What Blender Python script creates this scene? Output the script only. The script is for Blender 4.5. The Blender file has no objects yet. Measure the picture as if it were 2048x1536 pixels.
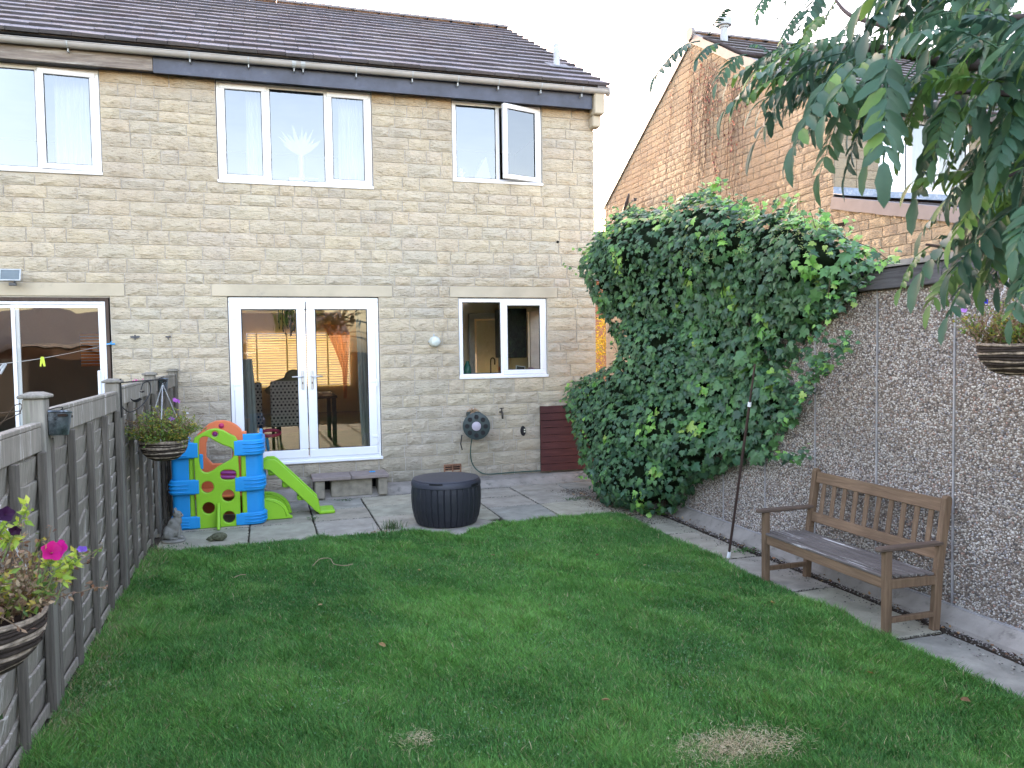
import bpy, math, random
import numpy as np
from mathutils import Vector, Matrix, noise as mnoise

random.seed(7)
rng = np.random.default_rng(7)
SC = bpy.context.scene
COL = SC.collection
R = math.radians

# ------------------------------------------------------------------ camera
FPX = 1559.125
CAM = Vector((0.0, 0.0, 1.85))
_pi, _ro, _ya = 0.04600986, -0.01533325, 0.30452716
_fw = Vector((math.sin(_ya) * math.cos(_pi), math.cos(_ya) * math.cos(_pi), -math.sin(_pi)))
_rt = Vector((math.cos(_ya), -math.sin(_ya), 0.0))
_up = _rt.cross(_fw)
CR = math.cos(_ro) * _rt + math.sin(_ro) * _up
CU = -math.sin(_ro) * _rt + math.cos(_ro) * _up
cam_data = bpy.data.cameras.new('camera')
cam = bpy.data.objects.new('camera', cam_data)
COL.objects.link(cam)
cam.matrix_world = Matrix(((CR.x, CU.x, -_fw.x, CAM.x), (CR.y, CU.y, -_fw.y, CAM.y), (CR.z, CU.z, -_fw.z, CAM.z), (0, 0, 0, 1)))
cam_data.sensor_width = 36.0
cam_data.lens = FPX / 2048.0 * 36.0
cam_data.clip_start = 0.05
cam_data.clip_end = 500.0
cam_data.dof.use_dof = True
cam_data.dof.focus_distance = 7.5
cam_data.dof.aperture_fstop = 11.0
SC.camera = cam

# ------------------------------------------------------------------ sky, sun, exposure
SUN_EL, SUN_AZ = 11.0, -1.5        # degrees above the horizon; degrees from +Y towards +X
world = bpy.data.worlds.new('World')
SC.world = world
world.use_nodes = True
wn, wl = world.node_tree.nodes, world.node_tree.links
wn.clear()
sky = wn.new('ShaderNodeTexSky')
sky.sky_type = 'NISHITA'
sky.sun_disc = False
sky.sun_elevation = R(SUN_EL)
sky.sun_rotation = R(SUN_AZ)
sky.air_density = 1.0
sky.dust_density = 2.2
sky.ozone_density = 1.0
wb = wn.new('ShaderNodeMix'); wb.data_type = 'RGBA'; wb.blend_type = 'MULTIPLY'
wb.inputs[0].default_value = 1.0
wb.inputs[7].default_value = (1.20, 0.945, 0.885, 1.0)     # white balance of the photograph
bgn = wn.new('ShaderNodeBackground'); bgn.inputs['Strength'].default_value = 0.15
wo = wn.new('ShaderNodeOutputWorld')
wl.new(sky.outputs[0], wb.inputs[6]); wl.new(wb.outputs[2], bgn.inputs['Color']); wl.new(bgn.outputs[0], wo.inputs['Surface'])
sun_data = bpy.data.lights.new('sun', 'SUN')
sun_data.energy = 2.0
sun_data.angle = R(0.6)
sun_data.color = (1.0, 0.84, 0.64)
sun = bpy.data.objects.new('sun', sun_data)
COL.objects.link(sun)
_sd = Vector((math.sin(R(SUN_AZ)) * math.cos(R(SUN_EL)), math.cos(R(SUN_AZ)) * math.cos(R(SUN_EL)), math.sin(R(SUN_EL))))
sun.rotation_euler = (-_sd).to_track_quat('-Z', 'Y').to_euler()
sun.location = (0, 0, 20)
SC.view_settings.view_transform = 'Standard'
SC.view_settings.look = 'None'
SC.view_settings.exposure = 3.62
SC.view_settings.gamma = 1.0
SC.render.engine = 'CYCLES'
SC.cycles.use_denoising = True
SC.cycles.max_bounces = 8
SC.cycles.transparent_max_bounces = 16
SC.cycles.caustics_reflective = False
SC.cycles.caustics_refractive = False
SC.cycles.sample_clamp_indirect = 6.0

# ------------------------------------------------------------------ projection helpers (real planes at real depths)
def ray(px, py):
    return CR * ((px - 1024) / FPX) - CU * ((py - 768) / FPX) + _fw
def at(px, py, axis, v):
    d = ray(px, py)
    return CAM + d * ((v - CAM[axis]) / d[axis])
def depth_at(px, py, dist):
    return CAM + ray(px, py) * dist
def pxof(p):
    q = Vector(p) - CAM
    w = q.dot(_fw)
    if w < 0.05:
        return (-9999.0, -9999.0, w)
    return (1024 + FPX * q.dot(CR) / w, 768 - FPX * q.dot(CU) / w, w)

# ------------------------------------------------------------------ materials
def ramp(nt, src, stops):
    r = nt.nodes.new('ShaderNodeValToRGB')
    e = r.color_ramp.elements
    while len(e) > 1:
        e.remove(e[-1])
    e[0].position, e[0].color = stops[0][0], (*stops[0][1], 1) if len(stops[0][1]) == 3 else stops[0][1]
    for p, c in stops[1:]:
        k = e.new(p); k.color = (*c, 1)
    nt.links.new(src, r.inputs[0])
    return r.outputs[0]
def new_mat(name):
    m = bpy.data.materials.new(name); m.use_nodes = True
    nt = m.node_tree
    b = nt.nodes['Principled BSDF']
    return m, nt, b
def tex(nt, kind, scale=5.0, detail=4.0, rough=0.55, stretch=(1, 1, 1), coord='Object', dist=0.0):
    tc = nt.nodes.new('ShaderNodeTexCoord')
    mp = nt.nodes.new('ShaderNodeMapping')
    mp.inputs['Scale'].default_value = stretch
    nt.links.new(tc.outputs[coord], mp.inputs[0])
    if kind == 'noise':
        t = nt.nodes.new('ShaderNodeTexNoise'); t.inputs['Detail'].default_value = detail; t.inputs['Roughness'].default_value = rough
        t.inputs['Distortion'].default_value = dist
        out = t.outputs[0]
    elif kind == 'voronoi':
        t = nt.nodes.new('ShaderNodeTexVoronoi'); out = t.outputs['Distance']
    t.inputs['Scale'].default_value = scale
    nt.links.new(mp.outputs[0], t.inputs['Vector'])
    return out
def world_tex(nt, **k):
    """noise in world metres, so shared meshes still differ from place to place"""
    g = nt.nodes.new('ShaderNodeNewGeometry')
    mp = nt.nodes.new('ShaderNodeMapping'); mp.inputs['Scale'].default_value = k.get('stretch', (1, 1, 1))
    nt.links.new(g.outputs['Position'], mp.inputs[0])
    t = nt.nodes.new('ShaderNodeTexNoise')
    t.inputs['Scale'].default_value = k.get('scale', 5.0); t.inputs['Detail'].default_value = k.get('detail', 4.0)
    t.inputs['Roughness'].default_value = k.get('rough', 0.55); t.inputs['Distortion'].default_value = k.get('dist', 0.0)
    nt.links.new(mp.outputs[0], t.inputs['Vector'])
    return t.outputs[0]
def mixc(nt, fac, a, b, mode='MIX'):
    m = nt.nodes.new('ShaderNodeMix'); m.data_type = 'RGBA'; m.blend_type = mode
    for s, v in ((0, fac), (6, a), (7, b)):
        if isinstance(v, (int, float)):
            m.inputs[s].default_value = v
        elif isinstance(v, tuple):
            m.inputs[s].default_value = (*v, 1) if len(v) == 3 else v
        else:
            nt.links.new(v, m.inputs[s])
    return m.outputs[2]
def bump(nt, b, h, strength=0.5, dist=0.01, prev=None):
    n = nt.nodes.new('ShaderNodeBump'); n.inputs['Strength'].default_value = strength; n.inputs['Distance'].default_value = dist
    nt.links.new(h, n.inputs['Height'])
    if prev is not None:
        nt.links.new(prev, n.inputs['Normal'])
    nt.links.new(n.outputs[0], b.inputs['Normal'])
    return n.outputs[0]
def attr(nt, name='tint'):
    a = nt.nodes.new('ShaderNodeAttribute'); a.attribute_name = name
    return a.outputs['Color']
def gloss(b, rough, spec=0.5):
    b.inputs['Roughness'].default_value = rough
    b.inputs['Specular IOR Level'].default_value = spec

def mat_plain(name, col, rough=0.5, spec=0.5, var=0.15, scale=8.0, bumpd=0.0, metal=0.0, bscale=60.0, dirt=None):
    m, nt, b = new_mat(name)
    n = world_tex(nt, scale=scale, detail=6)
    lo = tuple(max(0, c * (1 - var)) for c in col); hi = tuple(min(1, c * (1 + var)) for c in col)
    c = ramp(nt, n, [(0.3, lo), (0.7, hi)])
    if dirt:
        n2 = world_tex(nt, scale=dirt[1], detail=8, rough=0.7)
        f = ramp(nt, n2, [(dirt[2], (0, 0, 0)), (dirt[3], (1, 1, 1))])
        c = mixc(nt, f, c, dirt[0])
    nt.links.new(c, b.inputs['Base Color'])
    gloss(b, rough, spec); b.inputs['Metallic'].default_value = metal
    if bumpd:
        bump(nt, b, world_tex(nt, scale=bscale, detail=5), 0.6, bumpd)
    return m
def mat_tint(name, rough=0.6, spec=0.4, scale=20.0, var=0.25, bumps=(), trans=0.0):
    """colour comes from the piece itself (tint attribute), noise gives it grain"""
    m, nt, b = new_mat(name)
    n = world_tex(nt, scale=scale, detail=7, rough=0.65)
    c = mixc(nt, 1.0, attr(nt), ramp(nt, n, [(0.25, (1 - var,) * 3), (0.75, (1 + var,) * 3)]), 'MULTIPLY')
    nt.links.new(c, b.inputs['Base Color'])
    gloss(b, rough, spec)
    prev = None
    for s, st, d, stretch in bumps:
        prev = bump(nt, b, world_tex(nt, scale=s, detail=6, rough=0.65, stretch=stretch), st, d, prev)
    if trans:
        tr = nt.nodes.new('ShaderNodeBsdfTranslucent'); nt.links.new(c, tr.inputs[0])
        ms = nt.nodes.new('ShaderNodeMixShader'); ms.inputs[0].default_value = trans
        out = nt.nodes['Material Output']
        nt.links.new(b.outputs[0], ms.inputs[1]); nt.links.new(tr.outputs[0], ms.inputs[2]); nt.links.new(ms.outputs[0], out.inputs[0])
    return m
def mat_wood(name, c1, c2, axis=1, rough=0.75, worn=None, spec=0.3, sc=1.0):
    m, nt, b = new_mat(name)
    st = [14.0 * sc] * 3; st[axis] = 0.9 * sc
    n = world_tex(nt, scale=3.0, detail=8, rough=0.7, stretch=tuple(st), dist=0.6)
    c = ramp(nt, n, [(0.3, c1), (0.7, c2)])
    if worn:
        n2 = world_tex(nt, scale=2.0, detail=8, rough=0.75, stretch=tuple(s * 0.6 for s in st))
        c = mixc(nt, ramp(nt, n2, [(worn[1], (0, 0, 0)), (worn[2], (1, 1, 1))]), c, worn[0])
    big = world_tex(nt, scale=1.7, detail=3)
    c = mixc(nt, 1.0, c, ramp(nt, big, [(0.3, (0.78,) * 3), (0.7, (1.15,) * 3)]), 'MULTIPLY')
    nt.links.new(c, b.inputs['Base Color']); gloss(b, rough, spec)
    bump(nt, b, n, 0.7, 0.003)
    return m

M = {}
def stone_mat(name, stain=False):
    m, nt, b = new_mat(name)
    base = attr(nt)
    n = world_tex(nt, scale=2.2, detail=5, rough=0.6)
    c = mixc(nt, 1.0, base, ramp(nt, n, [(0.3, (0.90, 0.90, 0.93)), (0.7, (1.08, 1.07, 1.03))]), 'MULTIPLY')
    fine = world_tex(nt, scale=30, detail=7, rough=0.78, stretch=(0.65, 0.65, 2.4))
    c = mixc(nt, 1.0, c, ramp(nt, fine, [(0.35, (0.42, 0.38, 0.34)), (0.43, (0.98, 0.98, 0.98)), (0.7, (1.10, 1.09, 1.07))]), 'MULTIPLY')
    streak = world_tex(nt, scale=1.0, detail=5, rough=0.6, stretch=(4.5, 4.5, 0.30))
    c = mixc(nt, 1.0, c, ramp(nt, streak, [(0.32, (0.90, 0.89, 0.88)), (0.5, (1, 1, 1)), (0.75, (1.04, 1.03, 1.02))]), 'MULTIPLY')
    if stain:      # brown run-off stain on the course under the eaves, green-grey damp at the wall foot
        g_ = nt.nodes.new('ShaderNodeNewGeometry'); sp = nt.nodes.new('ShaderNodeSeparateXYZ'); nt.links.new(g_.outputs['Position'], sp.inputs[0])
        nz = world_tex(nt, scale=2.2, detail=4)
        def edge(lo, hi):
            mr = nt.nodes.new('ShaderNodeMapRange'); mr.inputs['From Min'].default_value = lo; mr.inputs['From Max'].default_value = hi
            nt.links.new(sp.outputs[2], mr.inputs['Value'])
            mm = nt.nodes.new('ShaderNodeMath'); mm.operation = 'MULTIPLY'; nt.links.new(mr.outputs[0], mm.inputs[0])
            nt.links.new(ramp(nt, nz, [(0.35, (0.15,) * 3), (0.6, (0.8,) * 3)]), mm.inputs[1])
            return mm.outputs[0]
        c = mixc(nt, edge(4.92, 5.12), c, (0.40, 0.27, 0.15))
        c = mixc(nt, edge(0.75, 0.15), c, (0.24, 0.225, 0.185))
    nt.links.new(c, b.inputs['Base Color']); gloss(b, 0.92, 0.15)
    p = bump(nt, b, world_tex(nt, scale=17, detail=5, rough=0.6, stretch=(1, 1, 2.8)), 1.0, 0.022)
    bump(nt, b, fine, 1.0, 0.010, p)
    return m
M['stone'] = stone_mat('pitched_stone')
M['stone_house'] = stone_mat('weathered_pitched_stone', True)
M['mortar'] = mat_plain('grey_mortar', (0.50, 0.465, 0.415), 0.95, 0.1, 0.15, 5.0, 0.004, bscale=90)
M['lintel'] = mat_plain('smooth_cast_stone', (0.45, 0.395, 0.30), 0.9, 0.15, 0.12, 3.0, 0.001, dirt=((0.25, 0.23, 0.2), 7, 0.6, 0.85))
M['upvc'] = mat_plain('white_upvc', (0.80, 0.81, 0.83), 0.28, 0.5, 0.02, 3.0)
M['gasket'] = mat_plain('black_gasket', (0.012, 0.012, 0.014), 0.6, 0.3)
M['seal'] = mat_plain('old_brown_sealant', (0.035, 0.026, 0.022), 0.8, 0.2, 0.3, 20)
M['gutter'] = mat_plain('grey_gutter_plastic', (0.42, 0.40, 0.38), 0.45, 0.4, 0.12, 4.0, dirt=((0.2, 0.19, 0.17), 9, 0.6, 0.8))
M['fascia'] = mat_plain('navy_painted_fascia', (0.052, 0.060, 0.090), 0.45, 0.4, 0.3, 5.0, 0.001, dirt=((0.13, 0.13, 0.14), 5, 0.62, 0.8))
M['fascia_bare'] = mat_wood('peeling_fascia_wood', (0.11, 0.085, 0.075), (0.30, 0.26, 0.22), 0, worn=((0.50, 0.48, 0.44), 0.55, 0.7))
M['tile'] = mat_tint('concrete_roof_tile', 0.68, 0.4, 26, 0.22, ((160, 0.5, 0.002, (1, 1, 1)),))
M['ridge'] = mat_plain('lichened_ridge', (0.20, 0.185, 0.185), 0.9, 0.2, 0.3, 10, 0.004, dirt=((0.34, 0.33, 0.27), 16, 0.55, 0.7))
M['zinc'] = mat_plain('painted_grey_metal', (0.42, 0.45, 0.47), 0.5, 0.5, 0.15, 12, 0.0)
M['lead'] = mat_plain('lead_flashing', (0.20, 0.25, 0.33), 0.55, 0.5, 0.25, 14, 0.003, metal=0.2, dirt=((0.42, 0.44, 0.46), 11, 0.5, 0.7))
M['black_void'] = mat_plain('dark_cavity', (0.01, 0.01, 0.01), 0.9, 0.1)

def glass_mat(name, tint=(0.70, 0.74, 0.72), ior=2.08, wave=0.0006):
    m = bpy.data.materials.new(name); m.use_nodes = True
    nt = m.node_tree; nt.nodes.clear()
    out = nt.nodes.new('ShaderNodeOutputMaterial')
    tr = nt.nodes.new('ShaderNodeBsdfTransparent'); tr.inputs[0].default_value = (*tint, 1)
    gl = nt.nodes.new('ShaderNodeBsdfGlossy'); gl.inputs['Roughness'].default_value = 0.0
    gl.inputs[0].default_value = (0.93, 0.97, 1.0, 1)
    fr = nt.nodes.new('ShaderNodeFresnel'); fr.inputs[0].default_value = ior
    mx = nt.nodes.new('ShaderNodeMixShader')
    t = world_tex(nt, scale=2.5, detail=1)
    bp = nt.nodes.new('ShaderNodeBump'); bp.inputs['Strength'].default_value = 0.35; bp.inputs['Distance'].default_value = wave * 10
    nt.links.new(t, bp.inputs['Height']); nt.links.new(bp.outputs[0], gl.inputs['Normal'])
    nt.links.new(fr.outputs[0], mx.inputs[0]); nt.links.new(tr.outputs[0], mx.inputs[1]); nt.links.new(gl.outputs[0], mx.inputs[2])
    nt.links.new(mx.outputs[0], out.inputs[0])
    return m
M['glass'] = glass_mat('double_glazing', ior=1.80, tint=(0.80, 0.82, 0.80))
M['glass_up'] = glass_mat('boosted_reflection_glazing', ior=2.25)  # same glazing as below, sky reflection strengthened for the upstairs panes

# ------------------------------------------------------------------ mesh building
class MB:
    def __init__(s):
        s.v, s.f, s.c = [], [], []
        s.col = None
    def add(s, verts, faces, col=None):
        b = len(s.v)
        s.v.extend([tuple(v) for v in verts])
        s.f.extend([tuple(i + b for i in f) for f in faces])
        s.c.extend([col or s.col or (0.5, 0.5, 0.5)] * len(faces))
        return s
    def box(s, x0, x1, y0, y1, z0, z1, mat=None, bev=0.0, col=None):
        """axis box, optional chamfer on all edges via inset corners"""
        if bev <= 0:
            vs = [Vector(p) for p in ((x0, y0, z0), (x1, y0, z0), (x1, y1, z0), (x0, y1, z0), (x0, y0, z1), (x1, y0, z1), (x1, y1, z1), (x0, y1, z1))]
            fs = [(0, 3, 2, 1), (4, 5, 6, 7), (0, 1, 5, 4), (1, 2, 6, 5), (2, 3, 7, 6), (3, 0, 4, 7)]
        else:
            vs, idx = [], {}
            for i, x in enumerate((x0, x1)):
                for j, y in enumerate((y0, y1)):
                    for k, z in enumerate((z0, z1)):
                        sx, sy, sz = (1 if i == 0 else -1), (1 if j == 0 else -1), (1 if k == 0 else -1)
                        for a in range(3):
                            d = [sx * bev, sy * bev, sz * bev]; d[a] = 0
                            idx[(i, j, k, a)] = len(vs); vs.append(Vector((x + d[0], y + d[1], z + d[2])))
            fs = []
            for i in (0, 1):
                q = [idx[(i, 0, 0, 0)], idx[(i, 1, 0, 0)], idx[(i, 1, 1, 0)], idx[(i, 0, 1, 0)]]; fs.append(q if i else q[::-1])
                q = [idx[(0, i, 0, 1)], idx[(1, i, 0, 1)], idx[(1, i, 1, 1)], idx[(0, i, 1, 1)]]; fs.append(q[::-1] if i else q)
                q = [idx[(0, 0, i, 2)], idx[(1, 0, i, 2)], idx[(1, 1, i, 2)], idx[(0, 1, i, 2)]]; fs.append(q if i else q[::-1])
            for i in (0, 1):
                for j in (0, 1):
                    fs.append([idx[(i, j, 0, 0)], idx[(i, j, 0, 1)], idx[(i, j, 1, 1)], idx[(i, j, 1, 0)]][::(1 if (i + j) % 2 else -1)])
                    fs.append([idx[(i, 0, j, 0)], idx[(i, 0, j, 2)], idx[(i, 1, j, 2)], idx[(i, 1, j, 0)]][::(-1 if (i + j) % 2 else 1)])
                    fs.append([idx[(0, i, j, 1)], idx[(0, i, j, 2)], idx[(1, i, j, 2)], idx[(1, i, j, 1)]][::(1 if (i + j) % 2 else -1)])
            for i in (0, 1):
                for j in (0, 1):
                    for k in (0, 1):
                        t = [idx[(i, j, k, 0)], idx[(i, j, k, 1)], idx[(i, j, k, 2)]]
                        fs.append(t if (i + j + k) % 2 else t[::-1])
        if mat is not None:
            vs = [mat @ v for v in vs]
        s.add(vs, fs, col)
        return s
    def tube(s, pts, rad, n=8, cap=True, col=None, flat=1.0):
        pts = [Vector(p) for p in pts]
        if not isinstance(rad, (list, tuple)):
            rad = [rad] * len(pts)
        rings, ref = [], None
        for i, p in enumerate(pts):
            a = pts[max(0, i - 1)]; c = pts[min(len(pts) - 1, i + 1)]
            t = (c - a)
            t = t.normalized() if t.length > 1e-9 else Vector((0, 0, 1))
            if ref is None:
                ref = Vector((0, 0, 1)) if abs(t.z) < 0.9 else Vector((1, 0, 0))
            u = (ref - t * ref.dot(t))
            u = u.normalized() if u.length > 1e-6 else t.orthogonal().normalized()
            ref = u
            w = t.cross(u)
            rings.append([p + (u * math.cos(2 * math.pi * k / n) + w * math.sin(2 * math.pi * k / n) * flat) * rad[i] for k in range(n)])
        vs = [v for r_ in rings for v in r_]
        fs = []
        for i in range(len(rings) - 1):
            for k in range(n):
                k2 = (k + 1) % n
                fs.append((i * n + k, i * n + k2, (i + 1) * n + k2, (i + 1) * n + k))
        if cap:
            fs.append(tuple(range(n))[::-1]); fs.append(tuple((len(rings) - 1) * n + k for k in range(n)))
        s.add(vs, fs, col)
        return s
    def lathe(s, prof, origin=(0, 0, 0), n=24, axis=None, col=None, wob=0.0):
        """profile of (radius, height) turned about an axis (default z)"""
        o = Vector(origin)
        ax = Vector(axis).normalized() if axis else Vector((0, 0, 1))
        u = ax.orthogonal().normalized(); w = ax.cross(u)
        vs, fs = [], []
        for (r_, h) in prof:
            for k in range(n):
                a = 2 * math.pi * k / n
                rr = r_ * (1 + (wob * math.sin(3 * a + h * 20) if wob else 0))
                vs.append(o + ax * h + (u * math.cos(a) + w * math.sin(a)) * rr)
        for i in range(len(prof) - 1):
            for k in range(n):
                k2 = (k + 1) % n
                fs.append((i * n + k, i * n + k2, (i + 1) * n + k2, (i + 1) * n + k))
        s.add(vs, fs, col)
        return s
    def prism(s, poly, d0, d1, frame, col=None, bev=0.0):
        """poly of (u,v) extruded from d0 to d1 along the frame's third axis; frame=(origin,u,v,w)"""
        o, u, v, w = frame
        n = len(poly)
        if bev:
            cx = sum(p[0] for p in poly) / n; cy = sum(p[1] for p in poly) / n
            ins = inset(poly, bev)
            layers = [(ins, d0), (poly, d0 + bev), (poly, d1 - bev), (ins, d1)]
        else:
            layers = [(poly, d0), (poly, d1)]
        vs = [o + u * p[0] + v * p[1] + w * d for pl, d in layers for p in pl]
        fs = []
        L = len(layers)
        for i in range(L - 1):
            for k in range(n):
                k2 = (k + 1) % n
                fs.append((i * n + k, i * n + k2, (i + 1) * n + k2, (i + 1) * n + k))
        fs.append(tuple(range(n))[::-1]); fs.append(tuple((L - 1) * n + k for k in range(n)))
        s.add(vs, fs, col)
        return s
    def build(s, name, mat, parent=None, smooth=False, tint=False, fixn=True):
        me = bpy.data.meshes.new(name)
        me.from_pydata([tuple(v) for v in s.v], [], s.f)
        if fixn:
            import bmesh
            bm = bmesh.new(); bm.from_mesh(me); bmesh.ops.recalc_face_normals(bm, faces=bm.faces); bm.to_mesh(me); bm.free()
        me.materials.append(mat)
        if tint:
            set_tint(me, s.c)
        if smooth:
            me.polygons.foreach_set('use_smooth', [True] * len(me.polygons))
            if smooth == 'auto':
                me.set_sharp_from_angle(angle=R(35))
        me.update()
        o = bpy.data.objects.new(name, me)
        COL.objects.link(o)
        if parent is not None:
            o.parent = parent
            o.matrix_parent_inverse = Matrix.Identity(4)
            if o.parent.matrix_basis != Matrix.Identity(4):
                o.matrix_basis = abs_inv(parent)
        return o
def abs_inv(p):
    m = Matrix.Identity(4)
    q = p
    chain = []
    while q is not None:
        chain.append(q.matrix_basis.copy()); q = q.parent
    for b in chain[::-1]:
        m = m @ b
    return m.inverted()
def set_tint(me, cols):
    a = me.attributes.new('tint', 'FLOAT_COLOR', 'FACE')
    arr = np.ones((len(cols), 4), dtype=np.float32); arr[:, :3] = np.array(cols, dtype=np.float32)[:, :3]
    a.data.foreach_set('color', arr.ravel())
def inset(poly, d):
    n = len(poly); out = []
    area = sum(poly[i][0] * poly[(i + 1) % n][1] - poly[(i + 1) % n][0] * poly[i][1] for i in range(n))
    sg = 1 if area > 0 else -1
    for i in range(n):
        a, b, c = poly[i - 1], poly[i], poly[(i + 1) % n]
        e1 = Vector((b[0] - a[0], b[1] - a[1])); e2 = Vector((c[0] - b[0], c[1] - b[1]))
        if e1.length < 1e-9 or e2.length < 1e-9:
            out.append(b); continue
        e1.normalize(); e2.normalize()
        n1 = Vector((-e1.y, e1.x)) * sg; n2 = Vector((-e2.y, e2.x)) * sg
        m = n1 + n2
        k = d / max(0.35, (1 + n1.dot(n2)) / 1.0 * 0.5 * 2) if m.length > 1e-6 else d
        out.append((b[0] + m.x * k, b[1] + m.y * k))
    return out
def big_mesh(name, verts, faces_flat, nper, mat, parent=None, cols=None, smooth=False, kind=None):
    """fast mesh from numpy; every face has nper corners"""
    me = bpy.data.meshes.new(name)
    nf = len(faces_flat) // nper
    me.vertices.add(len(verts)); me.vertices.foreach_set('co', np.asarray(verts, dtype=np.float32).ravel())
    me.loops.add(nf * nper); me.loops.foreach_set('vertex_index', np.asarray(faces_flat, dtype=np.int32))
    me.polygons.add(nf)
    me.polygons.foreach_set('loop_start', np.arange(0, nf * nper, nper, dtype=np.int32))
    me.polygons.foreach_set('loop_total', np.full(nf, nper, dtype=np.int32))
    if smooth:
        me.polygons.foreach_set('use_smooth', np.ones(nf, dtype=bool))
    me.update(calc_edges=True)
    if cols is not None:
        a = me.attributes.new('tint', 'FLOAT_COLOR', 'FACE')
        arr = np.ones((nf, 4), dtype=np.float32); arr[:, :3] = cols
        a.data.foreach_set('color', arr.ravel())
    me.materials.append(mat)
    o = bpy.data.objects.new(name, me); COL.objects.link(o)
    if parent is not None:
        o.parent = parent; o.matrix_basis = abs_inv(parent)
    if kind:
        o['kind'] = kind
    return o
def thing(name, label, cat, loc=(0, 0, 0), group=None):
    o = bpy.data.objects.new(name, None); COL.objects.link(o)
    o.empty_display_size = 0.1
    o.location = loc
    o['label'] = label; o['category'] = cat
    if group:
        o['group'] = group
    return o
def tag(o, label, cat, group=None):
    o['label'] = label; o['category'] = cat
    if group:
        o['group'] = group
    return o
def structure(o):
    o['kind'] = 'structure'; return o
def boxpart(name, mat, parent, dims, bev=0.0, xf=None, smooth=False):
    return MB().box(*dims, mat=xf, bev=bev).build(name, mat, parent, smooth=smooth)

class Pieces:
    """many alike pieces: those that show largest become parts sharing mesh data, the rest one joined part"""
    def __init__(s, name, mat, variants, rest='course_remainder', limit=300):
        s.name, s.mat, s.rest, s.limit = name, mat, rest, limit
        s.var = variants           # list of (verts, faces, tint)
        s.items = []
    def add(s, k, m):
        s.items.append((k, m))
    def finish(s, parent):
        sc = []
        for i, (k, m) in enumerate(s.items):
            vs = s.var[k][0]
            lo = Vector([min(v[a] for v in vs) for a in range(3)]); hi = Vector([max(v[a] for v in vs) for a in range(3)])
            pts = [pxof(m @ Vector((x, y, z))) for x in (lo.x, hi.x) for y in (lo.y, hi.y) for z in (lo.z, hi.z)]
            c = pxof(m @ ((lo + hi) / 2))
            inside = -20 < c[0] < 2068 and -20 < c[1] < 1556 and c[2] > 0.1
            a = (max(p[0] for p in pts) - min(p[0] for p in pts)) * (max(p[1] for p in pts) - min(p[1] for p in pts)) if inside else -1
            sc.append((a, i))
        sc.sort(reverse=True)
        chosen = [i for a, i in sc[:s.limit] if a > 0]
        cs = set(chosen); inv = abs_inv(parent)
        meshes = {}
        for i in chosen:
            k, m = s.items[i]
            if k not in meshes:
                me = bpy.data.meshes.new(s.name)
                me.from_pydata([tuple(v) for v in s.var[k][0]], [], s.var[k][1])
                me.materials.append(s.mat); set_tint(me, [s.var[k][2]] * len(me.polygons)); me.update()
                meshes[k] = me
            o = bpy.data.objects.new(s.name, meshes[k]); COL.objects.link(o)
            o.parent = parent; o.matrix_basis = inv @ m
        rest = [it for i, it in enumerate(s.items) if i not in cs]
        if rest:
            mb = MB()
            for k, m in rest:
                mb.add([m @ Vector(v) for v in s.var[k][0]], s.var[k][1], s.var[k][2])
            o = mb.build(s.rest, s.mat, parent, tint=True, fixn=False); o['kind'] = 'stuff'
        return len(chosen), len(rest)

def jig(c, a):
    k = 1 + random.uniform(-a, a)
    return tuple(max(0.0, x * k * (1 + random.uniform(-a, a) * 0.25)) for x in c)

# stone block: unit in x and z (scaled to size), metres in y; rock-faced front looking to -y
def stone_variant(tint, amp=1.0):
    nx, nz = 5, 4
    vs, fs = [], []
    for j in range(nz):
        for i in range(nx):
            edge = i in (0, nx - 1) or j in (0, nz - 1)
            x = i / (nx - 1) + (0 if i in (0, nx - 1) else random.uniform(-0.06, 0.06))
            z = j / (nz - 1) + (0 if j in (0, nz - 1) else random.uniform(-0.07, 0.07))
            if edge:
                x = min(1, max(0, x + random.uniform(-0.008, 0.008))); z = min(1, max(0, z + random.uniform(-0.02, 0.02)))
            y = -random.uniform(0.000, 0.004) if edge else -random.uniform(0.008, 0.023) * amp
            vs.append((x, y, z))
    for j in range(nz - 1):
        for i in range(nx - 1):
            a = j * nx + i
            if random.random() < 0.5:
                fs += [(a, a + 1, a + nx + 1), (a, a + nx + 1, a + nx)]
            else:
                fs += [(a, a + 1, a + nx), (a + 1, a + nx + 1, a + nx)]
    rim = [i for i in range(nx)] + [j * nx + nx - 1 for j in range(1, nz)] + [(nz - 1) * nx + i for i in range(nx - 2, -1, -1)] + [j * nx for j in range(nz - 2, 0, -1)]
    b = len(vs)
    for r_ in rim:
        vs.append((vs[r_][0], 0.03, vs[r_][2]))
    n = len(rim)
    for k in range(n):
        k2 = (k + 1) % n
        fs.append((rim[k2], rim[k], b + k, b + k2))
    return (vs, fs, tint)

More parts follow.
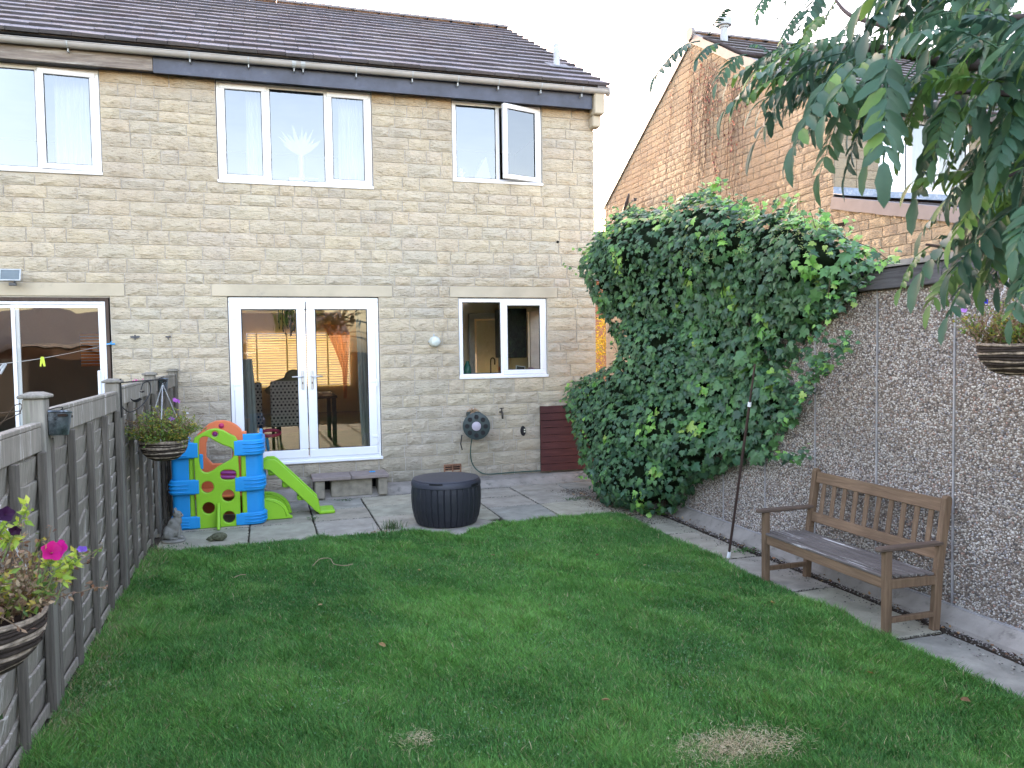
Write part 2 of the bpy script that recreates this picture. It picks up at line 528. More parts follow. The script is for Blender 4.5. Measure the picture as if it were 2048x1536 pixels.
def lay_blocks(P, nvar, rows, u0f, u1f, holes, frame, joint=0.010, lmin=0.17, lmax=0.46, voff=0):
    """rows of (z0,z1); holes (u0,u1,z0,z1); frame maps (u,-,z)"""
    for (za, zb) in rows:
        zm = (za + zb) / 2
        spans = [(u0f(zm), u1f(zm))]
        for (a, b, c, d) in holes:
            if c < zm < d:
                ns = []
                for (p, q) in spans:
                    if b <= p or a >= q:
                        ns.append((p, q))
                    else:
                        if a - p > 0.03: ns.append((p, a))
                        if q - b > 0.03: ns.append((b, q))
                spans = ns
        for (p, q) in spans:
            if q - p < 0.03: continue
            x = p
            while x < q - 1e-4:
                L = random.choice([0.2, 0.22, 0.3, 0.4, 0.44, 0.44, 0.34]) * random.uniform(0.92, 1.06)
                if q - (x + L) < 0.13: L = q - x
                if L > 0.52: L = L / 2
                m = frame @ Matrix.Translation((x + joint / 2, 0, za + joint / 2)) @ Matrix.Diagonal((L - joint, 1, zb - za - joint, 1))
                P.add(random.randrange(nvar), m)
                x += L
def make_rows(z0, z1, breaks, hs=(0.145, 0.15, 0.165, 0.18, 0.13), mean=0.157):
    bs = sorted([z0, z1] + [b for b in breaks if z0 < b < z1])
    out = []
    for a, b in zip(bs[:-1], bs[1:]):
        n = max(1, round((b - a) / mean))
        w = [random.choice(hs) for _ in range(n)]
        k = (b - a) / sum(w)
        z = a
        for h in w:
            out.append((z, z + h * k)); z += h * k
    return out
# ================================================================== GROUND AND PAVING
M['soil'] = mat_plain('dark_soil', (0.045, 0.036, 0.028), 0.95, 0.1, 0.4, 12, 0.01, bscale=40, dirt=((0.12, 0.10, 0.08), 30, 0.6, 0.75))
M['turf'] = mat_plain('turf_base', (0.018, 0.040, 0.012), 0.95, 0.1, 0.4, 14, 0.01, dirt=((0.07, 0.06, 0.035), 22, 0.62, 0.75))
M['tarmac'] = mat_plain('grey_tarmac', (0.06, 0.06, 0.062), 0.9, 0.2, 0.2, 30, 0.003)
M['paving'] = mat_tint('old_concrete_slab', 0.85, 0.25, 4.5, 0.36, ((70, 0.8, 0.006, (1, 1, 1)), (9, 0.6, 0.010, (1, 1, 1))))
M['concrete'] = mat_plain('rough_concrete', (0.30, 0.275, 0.245), 0.92, 0.15, 0.22, 5, 0.006, bscale=45, dirt=((0.10, 0.095, 0.08), 9, 0.55, 0.75))

structure(MB().box(-80, 80, -80, 120, -0.2, -0.03).build('ground', M['soil']))
structure(MB().box(4.7, 8.3, 9.1, 24, -0.029, -0.012).build('driveway', M['tarmac']))
structure(MB().box(-40, 40, 24.2, 31, -0.029, -0.008).build('road', M['tarmac']))
lawn_soil = structure(MB().box(-1.09, 3.66, -2.0, 7.86, -0.029, -0.004).build('lawn_ground', M['turf']))
bed = structure(MB().box(4.08, 4.24, -2.0, 7.9, -0.029, 0.004).build('gravel_strip', M['soil']))

def slab_variant(tint):
    vs, fs = [], []
    b, h = 0.012, 0.0
    n = 5
    ring = []
    for k in range(n): ring.append((k / n, 0))
    for k in range(n): ring.append((1, k / n))
    for k in range(n): ring.append((1 - k / n, 1))
    for k in range(n): ring.append((0, 1 - k / n))
    jit = [(random.uniform(-0.006, 0.006), random.uniform(-0.006, 0.006)) for _ in ring]
    N = len(ring)
    for (x, y), (a, c) in zip(ring, jit): vs.append((x + a, y + c, -0.04))
    for (x, y), (a, c) in zip(ring, jit): vs.append((x + a, y + c, h - 0.006))
    for (x, y), (a, c) in zip(ring, jit): vs.append((0.5 + (x + a - 0.5) * 0.975, 0.5 + (y + c - 0.5) * 0.975, h))
    for i in range(2):
        for k in range(N):
            k2 = (k + 1) % N
            fs.append((i * N + k, i * N + k2, (i + 1) * N + k2, (i + 1) * N + k))
    fs.append(tuple(range(2 * N, 3 * N)))
    return (vs, fs, tint)
patio = MB().box(-1.09, 4.6, 7.74, 9.92, -0.045, -0.02).build('patio', M['soil']); structure(patio)
sv = [slab_variant(jig(c, 0.10)) for c in ((0.36, 0.335, 0.27), (0.39, 0.355, 0.28), (0.32, 0.31, 0.265), (0.37, 0.345, 0.28), (0.33, 0.30, 0.245), (0.41, 0.375, 0.295))]
P = Pieces('paving_slab', M['paving'], sv, 'far_slabs')
def slab(P, x0, x1, y0, y1, z=0.0, tilt=0.006):
    j = 0.009
    rot = Matrix.Rotation(random.uniform(-tilt, tilt), 4, 'X') @ Matrix.Rotation(random.uniform(-tilt, tilt), 4, 'Y')
    P.add(random.randrange(len(sv)), Matrix.Translation((x0 + j, y0 + j, z)) @ rot @ Matrix.Diagonal((x1 - x0 - 2 * j, y1 - y0 - 2 * j, 1, 1)))
xs = [-1.06, -0.22, 0.44, 1.08, 1.74, 2.40, 3.04, 3.70, 4.42]
ys = [7.78, 8.66, 9.26, 9.87]
for i in range(len(xs) - 1):
    for j in range(3):
        if j == 0 and i == 4: continue
        slab(P, xs[i], xs[i + 1], ys[j], ys[j + 1])
slab(P, 1.74, 2.40, 8.12, 8.66)
P.finish(patio)
# the slab turned under the storage tub
dia = MB()
dm = Matrix.Translation((1.78, 7.92, 0.016)) @ Matrix.Rotation(R(41), 4, 'Z')
dia.add([dm @ Vector((v[0] * 0.74 - 0.37, v[1] * 0.74 - 0.37, v[2])) for v in sv[3][0]], sv[3][1], sv[3][2])
o = dia.build('paving_slab', M['paving'], patio, tint=True)
path = MB().box(3.66, 4.09, -2.0, 7.76, -0.045, -0.016).build('side_path', M['soil']); structure(path)
P = Pieces('paving_slab', M['paving'], sv, 'far_slabs')
for y0, y1 in ((6.78, 7.72), (5.81, 6.77), (4.87, 5.80), (3.86, 4.86), (2.9, 3.85), (1.95, 2.89), (1.0, 1.94), (0.0, 0.99)):
    slab(P, 3.655 + random.uniform(-0.015, 0.01), 4.07 + random.uniform(-0.01, 0.015), y0, y1)
P.finish(path)
ap = MB()
xsr = [i * 0.35 for i in range(-4, 16)]
for i, x in enumerate(xsr[:-1]):
    x1 = xsr[i + 1]
    rr = lambda: random.uniform(-0.006, 0.006)
    ap.add([(x, 9.88, -0.02), (x, 9.885, 0.012), (x, 10.05, 0.075), (x, 10.25, 0.105), (x1, 9.88, -0.02), (x1, 9.885, 0.012), (x1, 10.05, 0.075), (x1, 10.25, 0.105)],
           [(0, 4, 5, 1), (1, 5, 6, 2), (2, 6, 7, 3)])
structure(ap.build('concrete_apron', M['concrete']))

# ================================================================== THE HOUSE
WY = 10.24
house = thing('semi_detached_house', 'pale pitched stone house with white windows, french doors and dark tiled roof', 'house', (0.8, WY, 0))
HOLES = [(-0.44, 1.416, 0.425, 2.540), (2.480, 3.747, 1.440, 2.540), (-0.501, 1.383, 3.930, 5.17), (2.438, 3.705, 4.085, 5.17),
         (-3.66, -1.769, 3.950, 5.17), (-4.05, -1.745, 0.30, 2.52)]
LINTELS = [(-0.62, 1.60, 2.542, 2.690), (2.36, 3.90, 2.542, 2.690), (-4.3, -1.58, 2.535, 2.690)]
WX0, WX1 = -7.4, 4.47
def wall_panel(mb, u0, u1, z0, z1, holes, fn):
    us = sorted(set([u0, u1] + [min(max(h[k], u0), u1) for h in holes for k in (0, 1)]))
    for a, b in zip(us[:-1], us[1:]):
        if b - a < 1e-5: continue
        um = (a + b) / 2
        segs = [(z0, z1)]
        for h in holes:
            if h[0] < um < h[1]:
                n = []
                for p, q in segs:
                    if h[2] > p: n.append((p, min(q, h[2])))
                    if h[3] < q: n.append((max(p, h[3]), q))
                segs = [s for s in n if s[1] - s[0] > 1e-5]
        for p, q in segs:
            fn(mb, a, b, p, q)
mb = MB()
wall_panel(mb, WX0, WX1, 0.0, 5.3, HOLES, lambda m, a, b, p, q: m.box(a, b, WY + 0.0095, WY + 0.21, p, q))
wall = mb.build('wall', M['mortar'], house)
tints = [(0.50, 0.44, 0.34), (0.51, 0.447, 0.342), (0.49, 0.435, 0.34), (0.487, 0.432, 0.343), (0.505, 0.44, 0.335), (0.522, 0.453, 0.342), (0.495, 0.436, 0.336), (0.475, 0.425, 0.342)]
svar = [stone_variant(jig(t, 0.028)) for t in tints * 4]
P = Pieces('stone_block', M['stone_house'], svar, 'other_stone_blocks')
rows = make_rows(0.10, 5.26, [0.425, 1.44, 2.54, 2.69, 3.93, 5.17])
lay_blocks(P, len(svar), rows, lambda z: WX0, lambda z: WX1 + 0.012, HOLES + LINTELS, Matrix.Translation((0, WY, 0)))
print('house blocks', P.finish(house))
for (a, b, c, d) in LINTELS:
    boxpart('lintel', M['lintel'], house, (a + 0.004, b - 0.004, WY - 0.012, WY + 0.05, c, d - 0.006), 0.004)
# gable side wall
mb = MB()
SW = [(11.2, 12.5, 1.45, 2.50)]
wall_panel(mb, WY + 0.2, 18.72, 0.0, 5.3, SW, lambda m, a, b, p, q: m.box(WX1 - 0.2, WX1 - 0.012, a, b, p, q))
ZR = lambda y: 5.43 + 0.55 * (y - 10.0)
mb.add([(WX1 - 0.012, 10.24, 5.3), (WX1 - 0.012, 18.72, 5.3), (WX1 - 0.012, 14.5, 7.75), (WX1 - 0.2, 10.24, 5.3), (WX1 - 0.2, 18.72, 5.3), (WX1 - 0.2, 14.5, 7.75)],
       [(0, 1, 2), (3, 5, 4), (0, 2, 5, 3), (1, 4, 5, 2)])
mb.box(WX0, WX1 - 0.2, 18.52, 18.72, 0, 0.9); mb.box(WX0, -0.5, 18.52, 18.72, 0.9, 2.3); mb.box(1.9, 3.35, 18.52, 18.72, 0.9, 2.3)
mb.box(4.15, WX1 - 0.2, 18.52, 18.72, 0.9, 2.3); mb.box(WX0, WX1 - 0.2, 18.52, 18.72, 2.3, 5.3)
mb.build('side_and_front_wall', M['mortar'], house)
P = Pieces('stone_block', M['stone'], svar, 'side_wall_blocks', limit=0)
lay_blocks(P, len(svar), make_rows(0.1, 7.7, []), lambda z: 10.26 if z < 5.3 else 10.26 + (z - 5.3) / 0.57, lambda z: 18.7 if z < 5.3 else 18.7 - (z - 5.3) / 0.57, SW,
           Matrix.Translation((WX1, 0, 0)) @ Matrix.Rotation(R(90), 4, 'Z'))
P.finish(house)

def window_unit(parent, x0, x1, z0, z1, cuts, kinds, y0=10.262, fw=0.052, sill=True, xf=None, gap=True, opens={}, glass='glass_up'):
    """outer frame part with mullions at cuts; kinds per light 'f' fixed or 's' sash"""
    X = xf or Matrix.Identity(4)
    f = MB()
    y1 = y0 + 0.065
    for d in ((x0, x1, y0, y1, z1 - fw, z1), (x0, x1, y0, y1, z0, z0 + fw), (x0, x0 + fw, y0, y1, z0 + fw, z1 - fw), (x1 - fw, x1, y0, y1, z0 + fw, z1 - fw)):
        f.box(*d, mat=X, bev=0.004)
    for c in cuts:
        f.box(c - 0.026, c + 0.026, y0 + 0.003, y1, z0 + fw, z1 - fw, mat=X, bev=0.003)
    w = f.build('window', M['upvc'], parent)
    if gap:
        g_ = MB()
        s = 0.012
        for d in ((x0 - s, x1 + s, y0 + 0.02, y1, z1, z1 + s), (x0 - s, x0, y0 + 0.02, y1, z0, z1), (x1, x1 + s, y0 + 0.02, y1, z0, z1)):
            g_.box(*d, mat=X)
        g_.build('sealant', M['seal'], w)
    if sill:
        MB().box(x0 - 0.012, x1 + 0.012, y0 - 0.045, y0 - 0.001, z0 - 0.016, z0 + 0.022, mat=X, bev=0.006).build('sill', M['upvc'], w)
    ed = [x0 + fw] + [v for c in cuts for v in (c - 0.026, c + 0.026)] + [x1 - fw]
    for k, kind in enumerate(kinds):
        a, b = ed[2 * k], ed[2 * k + 1]
        c, d = z0 + fw, z1 - fw
        T = X
        if kind == 's':
            a -= 0.018; b += 0.018; c -= 0.018; d += 0.018
            if k in opens:
                ang, side = opens[k]
                hx = b if side == 'r' else a
                T = X @ Matrix.Translation((hx, y0 - 0.01, 0)) @ Matrix.Rotation(ang, 4, 'Z') @ Matrix.Translation((-hx, -y0 + 0.01, 0))
            sw = 0.062
            s_ = MB()
            for q in ((a, b, y0 - 0.018, y0 + 0.04, d - sw, d), (a, b, y0 - 0.018, y0 + 0.04, c, c + sw), (a, a + sw, y0 - 0.018, y0 + 0.04, c + sw, d - sw), (b - sw, b, y0 - 0.018, y0 + 0.04, c + sw, d - sw)):
                s_.box(*q, mat=T, bev=0.007)
            s_.build('sash', M['upvc'], w)
            a += sw; b -= sw; c += sw; d -= sw
            yy = y0 - 0.004
        else:
            yy = y0 + 0.012
        gk = 0.007
        q_ = MB()
        for q in ((a, b, yy, yy + 0.02, d - gk, d + 0.001), (a, b, yy, yy + 0.02, c - 0.001, c + gk), (a - 0.001, a + gk, yy, yy + 0.02, c + gk, d - gk), (b - gk, b + 0.001, yy, yy + 0.02, c + gk, d - gk)):
            q_.box(*q, mat=T)
        q_.build('gasket', M['gasket'], w)
        MB().add([T @ Vector(p) for p in ((a, yy + 0.009, c), (b, yy + 0.009, c), (b, yy + 0.009, d), (a, yy + 0.009, d))], [(0, 1, 2, 3)]).build('pane', M[glass], w)
    return w
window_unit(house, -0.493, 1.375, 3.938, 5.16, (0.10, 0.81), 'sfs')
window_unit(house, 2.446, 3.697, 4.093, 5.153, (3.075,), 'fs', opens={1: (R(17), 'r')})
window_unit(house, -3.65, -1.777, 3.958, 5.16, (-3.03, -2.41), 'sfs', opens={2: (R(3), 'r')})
window_unit(house, 2.488, 3.739, 1.455, 2.530, (3.10,), 'fs', glass='glass')

# french doors
def ring(mb, x0, x1, z0, z1, w, y0, y1, bev=0.006, wb=None):
    wb = wb or w
    mb.box(x0, x1, y0, y1, z1 - w, z1, bev=bev); mb.box(x0, x1, y0, y1, z0, z0 + wb, bev=bev)
    mb.box(x0, x0 + w, y0, y1, z0 + wb, z1 - w, bev=bev); mb.box(x1 - w, x1, y0, y1, z0 + wb, z1 - w, bev=bev)
fd = MB(); ring(fd, -0.432, 1.408, 0.455, 2.530, 0.055, 10.262, 10.33)
door = fd.build('french_door', M['upvc'], house)
MB().box(-0.45, 1.425, 10.20, 10.262, 0.422, 0.462, bev=0.008).build('sill', M['upvc'], door)
g_ = MB()
for d in ((-0.448, -0.432, 10.27, 10.33, 0.46, 2.545), (1.408, 1.424, 10.27, 10.33, 0.46, 2.545), (-0.448, 1.424, 10.27, 10.33, 2.53, 2.548)):
    g_.box(*d)
g_.build('sealant', M['seal'], door)
M['steel'] = mat_plain('brushed_steel', (0.6, 0.6, 0.62), 0.3, 0.5, 0.05, 5, metal=0.9)
for a, b, side in ((-0.392, 0.484, 1), (0.496, 1.368, -1)):
    lf = MB(); ring(lf, a, b, 0.49, 2.49, 0.112, 10.238, 10.30, 0.010)
    lf.build('door_leaf', M['upvc'], door)
    gk = MB(); ring(gk, a + 0.108, b - 0.108, 0.598, 2.382, 0.009, 10.243, 10.262, 0)
    gk.build('gasket', M['gasket'], door)
    MB().add([(a + 0.108, 10.258, 0.6), (b - 0.108, 10.258, 0.6), (b - 0.108, 10.258, 2.38), (a + 0.108, 10.258, 2.38)], [(0, 1, 2, 3)]).build('pane', M['glass'], door)
    hx = (b - 0.052) if side == 1 else (a + 0.052)
    MB().box(hx - 0.016, hx + 0.016, 10.226, 10.238, 1.365, 1.605, bev=0.005).build('handle_plate', M['steel'], door)
    h = MB(); h.tube([(hx, 10.23, 1.53), (hx, 10.185, 1.53), (hx - side * 0.02, 10.175, 1.53), (hx - side * 0.13, 10.175, 1.528)], 0.0085, 8)
    h.build('handle', M['steel'], door, smooth=True)
    MB().box(hx - 0.006, hx + 0.006, 10.222, 10.227, 1.435, 1.46).build('keyhole', M['gasket'], door)
    ex = a if side == 1 else b
    for z in (2.245, 1.425, 0.70):
        hg = MB(); hg.box(ex - 0.008, ex + 0.008, 10.222, 10.245, z - 0.05, z + 0.03, bev=0.004)
        hg.box(min(ex, ex + side * 0.075), max(ex, ex + side * 0.075), 10.228, 10.24, z + 0.008, z + 0.045, bev=0.004)
        hg.build('hinge', M['upvc'], door)
# neighbour's sliding patio door
M['hardwood'] = mat_wood('dark_hardwood', (0.045, 0.03, 0.024), (0.10, 0.07, 0.055), 2)
sl = MB()
sl.box(-4.05, -1.762, 10.25, 10.34, 2.478, 2.518, bev=0.004); sl.box(-1.80, -1.762, 10.25, 10.34, 0.30, 2.478, bev=0.004); sl.box(-4.05, -1.80, 10.25, 10.34, 0.30, 0.36, bev=0.004)
slider = sl.build('sliding_door', M['hardwood'], house)
M['alu'] = mat_plain('white_aluminium', (0.74, 0.76, 0.79), 0.35, 0.5, 0.03, 3)
sf = MB(); ring(sf, -3.95, -1.802, 0.36, 2.474, 0.035, 10.262, 10.30, 0.003); sf.build('track_frame', M['alu'], slider)
for a, b, y in ((-2.78, -1.84, 10.272), (-3.9, -2.70, 10.287)):
    q = MB(); ring(q, a, b, 0.395, 2.438, 0.040, y, y + 0.014, 0.003); q.build('door_leaf', M['alu'], slider)
    MB().add([(a + .03, y + .007, .43), (b - .03, y + .007, .43), (b - .03, y + .007, 2.41), (a + .03, y + .007, 2.41)], [(0, 1, 2, 3)]).build('pane', M['glass'], slider)
MB().box(-1.905, -1.875, 10.235, 10.272, 1.36, 1.66, bev=0.006).build('handle', M['alu'], slider)

# roof
EX0, EX1 = -7.5, 4.62
ang = math.atan(0.55)
eave = Vector((0, 9.985, 5.42)); vup = Vector((0, math.cos(ang), math.sin(ang))); nrm = Vector((0, -math.sin(ang), math.cos(ang)))
SL = (14.62 - 9.985) / math.cos(ang)
def slope_frame(o, u, v, n):
    return Matrix(((u.x, v.x, n.x, o.x), (u.y, v.y, n.y, o.y), (u.z, v.z, n.z, o.z), (0, 0, 0, 1)))
def tile_variant(tint):
    # x 0..1 width, y 0..1 length, z metres; butt at y=0
    e = random.uniform(-0.004, 0.004)
    vs = [(0, 0.03, 0.004), (1, 0.03, 0.004), (1, 1, 0.0), (0, 1, 0.0), (0.015, 0.0, 0.046 + e), (0.985, 0.0, 0.046 - e), (0.985, 1, 0.012), (0.015, 1, 0.012), (0.0, 0.012, 0.044 + e), (1.0, 0.012, 0.044 - e), (1, 1, 0.008), (0, 1, 0.008), (0.02, 0.03, 0.048 + e), (0.98, 0.03, 0.048 - e)]
    fs = [(0, 1, 5, 4), (4, 5, 13, 12), (12, 13, 6, 7), (4, 12, 7, 11, 8), (0, 4, 8), (0, 8, 11, 3), (5, 9, 10, 6, 13), (1, 9, 5), (1, 2, 10, 9)]
    return (vs, fs, tint)
tt = [(0.125, 0.117, 0.130), (0.11, 0.103, 0.115), (0.14, 0.131, 0.142), (0.118, 0.110, 0.118), (0.13, 0.125, 0.142), (0.15, 0.14, 0.148)]
tv = [tile_variant(jig(t, 0.10)) for t in tt * 3]
FR = slope_frame(eave, Vector((1, 0, 0)), vup, nrm)
roof = MB()
roof.box(EX0, EX1 - 0.04, 0.05, SL - 0.02, -0.10, 0.004, mat=FR)
FR2 = slope_frame(Vector((0, 19.25, 5.42)), Vector((-1, 0, 0)), Vector((0, -math.cos(ang), math.sin(ang))), Vector((0, math.sin(ang), math.cos(ang))))
roof.box(-EX1 + 0.04, -EX0, 0, SL - 0.02, -0.10, 0.02, mat=FR2)
rf = roof.build('roof', M['ridge'], house)
P = Pieces('roof_tile', M['tile'], tv, 'other_roof_tiles')
NC = 15
gauge = SL / NC
for r_ in range(NC):
    off = 0.165 if r_ % 2 else 0.0
    x = EX1
    first = True
    while x > EX0:
        w = 0.330
        if first and off: w = 0.165
        first = False
        tl = Matrix.Translation((x - w + 0.002, r_ * gauge + random.uniform(-0.004, 0.004), 0.004 + random.uniform(0, 0.004))) @ Matrix.Rotation(random.uniform(-0.006, 0.006), 4, 'Z') @ Matrix.Rotation(random.uniform(-0.004, 0.004), 4, 'Y')
        P.add(random.randrange(len(tv)), FR @ tl @ Matrix.Diagonal((w - 0.005, gauge + 0.06, 1, 1)))
        x -= w
print('tiles', P.finish(house))
def ridge_run(parent, x0, x1, y, z, mat, step=0.45):
    x = x0
    while x < x1 - 0.05:
        xe = min(x + step, x1)
        m_ = MB(); nn = 8
        lift = random.uniform(0, 0.006)
        pts = []
        for xx in (x, xe - 0.006):
            for k in range(nn + 1):
                a = math.pi * (0.06 + 0.88 * k / nn)
                pts.append((xx, y + math.cos(a) * 0.14, z - 0.035 + math.sin(a) * 0.105 + lift))
        fs = [(k, k + 1, nn + 2 + k, nn + 1 + k) for k in range(nn)] + [tuple(range(nn + 1)), tuple(range(nn + 1, 2 * nn + 2))]
        m_.add(pts, fs); m_.build('ridge_tile', mat, parent)
        x = xe
ridge_run(house, -1.0, 4.60, 14.62, 7.99, M['ridge'])
# fascia, soffit, gutter
fx = -1.17
MB().box(fx, 4.40, 10.10, 10.125, 5.135, 5.345, bev=0.003).build('fascia_board', M['fascia'], house)
MB().box(-5.25, fx - 0.004, 10.10, 10.125, 5.155, 5.345, bev=0.003).build('fascia_board', M['fascia_bare'], house)
MB().box(-5.25, 4.40, 10.09, 10.125, 5.347, 5.42).build('eaves_strip', M['fascia'], house)
MB().box(-5.25, 4.40, 10.125, 10.25, 5.165, 5.175).build('soffit', M['fascia'], house)
MB().box(-5.25, 4.60, 10.0, 10.09, 5.395, 5.415).build('underlay', M['black_void'], house)
gt = MB()
GY, GZ, GR = 10.040, 5.375, 0.058
nn = 10
for (xa, xb) in ((-5.3, -2.6), (-2.6, 0.55), (0.55, 4.62)):
    pts = []
    for xx in (xa, xb):
        for k in range(nn + 1):
            a = math.pi + math.pi * k / nn
            pts.append((xx, GY + math.cos(a) * GR, GZ + math.sin(a) * GR * 1.0 + 0.015 * (xx / 5)))
    gt.add(pts, [(k, nn + 1 + k, nn + 2 + k, k + 1) for k in range(nn)])
    gt.tube([(xa, GY - GR, GZ + .015 * xa / 5), (xb, GY - GR, GZ + .015 * xb / 5)], 0.006, 6)
gut = gt.build('gutter', M['gutter'], house, smooth=True)
cap = MB(); cap.lathe([(0.0, 0), (0.064, 0), (0.064, 0.03), (0.0, 0.03)], (4.60, GY, GZ), 16, (1, 0, 0)); cap.build('gutter_end_cap', M['gutter'], house)
for px in (137, 380, 497, 588, 606, 712, 824, 915, 996, 1081, 1163):
    x = at(px, 130, 1, GY)[0]
    b_ = MB(); w_ = 0.016 if px not in (588, 606) else 0.05
    pts = []
    for xx in (x - w_ / 2, x + w_ / 2):
        for k in range(9):
            a = math.pi + math.pi * k / 8
            pts.append((xx, GY + math.cos(a) * (GR + 0.006), GZ + math.sin(a) * (GR + 0.006) + 0.015 * (x / 5)))
    b_.add(pts, [(k, 9 + k, 10 + k, k + 1) for k in range(8)])
    b_.box(x - 0.006, x + 0.006, GY - 0.004, GY + 0.06, GZ - GR - 0.045, GZ - GR - 0.004)
    b_.build('gutter_bracket', M['zinc'], house)
# stone kneeler at the corner
kn = MB(); kn.box(4.41, 4.56, 10.03, 10.25, 5.06, 5.37, bev=0.015); kn.box(4.41, 4.53, 10.10, 10.25, 4.90, 5.058, bev=0.015); kn.build('kneeler_stone', M['lintel'], house)
# verge undercloak and mortar
mb = MB(); mb.box(4.44, 4.60, 0.0, SL, -0.06, -0.001, mat=FR); mb.build('verge', M['ridge'], house)
M['tub_grey'] = mat_plain('dull_lead', (0.17, 0.175, 0.19), 0.7, 0.3, 0.2, 12)
# roof flue
fl = MB(); fl.lathe([(0.055, -0.25), (0.055, 0.13), (0.047, 0.135), (0.047, 0.44), (0.0, 0.44)], (4.235, 11.02, 5.90), 14)
fl.build('flue_pipe', M['zinc'], house, smooth='auto')
mb = MB(); mb.box(4.08, 4.42, 1.04, 1.34, 0.036, 0.052, mat=FR, bev=0.005); mb.build('flue_flashing', M['tub_grey'], house)
hl_ = at(1115, 484, 1, WY)
MB().lathe([(0.0, 0.0), (0.016, 0.0), (0.016, 0.03)], (hl_.x, WY - 0.021, hl_.z), 10, (0, 1, 0)).build('pipe_hole', M['black_void'], house)
# air brick, holes
M['terracotta'] = mat_plain('terracotta', (0.23, 0.12, 0.075), 0.85, 0.2, 0.25, 20, 0.001)
ab = MB(); ring(ab, 2.235, 2.475, 0.165, 0.30, 0.018, WY - 0.024, WY + 0.0, 0.003)
for z in (0.19, 0.217, 0.244, 0.271): ab.box(2.25, 2.46, WY - 0.020, WY, z - 0.004, z + 0.006)
ab.box(2.348, 2.362, WY - 0.022, WY, 0.18, 0.285)
ab.build('air_brick', M['terracotta'], house)
MB().box(2.25, 2.46, WY - 0.008, WY + 0.003, 0.18, 0.285).build('air_brick_void', M['black_void'], house)

# ------------------------------------------------------------------ rooms seen through the glass
M['dark_room'] = mat_plain('darkened_room_wall', (0.10, 0.085, 0.07), 0.8, 0.2, 0.06, 2)  # walls darkened, the dimness of the rooms put into their colour
M['cream'] = mat_plain('cream_room_paint', (0.46, 0.36, 0.23), 0.8, 0.2, 0.06, 2)
M['beige'] = mat_plain('beige_kitchen_paint', (0.74, 0.66, 0.50), 0.8, 0.2, 0.05, 2)
M['ceiling'] = mat_plain('white_ceiling_paint', (0.7, 0.68, 0.62), 0.85, 0.2, 0.04, 2)
M['carpet'] = mat_plain('beige_carpet', (0.10, 0.075, 0.055), 0.95, 0.1, 0.15, 6, 0.002)
M['curtain_grey'] = mat_plain('grey_green_curtain', (0.30, 0.34, 0.34), 0.85, 0.1, 0.08, 6)
M['pink_cloth'] = mat_plain('apricot_curtain', (0.50, 0.28, 0.16), 0.85, 0.1, 0.1, 6)
def cloth_mat(name, col, tl):
    m, nt, b = new_mat(name)
    b.inputs['Base Color'].default_value = (*col, 1); gloss(b, 0.85, 0.1)
    tr = nt.nodes.new('ShaderNodeBsdfTranslucent'); tr.inputs[0].default_value = (*col, 1)
    ms = nt.nodes.new('ShaderNodeMixShader'); ms.inputs[0].default_value = tl
    nt.links.new(b.outputs[0], ms.inputs[1]); nt.links.new(tr.outputs[0], ms.inputs[2]); nt.links.new(ms.outputs[0], nt.nodes['Material Output'].inputs[0])
    return m
M['net'] = cloth_mat('white_curtain_cloth', (0.78, 0.79, 0.80), 0.35)
M['apricot'] = cloth_mat('apricot_curtain_cloth', (0.55, 0.30, 0.17), 0.4)
M['slat_wood'] = cloth_mat('cream_blind_slat', (0.66, 0.60, 0.40), 0.34)
M['slat_orange'] = cloth_mat('orange_blind_slat', (0.75, 0.22, 0.03), 0.6)
def room(x0, x1, y0, y1, z0, z1, mw, holes_back=(), mf=None, left=True, right=True, rholes=()):
    w_ = MB()
    wall_panel(w_, x0, x1, z0, z1, list(holes_back), lambda m, a, b, p, q: m.box(a, b, y1 - 0.03, y1, p, q))
    if left: w_.box(x0, x0 + 0.03, y0, y1 - 0.03, z0, z1)
    if right: wall_panel(w_, y0, y1 - 0.03, z0, z1, list(rholes), lambda m, a, b, p, q: m.box(x1 - 0.03, x1, a, b, p, q))
    w_.build('interior_wall', mw, house)
    MB().box(x0, x1, y0, y1, z0 - 0.05, z0).build('interior_floor', mf or M['carpet'], house)
    MB().box(x0, x1, y0, y1, z1, z1 + 0.05).build('interior_ceiling', M['ceiling'], house)
room(-1.05, 2.15, 10.455, 18.50, 0.44, 2.72, M['cream'], [(-0.42, 1.85, 1.05, 2.27)])
room(2.20, 4.22, 10.455, 13.6, 0.44, 2.74, M['beige'], [(3.55, 4.02, 0.5, 2.40)], rholes=[(11.3, 12.4, 1.5, 2.45)])
room(2.20, 4.22, 13.62, 18.48, 0.44, 2.74, M['beige'], [(3.35, 4.15, 0.9, 2.3)])
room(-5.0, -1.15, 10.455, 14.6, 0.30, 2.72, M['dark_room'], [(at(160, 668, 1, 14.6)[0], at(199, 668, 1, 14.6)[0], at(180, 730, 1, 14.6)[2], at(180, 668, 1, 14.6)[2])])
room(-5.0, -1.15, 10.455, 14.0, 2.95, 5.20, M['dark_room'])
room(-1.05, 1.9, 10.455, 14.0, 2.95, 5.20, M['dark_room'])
room(1.95, 4.22, 10.455, 13.0, 2.95, 5.20, M['dark_room'])
